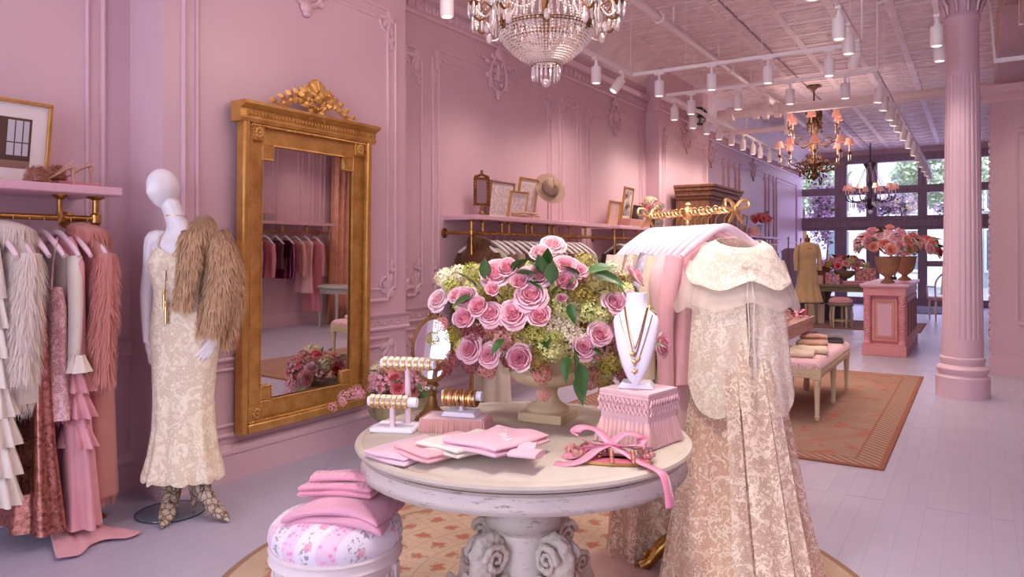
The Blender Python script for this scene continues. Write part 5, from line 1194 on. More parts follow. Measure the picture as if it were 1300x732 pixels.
along_y(MB(), [(.0, H-.12), (.085, H-.12), (.095, H-.10), (.088, H-.09), (.088, H-.045), (.115, H-.03), (.135, H-.018), (.135, H), (.0, H)], -W-.03, W+.03).build('cornice', GILT, mr)
m = MB()
for k in range(40):
    yy = -W+.03+k*(2*W-.06)/39; m.tube([(.09, yy+.014*cos(t_), H-.067+.014*sin(t_)*(1 if k % 2 else -1)) for t_ in [q*.8 for q in range(7)]], .0045, 5); m.ball((.092, yy+.012, H-.067), (.006,.008,.012), 6, 4)
tag(m.build('cornice_carving', GILT, mr), kind='stuff')
def gleaf(m, p, ang, L, w=.32):
    # carved leaf lying in the plane of the frame, tip along ang
    M_ = Matrix.Translation(p) @ Matrix.Rotation(ang, 4, 'X')
    m.add([M_ @ Vector(v) for v in ((0,0,0), (.012,L*.3,L*w*.5), (.022,L*.45,0), (.012,L*.3,-L*w*.5), (.012,L*.7,L*w*.42), (.012,L*.7,-L*w*.42), (.004,L,0), (-.012,L*.5,0))],
          [(0,2,1), (0,3,2), (1,2,4), (2,3,5), (2,6,4), (2,5,6), (0,1,7), (1,4,7), (4,6,7), (6,5,7), (5,3,7), (3,0,7)])
cr = MB().tube(spline([(.09,0,H+.02),(.10,-.05,H+.06),(.10,-.0,H+.11),(.10,.05,H+.06),(.09,0,H+.02)], 5), .014, 8).build('crest', GILT, mr)
for sy in (-1, 1):
    m = MB(); stem = spline([(.085, 0, H+.04), (.09, sy*.10, H+.085), (.085, sy*.20, H+.075), (.08, sy*.33, H+.02)], 6); m.tube(stem, fan([.009,.005], len(stem)), 6); m.build('spray_stem', GILT, cr)
    for i, p in enumerate(stem[2::3]):
        fr_ = 3*i/len(stem)
        for up_ in (-1, 1):
            a0 = atan2(p.z-stem[3*i].z, p.y-stem[3*i].y); q = MB(); gleaf(q, (0,0,0), a0+up_*R(34), .095*(1-.3*fr_), .5); q.build('leaf', GILT, cr, loc=p, ang=25)
    q = MB()
    for k in range(5): gleaf(q, (.10, sy*.085, H+.10), R(90)+R(-64+k*32)-sy*R(18), .085, .55)
    q.build('rosette', GILT, cr, ang=25)
q = MB()
for k in range(9):
    a = R(90)+R(-80+k*20); q.tube([(.09, 0, H+.11), (.115, .03*cos(a), H+.11+.045*sin(a)), (.10, .075*cos(a), H+.115+.095*sin(a)), (.085, .08*cos(a), H+.115+.112*sin(a))], [.008,.015,.019,.010], 6)
q.ball((.11,0,H+.10), (.02,.035,.035), 10, 7); q.build('shell', GILT, cr)
q = MB()
for k in range(9): a = R(180+k*22.5); q.ball((.11, .055*cos(a), H+.085+.05*sin(a)), .012, 7, 5)
for sy in (-1, 1):
    for k in range(4): gleaf(q, (.10, sy*.02, H+.02), R(-90)+sy*R(35+k*18), .09-.01*k, .3)
q.build('garland', GILT, cr, ang=30)

# ---- mossy urn of mixed flowers on the floor before the mirror
fc = Vector((-3.34, 3.88, 0)); t = thing('mossy_urn', fc, 'mossy stone scroll-handled urn on the floor before the gilt mirror', 'urn', R(10))
MB().lathe([(.11,0),(.115,.02),(.10,.04),(.07,.06),(.06,.09),(.09,.12),(.15,.17),(.19,.25),(.20,.33),(.215,.36),(.21,.385),(.185,.38),(.17,.30),(.0,.26)], 40, mod=lambda a, z, r: 1+(.03*sin(a*14) if .12 < z < .34 else 0)).build('bowl', STONE_GR, t)
for s in (-1, 1): MB().tube(spline([(s*.17,0,.20),(s*.24,0,.24),(s*.26,0,.33),(s*.23,0,.385),(s*.20,0,.36)], 5), .022, 8).build('handle', STONE_GR, t)
t = thing('mixed_posy', (0,0,0), 'peach and coral roses with pink blossom in the mossy urn', 'flowers')
dome(t, (fc.x, fc.y, .42), .23, .20, 22, 10, 26, 'ohwo', 'lplc', .05, 31, .1)
r_ = random.Random(8)
for k in range(9): cluster(t, Vector((fc.x, fc.y, .42))+Vector((-.30, -.92, 0))*(.22+.035*k)+Vector((r_.uniform(-.04,.04), 0, .05+r_.uniform(-.05,.05)-.012*k)), r_.uniform(.028,.045), 'l', r_)
# ================================================================== wall racks: pink shelf, brass rail below
def wall_rack(label, xw, xf, xr, y0, y1, posts, drops, rz_side=1, rod_y=None, twist=False):
    t = thing('display_shelf', (0,0,0), label, 'shelf'); zt = 1.685; zr = 1.53; s = 1 if xf > xw else -1
    a, b = sorted((xw, xf)); MB().box(a, b, y0, y1, zt-.042, zt).build('shelf', PINK_SHELF, t, bevel=.006)
    r0, r1 = rod_y or (y0+.02, y1-.06)
    P = [(xr, r0, zr), (xr, r1, zr)]
    MB().tube(P, .015, 12).build('rail', BRASS, t)
    if twist:
        m = MB(); n = int((r1-r0)/.035)
        for k in range(n): m.ball((xr, r0+(k+.5)*(r1-r0)/n, zr), (.019,.013,.019), 8, 4)
        tag(m.build('rail_beading', BRASS, t), kind='stuff')
    for yy in posts:
        MB().lathe([(.05,0),(.05,.006),(.03,.02),(.018,.03),(.016,.05),(.016,zr-.03),(.026,zr-.02),(.026,zr+.02),(.016,zr+.03),(.016,zt-.06),(.04,zt-.05),(.045,zt-.042)], 16, (xr, yy, 0)).build('post', BRASS, t)
    for yy in drops:
        MB().lathe([(.018,zr-.015),(.024,zr),(.018,zr+.015),(.013,zr+.03),(.013,zt-.065),(.022,zt-.058),(.034,zt-.05),(.038,zt-.042)], 14, (xr, yy, 0)).build('shelf_bracket', BRASS, t)
    for yy in (r0, r1):
        MB().tube([(xr, yy, zr), (xw, yy, zr)], .013, 10).build('wall_arm', BRASS, t); MB().lathe([(.045,0),(.045,.008),(.03,.016),(.014,.022)], 18, (xw, yy, zr), M=Matrix.Rotation(s*R(90), 4, 'Y')).build('rosette', BRASS, t)
    return t
HZ = 1.53-.075                        # top of a hanger on these rails
XR0 = -3.82
wall_rack('pink wall shelf with brass clothes rail at the left edge', -4.10, -3.65, XR0, -.3, 2.10, (2.055, .9, -.2), (1.88, 1.4, .4), rod_y=(-.25, 2.055))
def lhang(y, lab, mat=None): return hanger((XR0, y, HZ), 0, lab, mat)
def coat(name, label, y, mat, L, hw, hd, n, ln, seed, sl, xr=XR0, rz=0, z=HZ, strand=.0026, flare=1.0):
    t = thing(name, (xr, y, z), label, 'coat', rz); srcs = []
    b = gbody([(-.004,.055,.03), (-.035,.10,.05), (-.12,hw,hd*.8), (-.3,hw*.95,hd,0,.3), (-L*.6,hw*.95,hd*1.05,0,.5), (-L,hw*1.05*flare,hd*1.15*flare,0,.6)], 6, seed, .12); b.build('body', mat, t, ang=80); srcs.append(b)
    c = MB().tube([(.07*cos(a), .06*sin(a), .0-.02*sin(a)) for a in [2*pi*k/16 for k in range(16)]], .036, 8, closed=True); c.build('collar', mat, t, ang=80); srcs.append(c)
    for s in (-1, 1):
        q = sleeve((s*hw*.9,0,-.11), (s*(hw+.025),-.03,-.12-sl*.45), (s*(hw+.015),-.04,-.12-sl), .066, .064); q.build('sleeve', mat, t, ang=80); srcs.append(q)
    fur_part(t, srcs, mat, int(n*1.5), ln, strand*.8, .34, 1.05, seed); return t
# from the far left of the photo
lhang(1.60, 'pink hanger holding the white tiered dress at left edge')
P = [('bodice', gbody([(-.02,.05,.02),(-.06,.10,.03),(-.3,.15,.05,0,.3)], 6, 3, .2), IVORY_J)]
for k in range(7): P.append(('ruffle', gbody([(-.28-k*.13,.13+.008*k,.045+.004*k,0,.2), (-.28-k*.13-.15,.165+.008*k,.07+.004*k,0,1.0)], 13, k, .28, 96), IVORY_J))
garm('tiered_dress', 'white ruffled tiered dress hanging at the photo left edge', 'dress', (XR0+.04, 1.545, HZ), 0, P)
lhang(1.665, 'pink hanger inside the long ivory fur coat')
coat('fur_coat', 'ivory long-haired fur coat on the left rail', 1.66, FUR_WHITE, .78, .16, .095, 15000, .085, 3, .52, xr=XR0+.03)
lhang(1.735, 'pink hanger holding the rose gold sequin gown', )
b = gbody([(-.02,.05,.02),(-.05,.08,.025),(-.30,.13,.04,0,.2),(-.6,.16,.05,0,.4),(-1.0,.19,.065,0,.7),(-1.38,.235,.09,0,1.0)], 7, 4, .22)
t = garm('sequin_gown', 'rose gold sequin flower gown hanging below the ivory fur', 'dress', (XR0+.03, 1.725, HZ), 0, [('body', b, SEQ_GOLD)])
m = MB(); r_ = random.Random(6)
for k in range(420):
    f = [Vector(b.v[i]) for i in r_.choice(b.f[300:-2])][:4]; c = sum(f, Vector())/len(f); nn = (f[1]-f[0]).cross(f[2]-f[0]).normalized()
    if c.z > -.6: continue
    u = nn.orthogonal().normalized(); w = nn.cross(u); s_ = r_.uniform(.010,.018)
    for p in range(5): a = p*1.2566; m.add([c+nn*.003, c+(u*cos(a-.5)+w*sin(a-.5))*s_+nn*.006, c+(u*cos(a)+w*sin(a))*s_*1.25+nn*.01, c+(u*cos(a+.5)+w*sin(a+.5))*s_+nn*.006], [(0,1,2,3)])
tag(m.build('sequin_flower', sequin('pink_paillettes', srgb(226,160,156), srgb(180,110,104), 90, .6), t), kind='stuff')
lhang(1.80, 'pink hanger with the fluffy pink lace mini dress')
b = gbody([(-.26,.10,.035),(-.36,.13,.045,0,.2),(-.55,.125,.05,0,.4),(-.88,.155,.07,0,.8)], 8, 5, .2)
t = garm('lace_minidress', 'dusty pink fringed lace slip dress on the left rail', 'dress', (XR0+.07, 1.795, HZ), 0, [('body', b, LACE_PINK)])
for sx in (-.08, .08): MB().tube([(sx,0,-.03), (sx,-.02,-.15), (sx*1.1,-.03,-.27)], .004, 5).build('strap', LACE_PINK, t)
fur_part(t, [b], fur('pink_feather', srgb(206,130,140), srgb(236,176,182)), 3800, .045, .003, .6, .6, 8, 'fringe', .6)
lhang(1.87, 'pink hanger under the cream ruffle blouse')
P = simple_top(.62, .16, .045, 4, .50, 1.05, IVORY_J, .045)
for s in (1,):
    for k in range(3): P.append(('ruffle', gbody([(-.12-.06*k,.05,.02),(-.20-.06*k,.07,.035,0,1)], 9, k, .3), IVORY_J))
P.append(('cuff_frill', MB().loft([gring(z, r1_, r1_*.8, -.02, 40, .3*(k > 0), 8, 1, .222) for k, (z, r1_) in enumerate(((-.58,.035),(-.66,.06)))], True, False), IVORY_J))
garm('ruffle_blouse', 'cream silk blouse with ruffled sleeves on the left rail', 'blouse', (XR0, 1.87, HZ), 0, P)
lhang(1.925, 'pink hanger holding the tiered pink chiffon gown')
b = gbody([(-.02,.05,.02),(-.05,.08,.03),(-.15,.16,.035),(-.5,.15,.045,0,.4),(-.9,.18,.055,0,.8),(-1.40,.25,.085,0,1)], 8, 6, .25)
CHIF = cloth('pink_chiffon', srgb(226,160,168), srgb(214,146,156), 200, .4, .6)
t = garm('chiffon_gown', 'dusty pink chiffon gown with ruffles trailing on the floor', 'dress', (XR0+.05, 1.88, HZ), 0, [('body', b, CHIF)])
for z, w in ((-.66,.17), (-.78,.19), (-.92,.20)): gbody([(z,w*.9,.05,0,.3), (z-.10,w*1.15,.07,0,1)], 11, 2, .35, 80).build('ruffle', CHIF, t, ang=80)
def train(u, v):
    x = .05+.30*v+.04*sin(u*9); y_ = -.02+(u-.5)*(.16+.22*v); return Vector((x, y_, -HZ+.012+.03*(1-v)**2*4*.25+.012*abs(sin(u*11+v*4))*(1-.5*v)))
MB().grid(train, 24, 10).build('train', CHIF, t, solid=.004, ang=80)
lhang(2.005, 'pink hanger inside the floor length pink fur coat')
coat('fur_coat', 'long dusty pink fur coat, last on the left rail', 2.005, FUR_PINK, 1.30, .16, .085, 19000, .075, 7, .58, flare=1.02, xr=XR0+.03)
# on the shelf: photograph, box, feathered heels
t = thing('framed_photo', (-4.0, 1.62, 1.686), 'large gold framed fashion photograph leaning on the left shelf', 'picture frame', R(90)); t.rotation_euler = (R(9), 0, R(90))
def frame_rect(t, w, h, fw, mat, inner, matte=.05, d=.02):
    for a, b_, c, e in ((-w/2, w/2, 0, fw), (-w/2, w/2, h-fw, h), (-w/2, -w/2+fw, fw, h-fw), (w/2-fw, w/2, fw, h-fw)): MB().box(a, b_, -d, d*.3, c, e).build('frame_bar', mat, t, bevel=.003)
    MB().box(-w/2+fw, w/2-fw, -d*.3, 0, fw, h-fw).build('mat_board', PAPER, t); q = fw+matte
    MB().box(-w/2+q, w/2-q, -d*.36, -d*.3, q, h-q).build('print', inner, t)
def photo_mat(name, stops, sc=3, ang=0):
    t_ = NT(name); co = t_.coord('Object', (1,1,1)); n_ = t_.noise(co, sc, 3); t_.col(t_.ramp(n_, stops, 'EASE')); t_.b.inputs['Roughness'].default_value = .3; return t_.m
frame_rect(t, .56, .42, .018, GILT, photo_mat('fashion_photo', [(.3, srgb(66,48,42)), (.5, srgb(92,70,60)), (.7, srgb(112,90,78))], 3), .07)
pv = MB(); [pv.box(a, b_, -.0083, -.0075, c, e) for a, b_ in ((.085,.115),(.121,.15),(.156,.18)) for c, e in ((.15,.21),(.216,.32))]; pv.build('printed_window', pm('photo_pale', srgb(206,204,214), .4), t)
pv = MB().box(-.19,.19,-.0083,-.0075,.09,.125); pv.build('printed_floor', pm('photo_floor', srgb(150,120,104), .4), t)
pv = MB(); pv.add([Vector((x, -.0085, z)) for x, z in ((-.02,.10),(.06,.10),(.05,.2),(.035,.25),(.03,.28),(.01,.28),(.005,.25),(-.01,.2))], [tuple(range(8))[::-1]]); pv.build('printed_figure', pm('photo_lilac', srgb(176,140,160), .4), t, False)
tag(MB().box(-.07,.07,-.10,.10,0,.022).build('keepsake_box', cloth('rose_box', srgb(206,140,140)), loc=(-3.83, 1.945, 1.687), bevel=.003), 'flat rose pink box under the feathered heels', 'box')
def heel_shoe(loc, rz, label, z):
    t = thing('feathered_heel', loc, label, 'shoes', rz, 'feathered heels on the left shelf'); NUDE = pm('nude_satin', srgb(206,160,136), .4)
    prof = spline([(.11,0,.006),(.075,0,.006),(.04,0,.012),(-.01,0,.035),(-.06,0,.07),(-.10,0,.088)], 5); wv = fan([.012,.034,.036,.026,.022,.026], len(prof))
    m = MB(); m.loft([[p+Vector((0, w*cos(a), .005*sin(a))) for a in [2*pi*k/12 for k in range(12)]] for p, w in zip(prof, wv)]); m.build('sole', NUDE, t)
    MB().tube([(-.098,0,.085),(-.10,0,.04),(-.102,0,.002)], [.014,.006,.004], 8).build('stiletto', NUDE, t)
    v = MB().tube([(.055, .04*cos(a), .008+.042*sin(a)) for a in [pi*k/10 for k in range(11)]], .016, 8, flat=2.0, up=(1,0,0)); v.build('vamp', NUDE, t); fur_part(t, [v], FUR_TAN, 1400, .032, .0012, .9, .1, 9, 'feather', .8)
    MB().tube(spline([(-.03,.03,.05),(-.08,.025,.10),(-.105,0,.115),(-.08,-.025,.10),(-.03,-.03,.05)], 4), .003, 5).build('slingback', NUDE, t); return t
heel_shoe((-3.75, 1.80, 1.686), R(-100), 'nude feathered stiletto at the shelf front', 0); heel_shoe((-3.84, 1.93, 1.711), R(-112), 'nude feathered stiletto standing on the rose box', 0)

# ================================================================== rack 1 on the far left wall
X1 = -3.70
wall_rack('long pink wall shelf with beaded brass rail behind the bouquet', -4.0, -3.62, X1, 5.2, 7.9, (5.21,), (5.38, 5.69, 5.81, 6.12, 6.23, 6.57, 6.67, 7.04, 7.4), rod_y=(5.21, 7.6), twist=True)
hanger((X1, 5.30, HZ), R(10), 'white hanger inside the ginger fur coat', HANGER_W)
coat('fur_coat', 'ginger fox fur coat behind the bouquet', 5.30, FUR_FOX, .95, .155, .13, 8000, .075, 11, .55, xr=X1+.01, strand=.004, rz=R(10))
cols = [('taupe', (150,112,94)), ('mushroom', (176,146,126)), ('brown velvet', (108,72,52)), ('chestnut', (134,92,66)), ('grey lace', (168,150,146)), ('camel', (176,132,96)), ('cocoa', (98,64,50)), ('oatmeal', (206,186,166)), ('dusty mauve', (160,116,116)), ('walnut', (120,84,64)), ('sand', (196,164,136)), ('olive brown', (126,104,76)), ('bark', (112,82,66)), ('stone', (188,172,158))]
tops = {}
for k, (nm, c) in enumerate(cols):
    yy = 5.60+k*.125
    hanger((X1, yy, HZ), 0, 'white hanger with the %s blouse behind the bouquet' % nm, HANGER_W, group='hangers on the long shelf rail')
    P = simple_top(.62+.06*(k % 3), .19, .035, k, .45 if k % 2 else None, 1.0, fabric(*c))
    garm('blouse', '%s blouse hanging on the rail behind the bouquet' % nm, 'blouse', (X1, yy, HZ), 0, P, 'clothes on the long shelf rail')
hanger((X1, 5.50, HZ), 0, 'white hanger of the floor length cream gown', HANGER_W)
garm('gown', 'cream floor length gown seen under the bouquet by the fur', 'dress', (X1, 5.50, HZ), 0, simple_top(1.43, .18, .045, 5, None, 1.1, fabric(236,220,196)))
ST = 1.686
# hand mirror on stand, prints, folded tops, hat
t = thing('shelf_mirror', (-3.84, 5.56, ST), 'small ornate brass easel mirror on the long pink shelf', 'mirror', R(62))
MB().lathe([(.055,0),(.055,.01),(.04,.02),(.02,.04),(.012,.06),(.018,.075),(.012,.10)], 20).build('foot', GILT_DK, t)
w, h, z0_ = .075, .26, .10
for a, b_, c, e in ((-w, w, 0, .025), (-w, w, h-.025, h), (-w, -w+.025, 0, h), (w-.025, w, 0, h)): MB().box(a, b_, -.012, .012, z0_+c, z0_+e).build('frame_bar', GILT_DK, t, bevel=.004)
MB().box(-w+.02, w-.02, -.004, .004, z0_+.02, z0_+h-.02).build('glass', MIRROR, t, False)
m = MB()
for k in range(9):
    for sx in (-1, 1): m.ball((sx*w, -.008, z0_+.01+k*h/9), (.012,.012,.016), 6, 5)
for k in range(7): m.ball((-w+.01+k*.022, -.008, z0_+h+.004+.02*(1-abs(k-3)/3)), .014, 6, 5)
m.ball((0,-.008,z0_+h+.045), (.016,.012,.026), 7, 6); m.build('crest', GILT_DK, t)
def lean(loc, label, w, h, fw, mat, pr, lean_=8, rz=90, matte=.03, grp=None): t = thing('framed_print', loc, label, 'picture frame', 0, grp); t.rotation_euler = (R(lean_), 0, R(rz)); frame_rect(t, w, h, fw, mat, pr, matte); return t
SKT = photo_mat('pale_sketch', [(.40, srgb(232,222,224)), (.52, srgb(214,190,196)), (.6, srgb(236,228,230))], 14)
lean((-3.925, 5.98, ST), 'wide dark topped frame behind the easel mirror', .42, .36, .016, pm('brown_frame', srgb(150,110,86), .5), SKT, 7)
lean((-3.90, 6.40, ST), 'tall gold framed fashion sketch on the long shelf', .36, .43, .018, GILT, SKT, 9, 90, .04)
lean((-3.80, 6.08, ST), 'small gold framed print before the tall sketch', .29, .27, .016, GILT, SKT, 11, 86)
folded('folded_sweater', TAN_K, 'tan folded knit on the long shelf, left of the pair', 'sweater', (-3.74, 6.06, ST), R(90), .14, .17, .06, 51, 3)
folded('folded_sweater', fabric(214,170,152), 'peach folded knit on the long shelf by the hat', 'sweater', (-3.74, 6.235, ST), R(90), .15, .17, .06, 52, 3)
t = thing('hat_stand', (-3.76, 6.66, ST), 'thin brass stand holding up the taupe hat', 'stand')
MB().lathe([(.04,0),(.04,.006),(.008,.012),(.005,.02),(.005,.28),(.03,.285),(.03,.30)], 16).build('stand', BRASS, t)
t = thing('fedora_hat', (-3.74, 6.66, ST+.33), 'taupe felt fedora tipped on a brass hat stand', 'hat'); t.rotation_euler = (R(14), R(62), R(-22))
FELT = cloth('taupe_felt', srgb(168,138,118), srgb(156,126,108), 90)
MB().lathe([(.085,.0),(.13,-.004),(.165,.004),(.172,.010),(.165,.012),(.13,.004),(.085,.008)], 56, mod=lambda a, z, r: 1+.04*cos(2*a), cap=False).build('brim', FELT, t)
m = MB(); m.loft([[Vector((r*1.12*cos(a), r*sin(a)*(1-.3*max(0, cos(a))*(z > .06)), z-(.03 if z > .1 and abs(sin(a)) < .4 else 0))) for a in [2*pi*k/32 for k in range(32)]] for r, z in ((.088,.004),(.088,.03),(.082,.07),(.07,.105),(.045,.118),(.01,.10))]); m.build('crown', FELT, t, ang=60)
MB().lathe([(.0895,.008),(.0905,.012),(.0905,.028),(.0895,.032)], 32, cap=False, mod=lambda a, z, r: sqrt((1.12*cos(a))**2+sin(a)**2)).build('hat_band', fabric(120,96,80), t)

# ================================================================== rack 2
wall_rack('shorter pink wall shelf with brass rail before the armoire', -4.0, -3.62, X1, 8.14, 9.88, (8.19,), (8.45, 8.9, 9.3, 9.7), rod_y=(8.19, 9.8), twist=True)
for k, (nm, c) in enumerate((('black', (52,40,42)), ('plum brown', (84,58,60)), ('charcoal', (74,66,70)), ('espresso', (70,48,42)), ('mole grey', (120,104,104)))):
    hanger((X1, 8.33+k*.22, HZ), 0, 'white hanger with the %s jacket on the short rail' % nm, HANGER_W); garm('jacket', '%s jacket hanging on the short shelf rail' % nm, 'jacket', (X1, 8.33+k*.22, HZ), 0, simple_top(.7, .2, .05, k, .5, 1, fabric(*c)))
lean((-3.88, 8.50, ST), 'plain gold framed picture, leftmost on the short shelf', .33, .32, .018, GILT, photo_mat('peach_print', [(.4, srgb(222,190,180)), (.6, srgb(206,170,160))], 4), 8, 90, .0)
lean((-3.86, 8.86, ST+.10), 'gold framed photograph of a figure on the short shelf', .30, .42, .02, GILT, photo_mat('figure_photo', [(.4, srgb(80,64,62)), (.5, srgb(170,150,146)), (.6, srgb(226,214,210))], 9), 8, 90, .03)
lean((-3.84, 9.15, ST+.10), 'small dark framed photograph on the stone coloured box', .24, .20, .018, pm('dark_frame', srgb(80,56,44), .5), photo_mat('dark_photo', [(.4, srgb(60,44,42)), (.6, srgb(140,120,112))], 7), 10, 90, .0)
tag(MB().box(-.10,.10,-.33,.33,0,.10).build('stone_box', pm('pink_stone', srgb(196,150,140), .6, var=(12, srgb(176,130,122), .3, .7)), loc=(-3.80, 9.0, ST), bevel=.006), 'pinkish box under the two right frames on the short shelf', 'box')
t = thing('black_bag', (-3.74, 9.02, ST+.101), 'small black bag standing on the pinkish box', 'bag', R(90)); MB().prism([(-.10,0),(.10,0),(.075,.09),(.03,.13),(-.02,.13),(-.07,.08)], .07, Matrix.Translation((0,-.035,0))).build('body', fabric(40,32,36), t, bevel=.012); MB().tube(spline([(-.04,0,.10),(-.03,0,.17),(.03,0,.17),(.04,0,.11)], 5), .006, 6).build('handle', BLACK_M, t)
t = thing('black_clutch', (-3.72, 9.55, ST), 'black structured case at the right end of the short shelf', 'bag', R(90)); MB().box(-.16,.16,-.06,.06,0,.13).build('body', fabric(52,42,46), t, bevel=.012); MB().box(-.165,.165,-.064,-.055,.06,.12).build('flap', fabric(58,46,50), t, bevel=.004)
t = thing('vase', (-3.81, 9.62, ST), 'small ceramic vase at the back of the short shelf', 'vase'); MB().lathe([(.04,0),(.06,.05),(.065,.11),(.04,.17),(.045,.2),(.038,.2),(0,.16)], 20).build('body', STONE, t)
t = thing('flower_posy', (0,0,0), 'posy of pink and cream blooms above the short shelf', 'flowers'); dome(t, (-3.79, 9.62, ST+.26), .145, .17, 13, 9, 16, 'wop', 'cpl', .045, 44, -.1)

# ================================================================== clothes rail with bow finials in the middle of the room
A0 = Vector((-.798, 2.866, 0)); A1 = Vector((-1.274, 3.216, 0)); RU = (A0-A1).normalized(); RZ = R(39); RZR = 1.526   # local y of a hanging garment looks back along the rail
mid = (A0+A1)/2
t = thing('garment_rail', (mid.x, mid.y, .012), 'gold rope twist clothes rail with bow finials and lion paw feet', 'clothes rail', atan2(RU.y, RU.x)); zr = RZR-.012; hl = (A0-A1).length/2
m = MB(); m.tube([(-hl,0,zr),(hl,0,zr)], .010, 10); m.build('rail', GOLD, t)
m = MB(); n = 90
for s in (0, pi): m.tube([(-hl+2*hl*k/n, .009*cos(k*.75+s), zr+.009*sin(k*.75+s)) for k in range(n+1)], .0062, 6)
m.build('rope_twist', GOLD, t)
MB().lathe([(.03,.10),(.03,.13),(.014,.15),(.0095,.17),(.0095,zr-.05),(.016,zr-.045),(.012,zr-.03),(.024,zr-.015),(.024,zr+.015),(.014,zr+.025),(.016,zr+.035),(.006,zr+.045)], 16).build('post', GOLD, t)
for k in range(3):
    a = R(-105+120*k); d = Vector((cos(a), sin(a), 0))
    m = MB(); P = spline([Vector((0,0,.13)), d*.05+Vector((0,0,.14)), d*.12+Vector((0,0,.10)), d*.17+Vector((0,0,.045)), d*.21+Vector((0,0,.025))], 5); m.tube(P, fan([.03,.034,.032,.024,.024], len(P)), 10)
    s = Vector((-d.y, d.x, 0))
    for q in (-1, -.33, .33, 1): m.ball(d*.235+s*.016*q+Vector((0,0,.016)), (.018,.011,.014), 8, 6, Matrix.Rotation(a, 4, 'Z'))
    for q in range(5): m.ball(d*(.06+.03*q)+Vector((0,0,.155-.02*q)), (.016,.02,.014), 7, 5)
    m.build('lion_paw_foot', BRASS, t)
def bow(c, s):
    m = MB()
    for sg in (-1, 1):
        m.tube(spline([(c, 0, zr), (c+.006*s, sg*.022, zr+.03), (c+.01*s, sg*.05, zr+.034), (c+.012*s, sg*.052, zr+.008), (c+.006*s, sg*.02, zr+.002), (c, 0, zr)], 5), .006, 7, flat=1.6, up=(1,0,0))
        m.tube(spline([(c, 0, zr), (c+.006*s, sg*.015, zr-.03), (c+.01*s, sg*.034, zr-.052)], 4), fan([.006,.009,.006], 9), 7, flat=.6, up=(1,0,0))
    m.ball((c+.003*s, 0, zr), .013, 10, 7); m.build('bow_finial', GOLD, t)
bow(hl+.01, 1); bow(-hl-.01, -1)
GH = RZR-.068
def rl(s): p = A0-RU*s; return (p.x, p.y, GH)
HW = .175
RAIL = [(.05,'front gown'), (.105,'rose pink cardigan'), (.155,'ballet pink silk dress'), (.20,'pale blush slip'), (.245,'oatmeal knit dress'), (.29,'silver sequin top'), (.335,'taupe chiffon dress'), (.38,'champagne lace gown'), (.42,'ecru beaded dress'), (.465,'nude tulle gown'), (.51,'ivory silk dress'), (.55,'embroidered blush robe')]
for s, nm in RAIL: hanger(rl(s), RZ, 'blush hanger of the %s on the gold rail' % nm, None, HW, .115)
def G(nm, label, cat, s, parts): return garm(nm, label, cat, rl(s), RZ, parts)
G('cardigan', 'rose pink knit cardigan behind the lace gown', 'cardigan', .105, simple_top(.62, .18, .035, 1, .52, 1, knit('rose_knit', srgb(240,182,188)), .042))
G('dress', 'ballet pink silk midi dress on the gold rail', 'dress', .155, simple_top(.98, .175, .035, 2, .22, 1.0, fabric(242,200,198), .05))
G('dress', 'pale blush slip dress on the gold rail', 'dress', .20, simple_top(1.0, .17, .03, 3, None, 1.0, fabric(240,208,200)))
G('dress', 'oatmeal knit dress on the gold rail', 'dress', .245, simple_top(.95, .18, .035, 5, .5, 1.0, CREAM_K, .045))
G('top', 'silver sequin top on the gold rail', 'top', .29, simple_top(.55, .18, .03, 6, .24, 1.0, SEQ_SILVER, .05))
G('dress', 'taupe chiffon dress on the gold rail', 'dress', .335, simple_top(1.05, .18, .035, 7, .45, 1.0, fabric(206,182,160), .045))
G('gown', 'champagne lace gown on the gold rail', 'dress', .38, simple_top(1.15, .18, .035, 8, .3, 1.0, LACE_CREAM, .05))
G('dress', 'ecru beaded dress on the gold rail', 'dress', .42, simple_top(1.1, .18, .035, 9, .45, 1.0, sequin('ecru_beads', srgb(226,204,178), srgb(190,160,130), 80, .4), .045))
G('gown', 'nude tulle gown pooling behind the round table', 'dress', .465, simple_top(1.42, .18, .05, 10, None, 1.35, TULLE_BR)+[('underskirt', gbody([(-.5,.15,.05),(-1.0,.2,.09,0,.6),(-1.44,.26,.14,0,1)], 9, 3, .25), LACE_GOWN), ('pooled_hem', MB().grid(lambda u, v: Vector(((u-.5)*.75, -.30+.36*v, -GH+.022+.02*abs(sin(u*13+v*5)))), 30, 8), TULLE_PK)])
G('dress', 'ivory silk dress on the gold rail', 'dress', .51, simple_top(1.05, .18, .035, 11, .4, 1.0, fabric(236,216,200), .045))
G('robe', 'embroidered blush robe, last on the gold rail', 'robe', .55, simple_top(1.1, .185, .045, 12, .52, 1.0, cloth('blush_embroidered', srgb(240,206,190), srgb(222,176,150), 40, .3, .7, .6), .055))
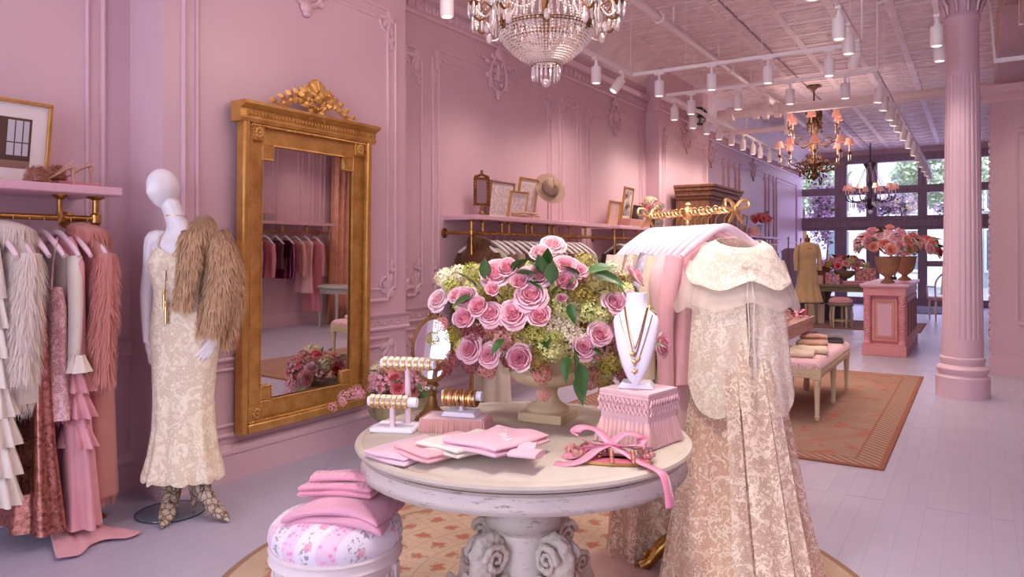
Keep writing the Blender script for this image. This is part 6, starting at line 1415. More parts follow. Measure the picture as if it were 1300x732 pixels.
# the lace gown in front
def gown():
    t = thing('lace_gown', (rl(.04)[0]+.035, rl(.04)[1]+.022, GH), 'blush lace gown with caped collar hanging at the rail front', 'dress', RZ); F = -GH+.014
    b = gbody([(-.085,.09,.035),(-.13,.165,.045),(-.3,.16,.06,0,.1),(-.45,.150,.07,0,.2),(-.75,.20,.10,-.01,.5),(-1.1,.255,.16,-.03,.8),(-1.40,.315,.23,-.06,1.0),(F,.345,.26,-.07,1.0)], 8, 3, .13, 88); b.build('tulle_overskirt', LACE_GOWN, t, ang=80)
    b = gbody([(-.09,.088,.033),(-.13,.16,.042),(-.45,.145,.062,0,.2),(-.75,.185,.09,-.008,.5),(-1.1,.235,.145,-.025,.8),(F+.01,.31,.235,-.06,1.0)], 8, 3, .13, 88); b.build('underslip', fabric(255,214,188), t, ang=80)
    def strip(x0, x1, zt, zb, off=.0, w2=1.8):
        def fn(u, v):
            z = lerp(zt, zb, v); k = lerp(1, w2, v); x = lerp(x0, x1, u)*k; hd_ = lerp(.06, .29, max(0, (-z-.3)/1.15)**1.1); y0_ = -.08*max(0, (-z-.5)); xr = min(1, abs(x)/(.17+.19*v))
            return Vector((x, y0_-hd_*sqrt(1-xr*xr*.85)-.016-off+.006*sin(x*70), z))
        return fn
    MB().grid(strip(-.04,.04,-.20,F+.02,.008), 8, 40).build('lace_panel', LACE_CREAM, t, ang=80)
    for s in (-1, 1): MB().grid(strip(s*.045, s*.085, -.30, F+.02, .004), 6, 40).build('lace_band', LACE_CREAM, t, ang=80)
    # lace tunic with rounded open front
    def tun(s):
        def fn(u, v):
            a = lerp(-.96, .0, u); ztop = -.14; zb = -.50-.22*sin(pi*(u*.75+.08))**.6; z = lerp(ztop, zb, v); hw = lerp(.168,.205,v); hd_ = .068+.05*v; th = R(90)*(-a)*.98
            return Vector((s*hw*sin(th)+s*.008, -hd_*cos(th)*1.0-.012-.012*v+.008*sin(u*14+v*3)*v, z))
        return fn
    for s in (-1, 1): MB().grid(tun(s), 16, 16).build('lace_tunic', LACE_CAPE, t, ang=80)
    def cape(s, ext, zd, mat, nm, lay):
        def fn(u, v):
            th = R(lerp(-6, 186, u)); c_, s_ = cos(th), sin(th)      # from centre front round to the back
            hw = lerp(.088, .178+ext, min(1, v*1.1)**.8); hd_ = lerp(.045, .10+ext*.6, v)
            lob = .055*abs(sin(th*1.5+.3))**.8; z = -.050-.030*max(0, c_)-.065*min(1, v*1.3)-(zd+lob-.07)*max(0, v-.3)/.7
            return Vector((s*hw*s_*1.0+s*.004, -hd_*c_-.008*lay, z+.006*sin(u*24)*v))
        MB().grid(fn, 40, 14).build(nm, mat, t, ang=80)
    for s in (-1, 1): cape(s, .040, .195, TULLE, 'tulle_ruffle', 1)
    for s in (-1, 1): cape(s, .026, .115, LACE_CAPE, 'cape_collar', 2)
    for s in (-1, 1):
        def slv(u, v): a = 2*pi*u; r = lerp(.045,.09,v); return Vector((s*(.165+.035*v)+r*cos(a)*.6, r*.7*sin(a), -.13-.19*v-.012*sin(a*4)*v))
        MB().grid(slv, 28, 8).build('tulle_sleeve', TULLE, t, ang=80)
    for s in (-1, 1): MB().tube(spline([(s*.004,-.105,-.155), (s*.012,-.125,-.28), (s*.008,-.13,-.40), (s*.016,-.135,-.52)], 5), .0025, 5).build('ribbon_tie', IVORY_J, t)
    m = MB()
    for s in (-1, 1): m.tube(spline([(0,-.106,-.15),(s*.02,-.11,-.135),(s*.03,-.11,-.15),(s*.012,-.108,-.158),(0,-.106,-.15)], 4), .0025, 5)
    m.build('ribbon_bow', IVORY_J, t)
    MB().tube([(.089*cos(a), .047*sin(a), -.062+.022*sin(a)) for a in [2*pi*k/24 for k in range(24)]], .004, 6, closed=True).build('neck_trim', LACE_CAPE, t)
    def tr(u, v):
        a = R(lerp(-70, 95, u)); r = .26+.24*v+.03*sin(u*20); return Vector((r*cos(a)*1.05, r*sin(a)*.8-.05, F+.006+.035*(1-v)+.014*abs(sin(u*23+v*6))*(1-v*.6)))
    MB().grid(tr, 44, 8).build('train', TULLE_BR, t, ang=80)
gown()
# ================================================================== rug, bench, long table
rx0, rx1, ry0, ry1 = -3.1, -.487, 5.107, 9.15
o = MB().box(-(rx1-rx0)/2, (rx1-rx0)/2, -(ry1-ry0)/2, (ry1-ry0)/2, .0008, .012).build('aubusson_rug', rug_rect((rx1-rx0)/2, (ry1-ry0)/2), loc=((rx0+rx1)/2, (ry0+ry1)/2, 0), bevel=.004)
tag(o, 'large rectangular terracotta floral rug under the bench', 'rug')
bx0, bx1, by0, by1 = -1.46, -1.05, 6.25, 7.87; BZ = .012
t = thing('striped_bench', ((bx0+bx1)/2, (by0+by1)/2, BZ), 'long ivory bench with pink striped cushion on the rectangular rug', 'bench')
w, d = (bx1-bx0)/2, (by1-by0)/2
for a, b_, c, e in ((-w, w, -d, -d+.03), (-w, w, d-.03, d), (-w, -w+.03, -d+.03, d-.03), (w-.03, w, -d+.03, d-.03)): MB().box(a, b_, c, e, .34, .415).build('apron', IVORY_WOOD, t, bevel=.004)
m = MB()
for k in range(26): m.ball((w+.001, -d+.04+k*(2*d-.08)/25, .378), (.004,.018,.014), 6, 4)
for k in range(7): m.ball((-w+.04+k*(2*w-.08)/6, -d-.001, .378), (.018,.004,.014), 6, 4)
tag(m.build('carving', IVORY_WOOD, t), kind='stuff')
lg = MB().lathe([(.012,0),(.018,.008),(.014,.02),(.022,.03),(.016,.04),(.026,.30),(.03,.31),(.024,.325),(.03,.335)], 16, mod=lambda a, z, r: 1-.1*max(0, sin(a*8)) if .045 < z < .29 else 1).cb((0,0,.374), .059, .059, .085).mesh('leg', IVORY_WOOD)
for x in (-w+.028, w-.028):
    for y_ in (-d+.028, 0, d-.028): put('leg', lg, t, (x, y_, 0))
def cush(u, v):
    u = .5-.5*cos(pi*u); v = .5-.5*cos(pi*v); e = sqrt(max(0, 1-(1-min(1, min((.5-abs(u-.5))*2*w, (.5-abs(v-.5))*2*d)/.05))**2)); return Vector(((u-.5)*2*w, (v-.5)*2*d, .415+.065*e))
MB().grid(cush, 20, 40).build('cushion', BENCH_F, t, ang=80)
BT = BZ+.482
for nm, mt, lab, x, y_, W, D, H, n in (('folded_sweater', CREAM_K, 'cream knit folded at the near end of the bench', -1.27, 6.50, .26, .24, .045, 1), ('folded_sweater', knit('ivory_cable', srgb(240,222,196)), 'ivory knit folded on the bench beside the cream one', -1.20, 6.78, .25, .22, .05, 1), ('folded_sweater', fabric(226,200,176), 'beige top folded in the middle of the bench', -1.33, 6.72, .12, .2, .05, 1), ('folded_sweater', TAN_K, 'tan knit folded on the bench before the charcoal one', -1.27, 7.12, .26, .22, .06, 2), ('folded_sweater', fabric(196,150,128), 'rose tan knit folded further along the bench', -1.30, 7.40, .24, .2, .09, 3), ('folded_sweater', GREY_K, 'charcoal knit folded at the far end of the bench', -1.19, 7.66, .22, .2, .06, 2)):
    folded(nm, mt, lab, 'sweater', (x, y_, BT), R(8), W, D, H, int(y_*100), n)
t = thing('long_table', (-1.76, 6.98, BZ), 'long pickled wood table behind the striped bench', 'table')
w, d = .42, .72
for k in range(4): MB().box(-w+k*.21, -w+(k+1)*.21-.002, -d, d, .685, .725).build('plank', TAUPE_WOOD, t, bevel=.003)
for a, b_, c, e in ((-w+.03, w-.01, -d+.03, -d+.06), (-w+.03, w-.01, d-.06, d-.03), (-w+.03, -w+.06, -d+.06, d-.06), (w-.04, w-.01, -d+.06, d-.06)): MB().box(a, b_, c, e, .60, .685).build('apron', TAUPE_WOOD, t, bevel=.003)
for x in (-w+.07, w-.07):
    for y_ in (-d+.07, d-.07): MB().lathe([(.02,0),(.028,.05),(.022,.1),(.035,.5),(.028,.55),(.038,.60)], 14, (x, y_, 0)).build('leg', TAUPE_WOOD, t)
TZT = BZ+.725
GB = pm('blush_glass', srgb(236,196,190), .2)
def gift(x, y_, sx, sy, h, rz, lab, z=TZT):
    t_ = thing('keepsake_box', (x, y_, z), lab, 'box', rz); MB().box(-sx/2, sx/2, -sy/2, sy/2, 0, h).build('body', GB, t_, bevel=.004); m_ = MB()
    for a in (-1, 1):
        for b_ in (-1, 1): m_.cb((a*sx/2, b_*sy/2, h/2), .008, .008, h+.004)
        m_.cb((a*sx/2, 0, h), .008, sy, .008); m_.cb((0, a*sy/2, h), sx, .008, .008); m_.cb((a*sx/2, 0, .004), .008, sy, .008); m_.cb((0, a*sy/2, .004), sx, .008, .008)
    m_.build('gold_edging', GOLD, t_)
gift(-1.47, 6.62, .18, .20, .05, R(5), 'low gold edged glass box at the near corner of long table'); gift(-1.58, 7.02, .24, .2, .085, R(-8), 'pink gold edged box stack on the long table'); gift(-1.58, 7.02, .2, .16, .05, R(6), 'small gold edged box on top of the pink one', TZT+.09)
t = thing('ribbon_pile', (-1.48, 7.40, TZT), 'heap of pink ribbon bows at the far end of long table', 'ribbon')
r_ = random.Random(3)
for k in range(9):
    c = Vector((r_.uniform(-.08,.08), r_.uniform(-.12,.12), .012+.05*r_.random())); a = r_.random()*6; q = MB(); ribbon(q, [c, c+Vector((cos(a)*.06, sin(a)*.06, .03)), c+Vector((cos(a+.5)*.1, sin(a+.5)*.1, .0-c.z+.012)), c+Vector((cos(a+1)*.04, sin(a+1)*.04, -c.z+.01))], .03); q.build('ribbon_loop', RIBBON, t, solid=.001, ang=80)

# ================================================================== pink counter with barley twist columns
cx0, cx1, cy0, cy1 = -1.285, -.763, 10.74, 12.85
t = thing('pink_counter', ((cx0+cx1)/2, (cy0+cy1)/2, 0), 'pink shop counter with barley twist columns and gilt panel', 'counter')
w, d = (cx1-cx0)/2, (cy1-cy0)/2; H = .945
MB().box(-w, w, -d, d, 0, .13).build('plinth', PINK_COUNTER, t, bevel=.006); MB().box(-w+.012, w-.012, -d+.012, d-.012, .13, .155).build('plinth_moulding', PINK_COUNTER, t, bevel=.005)
MB().box(-w+.03, w-.02, -d+.10, d-.02, .15, .80).build('carcass', PINK_COUNTER, t)
MB().box(-w+.01, w-.01, -d+.01, d-.01, .79, .90).build('frieze', PINK_COUNTER, t, bevel=.006); MB().box(-w-.03, w+.03, -d-.03, d+.03, .905, H).build('worktop', PINK_SHELF, t, bevel=.01); MB().box(-w-.012, w+.012, -d-.012, d+.012, .89, .906).build('top_moulding', PINK_COUNTER, t, bevel=.004)
MB().box(-w+.11, w-.11, -d+.07, -d+.10, .19, .75).build('front_panel', PINK_COUNTER, t, bevel=.003)
m = MB(); a, b_, c, e, yy = -w+.14, w-.14, .225, .715, -d+.062
for q in ((a, b_, c, c+.012), (a, b_, e-.012, e), (a, a+.012, c, e), (b_-.012, b_, c, e)): m.box(q[0], q[1], yy, yy+.012, q[2], q[3])
m.build('gilt_line', GOLDLINE, t)
m = MB().box(a+.035, b_-.035, yy, yy+.012, c+.035, e-.035); m.build('inset_panel', PINK_SHELF, t, bevel=.003)
def twist_col(r=.040, z0_=.24, z1_=.70, n=44, turns=6.5):
    m = MB()
    for s in (0, pi):
        m.tube([(r*.5*cos(s+turns*2*pi*k/n), r*.5*sin(s+turns*2*pi*k/n), lerp(z0_, z1_, k/n)) for k in range(n+1)], r*.68, 8)
    m.lathe([(.046,.155),(.046,.19),(.038,.20),(.044,.22),(.036,.245)], 14); m.lathe([(.036,.695),(.046,.715),(.04,.73),(.048,.75),(.048,.79)], 14); return m.mesh('twist_column', PINK_COUNTER)
tc = twist_col()
for x, y_ in ((-w+.055, -d+.052), (w-.055, -d+.052), (-w-.0, d-.06)): put('twist_column', tc, t, (x, y_, 0))
for k in range(4):
    y_ = -d+.14+k*.48; 
    if k < 4: MB().box(w-.02, w-.005, y_, y_+.42, .19, .76).build('side_panel', PINK_COUNTER, t, bevel=.004); MB().box(w-.006, w-.001, y_+.07, y_+.35, .25, .70).build('recess_shade_panel', pm('recess_shade_colour', srgb(150,88,92), .6), t)  # flat slab, no opening; shade of an open shelf put into its darker colour
def pedestal_urn(loc, s, lab, mat):
    t_ = thing('pedestal_urn', loc, lab, 'urn'); MB().lathe([(.075,0),(.08,.015),(.06,.035),(.038,.05),(.034,.07),(.05,.085),(.095,.12),(.122,.18),(.134,.25),(.142,.30),(.15,.32),(.14,.325),(.118,.25),(.0,.2)], 32).build('body', mat, t_); t_.scale = (s, s, s); return t_
pedestal_urn((-1.02, 11.15, H+.0005), 1.1, 'beige urn of roses at the near end of pink counter', STONE_TN); pedestal_urn((-.90, 12.3, H+.0005), 1.1, 'second beige urn behind, nearer the column, on the counter', STONE_TN)
t = thing('rose_bouquet', (0,0,0), 'peach pink roses in the near urn on pink counter', 'flowers'); dome(t, (-1.05, 11.15, H+.45), .40, .30, 34, 4, 34, 'oopw', 'pl', .072, 5, .0)
t = thing('rose_bouquet', (0,0,0), 'pink roses in the rear urn on pink counter', 'flowers'); dome(t, (-.78, 12.35, H+.42), .36, .26, 22, 3, 26, 'ooph', 'pl', .072, 6, .0)
tag(MB().box(-.07,.07,-.05,.05,0,.04).build('card_reader', fabric(60,48,56), loc=(-1.1, 12.6, H+.0005), bevel=.01), 'small dark box at the back of the pink counter', 'box')

# ================================================================== sage green table, stool, basket, dress form
t = thing('sage_table', (-2.0, 15.1, .0105), 'sage green table with flowers left of the pink counter', 'table'); w, d = .62, .42
MB().box(-w, w, -d, d, .715, .75).build('tabletop', GREEN_WOOD, t, bevel=.006)
for a, b_, c, e in ((-w+.04, w-.04, -d+.04, -d+.07), (-w+.04, w-.04, d-.07, d-.04), (-w+.04, -w+.07, -d+.07, d-.07), (w-.07, w-.04, -d+.07, d-.07)): MB().box(a, b_, c, e, .62, .715).build('apron', GREEN_WOOD, t)
for x in (-w+.07, w-.07):
    for y_ in (-d+.07, d-.07): MB().lathe([(.025,0),(.03,.05),(.022,.08),(.04,.5),(.03,.56),(.042,.62)], 14, (x, y_, 0)).build('leg', GREEN_WOOD, t)
GT = .761
t = thing('footed_bowl', (-2.1, 15.1, GT), 'grey footed bowl holding flowers on the sage table', 'urn'); MB().lathe([(.09,0),(.08,.02),(.03,.05),(.03,.09),(.10,.12),(.19,.2),(.21,.25),(.19,.245),(0,.18)], 28).build('bowl', STONE_GR, t)
t = thing('mixed_posy', (0,0,0), 'coral and pink mixed flowers on the sage table', 'flowers'); dome(t, (-2.1, 15.1, GT+.32), .40, .22, 26, 10, 34, 'hohp', 'pgl', .062, 9, -.05)
GIFT = pm('red_and_pink_gift', srgb(206,110,116), .5, var=(30, srgb(240,200,196), .45, .55))
for k, (x, y_, sx, h, lab, mt) in enumerate(((-2.53, 14.85, .16, .16, 'small pink printed card box on the sage table corner', pm('pink_card', srgb(240,196,190), .5)), (-2.34, 14.84, .12, .22, 'red patterned gift box on the sage table', GIFT), (-2.2, 14.80, .1, .18, 'red patterned tall box beside the footed bowl', GIFT), (-1.75, 15.05, .34, .30, 'plaid pink hamper behind the flowers on sage table', pm('plaid', srgb(180,110,110), .6, var=(24, srgb(230,180,170), .45, .55))), (-2.52, 15.2, .26, .32, 'brown case at the back of the sage table', BROWN_WOOD))):
    tag(MB().box(-sx/2, sx/2, -sx*.35, sx*.35, 0, h).build('gift_box', mt, loc=(x, y_, GT), bevel=.006, rz=R(4*k)), lab, 'box')
folded('folded_sweater', PINK_K, 'pink scarf folded on the sage table front', 'scarf', (-1.85, 14.83, GT), R(6), .5, .24, .07, 71, 2)
t = thing('padded_stool', (-2.08, 14.45, .0105), 'green wooden stool with pink cushion before the sage table', 'stool')
for k in range(5): a = R(20+72*k); MB().tube([(.17*cos(a), .17*sin(a), .40), (.19*cos(a), .19*sin(a), .2), (.18*cos(a), .18*sin(a), 0)], [.02,.024,.014], 10).build('leg', IVORY_WOOD, t)
MB().tube([(.175*cos(a), .175*sin(a), .12) for a in [2*pi*k/32 for k in range(32)]], .012, 6, closed=True).build('stretcher', IVORY_WOOD, t)
MB().lathe([(0,.38),(.20,.38),(.215,.40),(.20,.43),(0,.43)], 32).build('seat_rim', GREEN_WOOD, t); MB().lathe([(.19,.43),(.205,.455),(.19,.50),(.12,.535),(0,.545)], 32, cap=False).build('cushion', PK_ROSE, t)
t = thing('tote_bag', (-2.62, 15.0, .0105), 'cream canvas tote standing by the sage table', 'bag', R(10)); b = MB().loft([[Vector((x*s_, y_*s2, z)) for x, y_ in ((-.16,-.06),(.16,-.06),(.17,0),(.16,.06),(-.16,.06),(-.17,0))] for z, s_, s2 in ((0,1,1),(.2,1.02,.9),(.36,1.05,.6))]); b.build('body', CREAM_K, t)
for y_ in (-.03, .03): MB().tube(spline([(-.08,y_,.34),(-.07,y_,.44),(.07,y_,.44),(.08,y_,.34)], 4), .006, 6).build('handle', CREAM_K, t)
t = thing('wicker_basket', (-2.75, 15.95, 0), 'brown wicker basket on a dark bench behind the dress form', 'basket'); MB().lathe([(.22,.34),(.30,.62),(.31,.66),(.29,.66),(.2,.36),(0,.35)], 32).build('body', WICKER, t); MB().tube([(.305*cos(a), .305*sin(a), .66) for a in [2*pi*k/32 for k in range(32)]], .02, 6, closed=True).build('rim', WICKER, t); MB().box(-.5,.6,-.3,.3,.0,.34).build('plinth', fabric(110,104,128), t, bevel=.01)
fx, fy = -2.43, 13.25; t = thing('dress_form', (fx, fy, 0), 'beige knit two piece dress on a brass dress form', 'mannequin', YAW)
BEI = cloth('beige_knit', srgb(206,178,128), srgb(192,162,114)); MB().lathe([(.16,0),(.16,.012),(.03,.03),(.014,.05),(.014,.8)], 20).build('stand', BRASS, t)
gbody([(1.535,.03,.03),(1.52,.08,.05),(1.49,.155,.07),(1.36,.165,.10),(1.22,.14,.09),(1.08,.16,.10),(1.06,.162,.102)], 6, 1, .0).build('jumper', BEI, t, ang=80)
gbody([(1.08,.152,.095),(.95,.17,.11),(.8,.18,.12,0,.3),(.52,.245,.18,0,1)], 10, 2, .12, 80).build('skirt', BEI, t, ang=80)
for s in (-1, 1): MB().tube(spline([(s*.15,0,1.47),(s*.195,.0,1.3),(s*.20,-.03,1.05)], 6), fan([.05,.042,.034], 13), 10).build('sleeve', BEI, t)
MB().lathe([(.035,1.53),(.045,1.56),(.045,1.60),(.02,1.61),(.012,1.63),(.012,1.66)], 16).build('neck_cap', BROWN_WOOD, t)
m = MB()
for s in (-1, 1): m.ball((s*.02,-.088,1.42), (.018,.006,.01), 7, 5)
m.build('bow_trim', pm('red_bow', srgb(210,90,96), .5), t)
tag(MB().box(-1.3,1.3,-.95,.95,.0008,.010).build('brown_rug', rug_rect(1.3, .95), loc=(-2.1, 15.1, 0), bevel=.004), 'brown patterned rug under the sage green table', 'rug')
# brass floor rack and clothes beyond the dress form
t = thing('brass_rack', (-3.1, 15.6, 0), 'slim brass clothes rack behind the dress form', 'clothes rail')
for y_ in (-.6, .6): MB().lathe([(.05,0),(.05,.01),(.012,.03),(.012,1.6),(.02,1.62),(.01,1.66)], 12, (0, y_, 0)).build('upright', BRASS, t)
MB().tube([(0,-.6,1.55),(0,.6,1.55)], .012, 8).build('rail', BRASS, t)
for k, (nm, c) in enumerate((('lavender', (150,130,170)), ('slate', (110,106,130)), ('dusty rose', (190,130,140)), ('mauve', (150,110,130)))):
    garm('dress', '%s dress on the slim brass rack' % nm, 'dress', (-3.1, 15.2+k*.2, 1.50), 0, simple_top(1.0, .18, .05, k, None, 1.1, fabric(*c)))
# armoire
ax0, ax1, ay0, ay1 = -3.71, -3.22, 10.35, 11.75; t = thing('rustic_armoire', ((ax0+ax1)/2, (ay0+ay1)/2, 0), 'rustic carved brown armoire against the left wall', 'cabinet'); w, d = (ax1-ax0)/2, (ay1-ay0)/2
MB().box(-w, w, -d, d, .08, 2.12).build('carcass', BROWN_WOOD, t, bevel=.008); MB().box(-w, w+.03, -d-.03, d+.03, 0, .12).build('plinth', BROWN_WOOD, t, bevel=.008)
for z0_, z1_, e in ((2.12, 2.17, .02), (2.17, 2.24, .05), (2.24, 2.29, .08), (2.29, 2.33, .10)): MB().box(-w, w+e, -d-e, d+e, z0_, z1_).build('cornice', BROWN_WOOD, t, bevel=.006)
for s in (0, 1):
    dr = MB().box(w, w+.03, -d+.06+s*(d-.05), -.01+s*(d-.05), .2, 2.0).build('door', BROWN_WOOD, t, bevel=.006)
    for z0_, z1_ in ((.3,.95), (1.05,1.9)): MB().box(w+.028, w+.04, -d+.14+s*(d-.05), -.09+s*(d-.05), z0_, z1_).build('door_panel', BROWN_WOOD, dr, bevel=.01)
for z0_, z1_ in ((.2, 1.0), (1.1, 2.0)): MB().box(-w+.08, w-.08, -d-.012, -d+.004, z0_, z1_).build('side_panel', BROWN_WOOD, t, bevel=.008)
# far shelf
wall_rack('far pink wall shelf with rail beyond the armoire', -4.05, -3.67, -3.73, 14.4, 17.2, (14.5,), (15, 15.7, 16.4), rod_y=(14.5, 17.0))
for k, (nm, c) in enumerate((('blue grey', (120,120,150)), ('indigo', (80,78,110)), ('violet grey', (140,120,150)), ('slate blue', (100,104,130)), ('plum', (110,80,110)))):
    garm('jacket', '%s jacket under the far wall shelf' % nm, 'jacket', (-3.73, 14.75+k*.3, HZ), 0, simple_top(.8, .2, .06, k, .5, 1, fabric(*c)))
lean((-3.92, 14.75, ST), 'gold framed picture on the far wall shelf', .34, .42, .02, GILT, photo_mat('green_photo', [(.4, srgb(60,80,60)), (.6, srgb(170,150,130))], 6), 8, 90, .0)
t = thing('cloche_hat', (-3.80, 15.15, ST), 'pink cloche hat on the far wall shelf', 'hat'); MB().lathe([(.17,0),(.165,.02),(.12,.05),(.115,.12),(.08,.18),(0,.20)], 28).build('crown', PK_ROSE, t)
t = thing('glass_vase', (-3.80, 15.65, ST), 'glass vase on the far wall shelf', 'vase'); MB().lathe([(.05,0),(.06,.02),(.045,.12),(.065,.25),(.06,.25),(0,.05)], 20).build('body', GLASS_BASE, t)
t = thing('flower_posy', (0,0,0), 'coral roses in the vase on the far wall shelf', 'flowers'); dome(t, (-3.76, 15.65, ST+.34), .2, .15, 16, 3, 12, 'hho', 'pb', .06, 12, -.1)
# hanging clothes glimpsed between the column and the partition
t = thing('brass_rack', (.42, 10.6, 0), 'brass clothes rack behind the panelled partition', 'clothes rail')
for y_ in (-.5, .5): MB().lathe([(.05,0),(.05,.01),(.012,.03),(.012,2.0)], 12, (0, y_, 0)).build('upright', BRASS, t)
MB().tube([(0,-.5,1.98),(0,.5,1.98)], .012, 8).tube([(-.28,-.3,1.2),(0,-.3,1.2)], .012, 8).build('rail', BRASS, t)
garm('gown', 'dark floral gown behind the panelled partition', 'dress', (.40, 10.35, 1.92), 0, simple_top(1.5, .24, .06, 3, None, 1.1, pm('dark_floral', srgb(52,36,42), .7, var=(14, srgb(150,90,96), .55, .65))))
# armchair by the door
t = thing('white_chair', (-.55, 16.9, 0), 'white framed armchair behind the pink counter', 'chair', R(200))
MB().box(-.24,.24,-.22,.22,.40,.47).build('seat', PK_ROSE, t, bevel=.02); MB().tube(spline([(-.22,.22,.42),(-.22,.26,.8),(0,.28,.98),(.22,.26,.8),(.22,.22,.42)], 6), .018, 8).build('back_frame', WHITE_M, t)
for sx in (-1, 1): MB().tube(spline([(sx*.23,.2,.68),(sx*.27,0,.68),(sx*.25,-.18,.66),(sx*.23,-.2,.45)], 4), .016, 8).build('arm', WHITE_M, t)
for x in (-.2,.2):
    for y_ in (-.18,.18): MB().tube([(x,y_,.4),(x*1.05,y_*1.05,.2),(x,y_,0)], [.022,.02,.012], 8).build('leg', WHITE_M, t)
# ================================================================== crystal chandelier near the camera
def octa(m, c, r, rz=None):
    rz = rz or r; c = Vector(c); m.add([c+Vector(v) for v in ((r,0,0),(0,r,0),(-r,0,0),(0,-r,0),(0,0,rz),(0,0,-rz))], [(0,1,4),(1,2,4),(2,3,4),(3,0,4),(1,0,5),(2,1,5),(3,2,5),(0,3,5)])
def bead_strand(P, r, step): 
    m = MB(); L = 0; P = [Vector(p) for p in P]; nxt = 0
    for a, b_ in zip(P[:-1], P[1:]):
        d = (b_-a).length
        while nxt <= L+d: octa(m, lerp(a, b_, (nxt-L)/d if d else 0), r, r*1.1); nxt += step
        L += d
    return m
CC = dep(693, 110, 4.0); cz = CC.z
t = thing('crystal_chandelier', (CC.x, CC.y, cz), 'large crystal bead chandelier with brass candle arms above the table', 'chandelier')
# heights above the lowest ball: basket 0.10..0.30, band 0.30..0.42
MB().ball((0,0,.018), .024, 14, 9).build('crystal_ball', CRYSTAL, t)
drop_me = MB().lathe([(0,0),(.007,.012),(.0085,.03),(.006,.07),(.003,.082)], 8, cap=False).mesh('prism_drop', CRYSTAL)
for k in range(18): a = 2*pi*k/18; put('prism_drop', drop_me, t, (.072*cos(a), .072*sin(a), .028+.004*sin(k)), (0,0,a), 1.0)
for r, z in ((.078,.118),(.082,.135),(.20,.245),(.25,.30),(.255,.31),(.30,.41)): MB().tube([(r*cos(a), r*sin(a), z) for a in [2*pi*k/48 for k in range(48)]], .005, 6, closed=True).build('brass_ring', GILT_DK, t)
for k in range(72):
    a = 2*pi*k/72; pts = [(r*cos(a), r*sin(a), z) for r, z in ((.080,.125),(.135,.155),(.19,.20),(.235,.25),(.255,.305))]; bead_strand(spline(pts, 4), .0090, .0172).build('bead_strand', CRYSTAL, t, False)
rb_ = MB()
for z, r in ((.120,.083),(.130,.085),(.140,.088)): rb_.v and None; rb_ = rb_ if rb_.v else rb_; [octa(rb_, (r*cos(2*pi*k/34), r*sin(2*pi*k/34), z), .0088) for k in range(34)]
tag(rb_.build('bead_collar', CRYSTAL, t, False), kind='stuff')
long_me = MB().lathe([(0,0),(.006,.01),(.0075,.03),(.0055,.085),(.003,.10)], 8, cap=False).mesh('prism_drop', CRYSTAL)
for k in range(44): a = 2*pi*k/44; put('prism_drop', long_me, t, (.30*cos(a), .30*sin(a), .30), (0,0,a), (1,1,1.1))
for k in range(48):
    a = 2*pi*k/48; bead_strand([(.30*cos(a), .30*sin(a), .42), (.285*cos(a), .285*sin(a), .50), (.22*cos(a), .22*sin(a), .60), (.12*cos(a), .12*sin(a), .80)], .0085, .0172).build('bead_strand', CRYSTAL, t, False)
for k in range(6):
    a = 2*pi*k/6; MB().tube(spline([(.08*cos(a), .08*sin(a), .13),(.20*cos(a), .20*sin(a), .24),(.26*cos(a), .26*sin(a), .31),(.30*cos(a), .30*sin(a), .42)], 5), .006, 6).build('frame_rib', GILT_DK, t)
    m = MB()
    for q in range(6): b_ = q*pi/3; m.ball((.257*cos(a)+.02*cos(b_)*-sin(a), .257*sin(a)+.02*cos(b_)*cos(a), .305+.02*sin(b_)), .008, 6, 4)
    m.build('frame_rosette', GILT_DK, t)
candle_me = MB().lathe([(.011,0),(.011,.10),(.004,.104)], 12).mesh('candle', CANDLE)
for k in range(10):
    a = 2*pi*(k+.35)/10; d = Vector((cos(a), sin(a), 0)); R_ = .40; P = lambda r, z: d*r+Vector((0,0,z))
    ar = MB().tube(spline([P(.28,.42), P(.33,.36), P(.37,.33), P(R_+.005,.36), P(R_,.41)], 5), .0075, 8).build('candle_arm', GILT_DK, t)
    MB().tube(spline([P(.30,.40), P(.345,.43), P(.36,.40), P(.34,.375)], 4), .005, 6).build('arm_scroll', GILT_DK, ar)
    MB().lathe([(.006,.40),(.03,.415),(.034,.42),(.016,.424),(.014,.44)], 14, P(R_,0)).build('drip_pan', GILT_DK, ar); put('candle', candle_me, ar, P(R_,.44))
    for q in range(6): b_ = q*pi/3; put('prism_drop', drop_me, ar, P(R_,.335)+Vector((.03*cos(b_), .03*sin(b_), 0)), (0,0,0), (1.1,1.1,1))
    m = MB().lathe([(0,-.03),(.012,-.022),(.018,0),(.012,.022),(0,.03)], 10, P(.33,.29)); m.build('crystal_plaque', CRYSTAL, ar, ang=20)
    a2 = 2*pi*(k+1.35)/10; d2 = Vector((cos(a2), sin(a2), 0)); p0, p1 = d*R_+Vector((0,0,.40)), d2*R_+Vector((0,0,.40)); bead_strand([lerp(p0, p1, q/12)+Vector((0,0,-.085*sin(pi*q/12))) for q in range(13)], .0072, .0155).build('bead_swag', CRYSTAL, t, False)
    bead_strand([lerp(d*R_+Vector((0,0,.42)), d*.14+Vector((0,0,.78)), q/10)+Vector((0,0,-.05*sin(pi*q/10))) for q in range(11)], .0072, .0155).build('bead_swag', CRYSTAL, t, False)
MB().lathe([(.02,.3),(.025,.5),(.05,.6),(.03,.7),(.12,.8),(.04,.84),(.02,.95),(.012,1.0)], 20).build('centre_stem', GILT_DK, t)
MB().tube([(0,0,.98),(0,0,CEIL_Z-cz-.02)], .012, 8).build('chain', GILT_DK, t); MB().lathe([(.07,CEIL_Z-cz-.04),(.06,CEIL_Z-cz-.02),(.02,CEIL_Z-cz-.06),(0,CEIL_Z-cz-.06)], 18).build('ceiling_rose', GILT_DK, t)

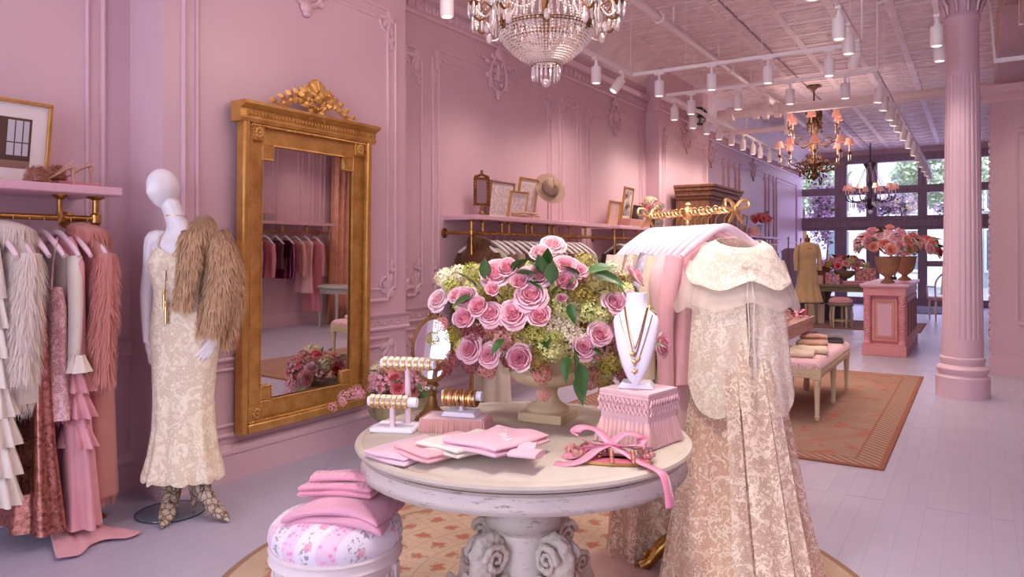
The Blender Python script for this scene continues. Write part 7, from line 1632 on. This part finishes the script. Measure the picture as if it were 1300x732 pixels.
for k in range(5):
    a = 2*pi*(2*k+.35)/10; l = bpy.data.lights.new('candle_glow', 'POINT'); l.energy = 9; l.color = (1,.78,.68); l.shadow_soft_size = .18; lo = bpy.data.objects.new('candle_glow', l); COL.objects.link(lo); lo.parent = t; lo.location = (.40*cos(a), .40*sin(a), .66)
# ================================================================== brass chandelier with pink shades
def bz(t, pts, r, n=6, name='arm', mat=None, par=None): P = spline(pts, 5); return MB().tube(P, fan(r, len(P)) if isinstance(r, list) else r, n).build(name, mat or GILT_BR, par or t)
shade_me = MB().lathe([(.075,0),(.042,.105),(.040,.105),(.073,0)], 20, cap=False).mesh('lamp_shade', SHADE); tube_me = MB().lathe([(.012,-.11),(.012,.02)], 10).mesh('candle', CANDLE); GILT_BR0 = GILT_DK; cup_me = MB().lathe([(.008,-.16),(.035,-.13),(.03,-.12),(.014,-.115),(.016,-.105)], 12).mesh('candle_cup', GILT_DK)
GILT_BR = gilt_mat('tarnished_bronze', srgb(124,92,66), srgb(88,64,46), .6)
c2 = Vector((-2.215, 12.62, 2.50)); t = thing('brass_chandelier', c2, 'brass floral chandelier with small pink lampshades in mid room', 'chandelier')
MB().lathe([(0,0),(.03,.03),(.06,.08),(.03,.14),(.05,.2),(.09,.28),(.05,.36),(.03,.45),(.06,.55),(.03,.65),(.04,.8),(.08,.9),(.05,1.0),(.02,1.1)], 16, mod=lambda a, z, r: 1+.1*sin(a*6)).build('centre_stem', GILT_BR, t)
MB().tube([(0,0,1.1),(0,0,CEIL_Z-2.50-.02)], .014, 8).build('chain', GILT_BR, t); MB().lathe([(.12,CEIL_Z-2.50-.03),(.10,CEIL_Z-2.50-.01),(.03,CEIL_Z-2.50-.08),(0,CEIL_Z-2.50-.08)], 18).build('ceiling_rose', GILT_BR, t)
m = MB(); r_ = random.Random(2)
for k in range(200):
    a = r_.random()*6.28; rr = r_.uniform(.06,.15); z = r_.uniform(.82,1.2); q = MB(); gleaf(m, (rr*cos(a)*.8, rr*sin(a)*.8, z), r_.random()*6, .07)
for k in range(240):
    a = r_.random()*6.28; z = r_.uniform(.02,.42); rr = .08+.22*sin(pi*min(1, z/.42))*r_.random(); gleaf(m, (rr*cos(a), rr*sin(a), z), r_.random()*6, .06)
tag(m.build('leafage', GILT_BR, t), kind='stuff')
for ring, (n, R_, z0_, zc, ph) in enumerate(((8, .52, .22, .56, .2), (6, .40, .62, .98, .6))):
    for k in range(n):
        a = ph+2*pi*k/n; d = Vector((cos(a), sin(a), 0)); P = lambda r, z: d*r+Vector((0,0,z))
        ar = bz(t, [P(.05,z0_), P(.2,z0_-.06), P(.36*R_/.52,z0_+.0), P(R_,z0_+.06), P(R_,zc-.16)], [.014,.012,.01,.009,.008], 6)
        bz(t, [P(.12,z0_-.02), P(.2,z0_+.09), P(.3,z0_+.07), P(.27,z0_+.02)], .007, 6, 'arm_scroll', par=ar)
        put('candle_cup', cup_me, ar, P(R_,zc)); put('candle', tube_me, ar, P(R_,zc)); put('lamp_shade', shade_me, ar, P(R_,zc))
        for q in range(3): put('prism_drop', drop_me, ar, P(R_,zc-.26)+Vector((.02*cos(q*2.1), .02*sin(q*2.1), 0)), (0,0,0), 1.3)
l = bpy.data.lights.new('chandelier_glow', 'POINT'); l.energy = 60; l.color = (1,.74,.64); l.shadow_soft_size = .4; lo = bpy.data.objects.new('chandelier_glow', l); COL.objects.link(lo); lo.parent = t; lo.location = (0,-.1,.55)
# ================================================================== far crystal chandelier before the storefront
c3 = Vector((-2.2, 19.9, 2.33)); t = thing('dark_chandelier', c3, 'dark crystal chandelier with pink shades before the storefront', 'chandelier')
DKM = pm('dark_bronze', srgb(70,56,66), .4, .6)
MB().lathe([(0,.05),(.1,.12),(.16,.26),(.18,.32),(.05,.36),(.03,.6),(.07,.7),(.03,.8),(.05,1.0),(.14,1.15),(.16,1.2),(.03,1.25)], 18).build('centre_stem', DKM, t); MB().tube([(0,0,1.2),(0,0,CEIL_Z-2.33-.02)], .015, 8).build('chain', DKM, t)
MB().ball((0,0,.02), .05, 10, 7).build('crystal_ball', CRYSTAL, t)
for k in range(10):
    a = 2*pi*k/10; d = Vector((cos(a), sin(a), 0)); P = lambda r, z: d*r+Vector((0,0,z))
    ar = bz(t, [P(.08,.34), P(.3,.26), P(.5,.30), P(.55,.42)], .014, 6, 'arm', DKM); put('candle', tube_me, ar, P(.55,.56)); put('lamp_shade', shade_me, ar, P(.55,.56), (0,0,0), 1.1)
    for q in range(4): put('prism_drop', long_me, ar, P(.2+.1*q,.16-.02*q), (0,0,0), 1.6)
    bead_strand([lerp(P(.55,.40), P(.1,1.15), q/10)+Vector((0,0,-.16*sin(pi*q/10))) for q in range(11)], .014, .04).build('bead_swag', CRYSTAL, t, False)
l = bpy.data.lights.new('chandelier_glow', 'POINT'); l.energy = 15; l.color = (1,.78,.68); l.shadow_soft_size = .18; lo = bpy.data.objects.new('chandelier_glow', l); COL.objects.link(lo); lo.parent = t; lo.location = (0,-.75,.7)
# ================================================================== seen in the mirror: rack on the right-hand wall, curtain, side table
XRR = RIGHT_X-.30
wall_rack('pink shelf and brass rail on right wall, seen in mirror', RIGHT_X, RIGHT_X-.40, XRR, 5.6, 9.0, (5.7, 8.9), (6.4, 6.9, 7.4, 7.9, 8.4), rod_y=(5.7, 8.9))
mc = [('dusty pink', (216,140,150), .62), ('burgundy', (96,40,56), .6), ('rose', (222,130,148), .5), ('blush', (232,170,180), .66), ('lilac pink', (226,160,190), .62), ('pink satin', (230,140,176), .72), ('mauve lace', (190,150,160), .78), ('wine sequin', None, .5), ('salmon', (226,130,140), .62), ('plum', (80,36,56), .5), ('magenta sequin', None, .66), ('peach', (220,150,140), .56), ('shell pink', (236,186,186), .9), ('tea rose', (214,130,140), 1.2)]
for k, (nm, c, L) in enumerate(mc):
    yy = 5.95+k*.20; hanger((XRR, yy, HZ), 0, 'white hanger with the %s top, seen in the mirror' % nm, HANGER_W, group='hangers on the right wall rail'); garm('blouse', '%s top hanging on the right wall rail, mirrored' % nm, 'blouse', (XRR, yy, HZ), 0, simple_top(L, .2, .05, k, .5 if k % 3 else None, 1, SEQ_PLUM if c is None else fabric(*c)))
garm('gown', 'black sequin mermaid gown seen in the gilt mirror', 'dress', (XRR, 6.98, HZ), 0, [('body', gbody([(-.02,.05,.03),(-.12,.17,.04),(-.45,.13,.06),(-.9,.16,.09,0,.3),(-1.2,.18,.1,0,.6),(-1.44,.25,.2,0,1)], 9, 2, .15), SEQ_BLACK)])
t = thing('silk_curtain', (RIGHT_X-.12, 9.4, 0), 'peach striped silk curtain reflected in the gilt mirror', 'curtain')
MB().grid(lambda u, v: Vector((.05*sin(u*30)-.04, lerp(-.32, .34, u), .03+2.9*v)), 90, 8).build('drape', curtain_mat(), t, solid=.006, ang=80); MB().tube([(-.04,-.34,2.97),(-.04,.35,2.97)], .02, 8).build('curtain_rod', BLACK_M, t)
t = thing('grey_side_table', (1.35, 8.75, 0), 'grey painted side table reflected in the mirror', 'table')
MB().lathe([(0,.62),(.30,.62),(.32,.64),(.32,.66),(.30,.68),(0,.68)], 40).build('tabletop', pm('grey_paint', srgb(186,186,178), .5), t); MB().lathe([(.24,.55),(.28,.55),(.28,.62),(.24,.62)], 40, cap=False).build('apron', pm('grey_paint2', srgb(176,176,168), .5), t)
for k in range(4): a = R(45+90*k); MB().tube([(.25*cos(a), .25*sin(a), .6), (.27*cos(a), .27*sin(a), .0)], [.03,.018], 8).build('leg', pm('grey_paint3', srgb(176,176,168), .5), t)
t = thing('pink_handbag', (XRR+.08, 7.05, 1.686), 'small pink handbag on the right wall shelf, seen mirrored', 'bag', R(90)); MB().prism([(-.14,0),(.14,0),(.12,.15),(.06,.18),(-.06,.18),(-.12,.15)], .1, Matrix.Translation((0,-.05,0))).build('body', PK_ROSE, t, bevel=.02); MB().tube(spline([(-.07,0,.16),(-.05,0,.26),(.05,0,.26),(.07,0,.16)], 4), .008, 6).build('handle', GOLD, t)
t = thing('crystal_casket', (XRR+.08, 7.55, 1.686), 'gold wire casket on the right wall shelf, seen mirrored', 'box'); MB().box(-.1,.1,-.16,.16,0,.12).build('glass', GLASS_BASE, t); m = MB()
for a in (-.1,.1):
    for b_ in (-.16,.16): m.cb((a,b_,.06), .01,.01,.13)
    for z in (0.005,.12): m.cb((a,0,z), .01,.32,.01)
for b_ in (-.16,.16):
    for z in (0.005,.12): m.cb((0,b_,z), .2,.01,.01)
m.build('frame', GOLD, t)
t = thing('framed_print', (RIGHT_X-.08, 6.1, 1.686), 'black and gold framed mirror on right wall shelf, seen mirrored', 'picture frame'); t.rotation_euler = (R(6), 0, R(-90)); frame_rect(t, .42, .6, .03, GILT_DK, fabric(60,46,50), .0)
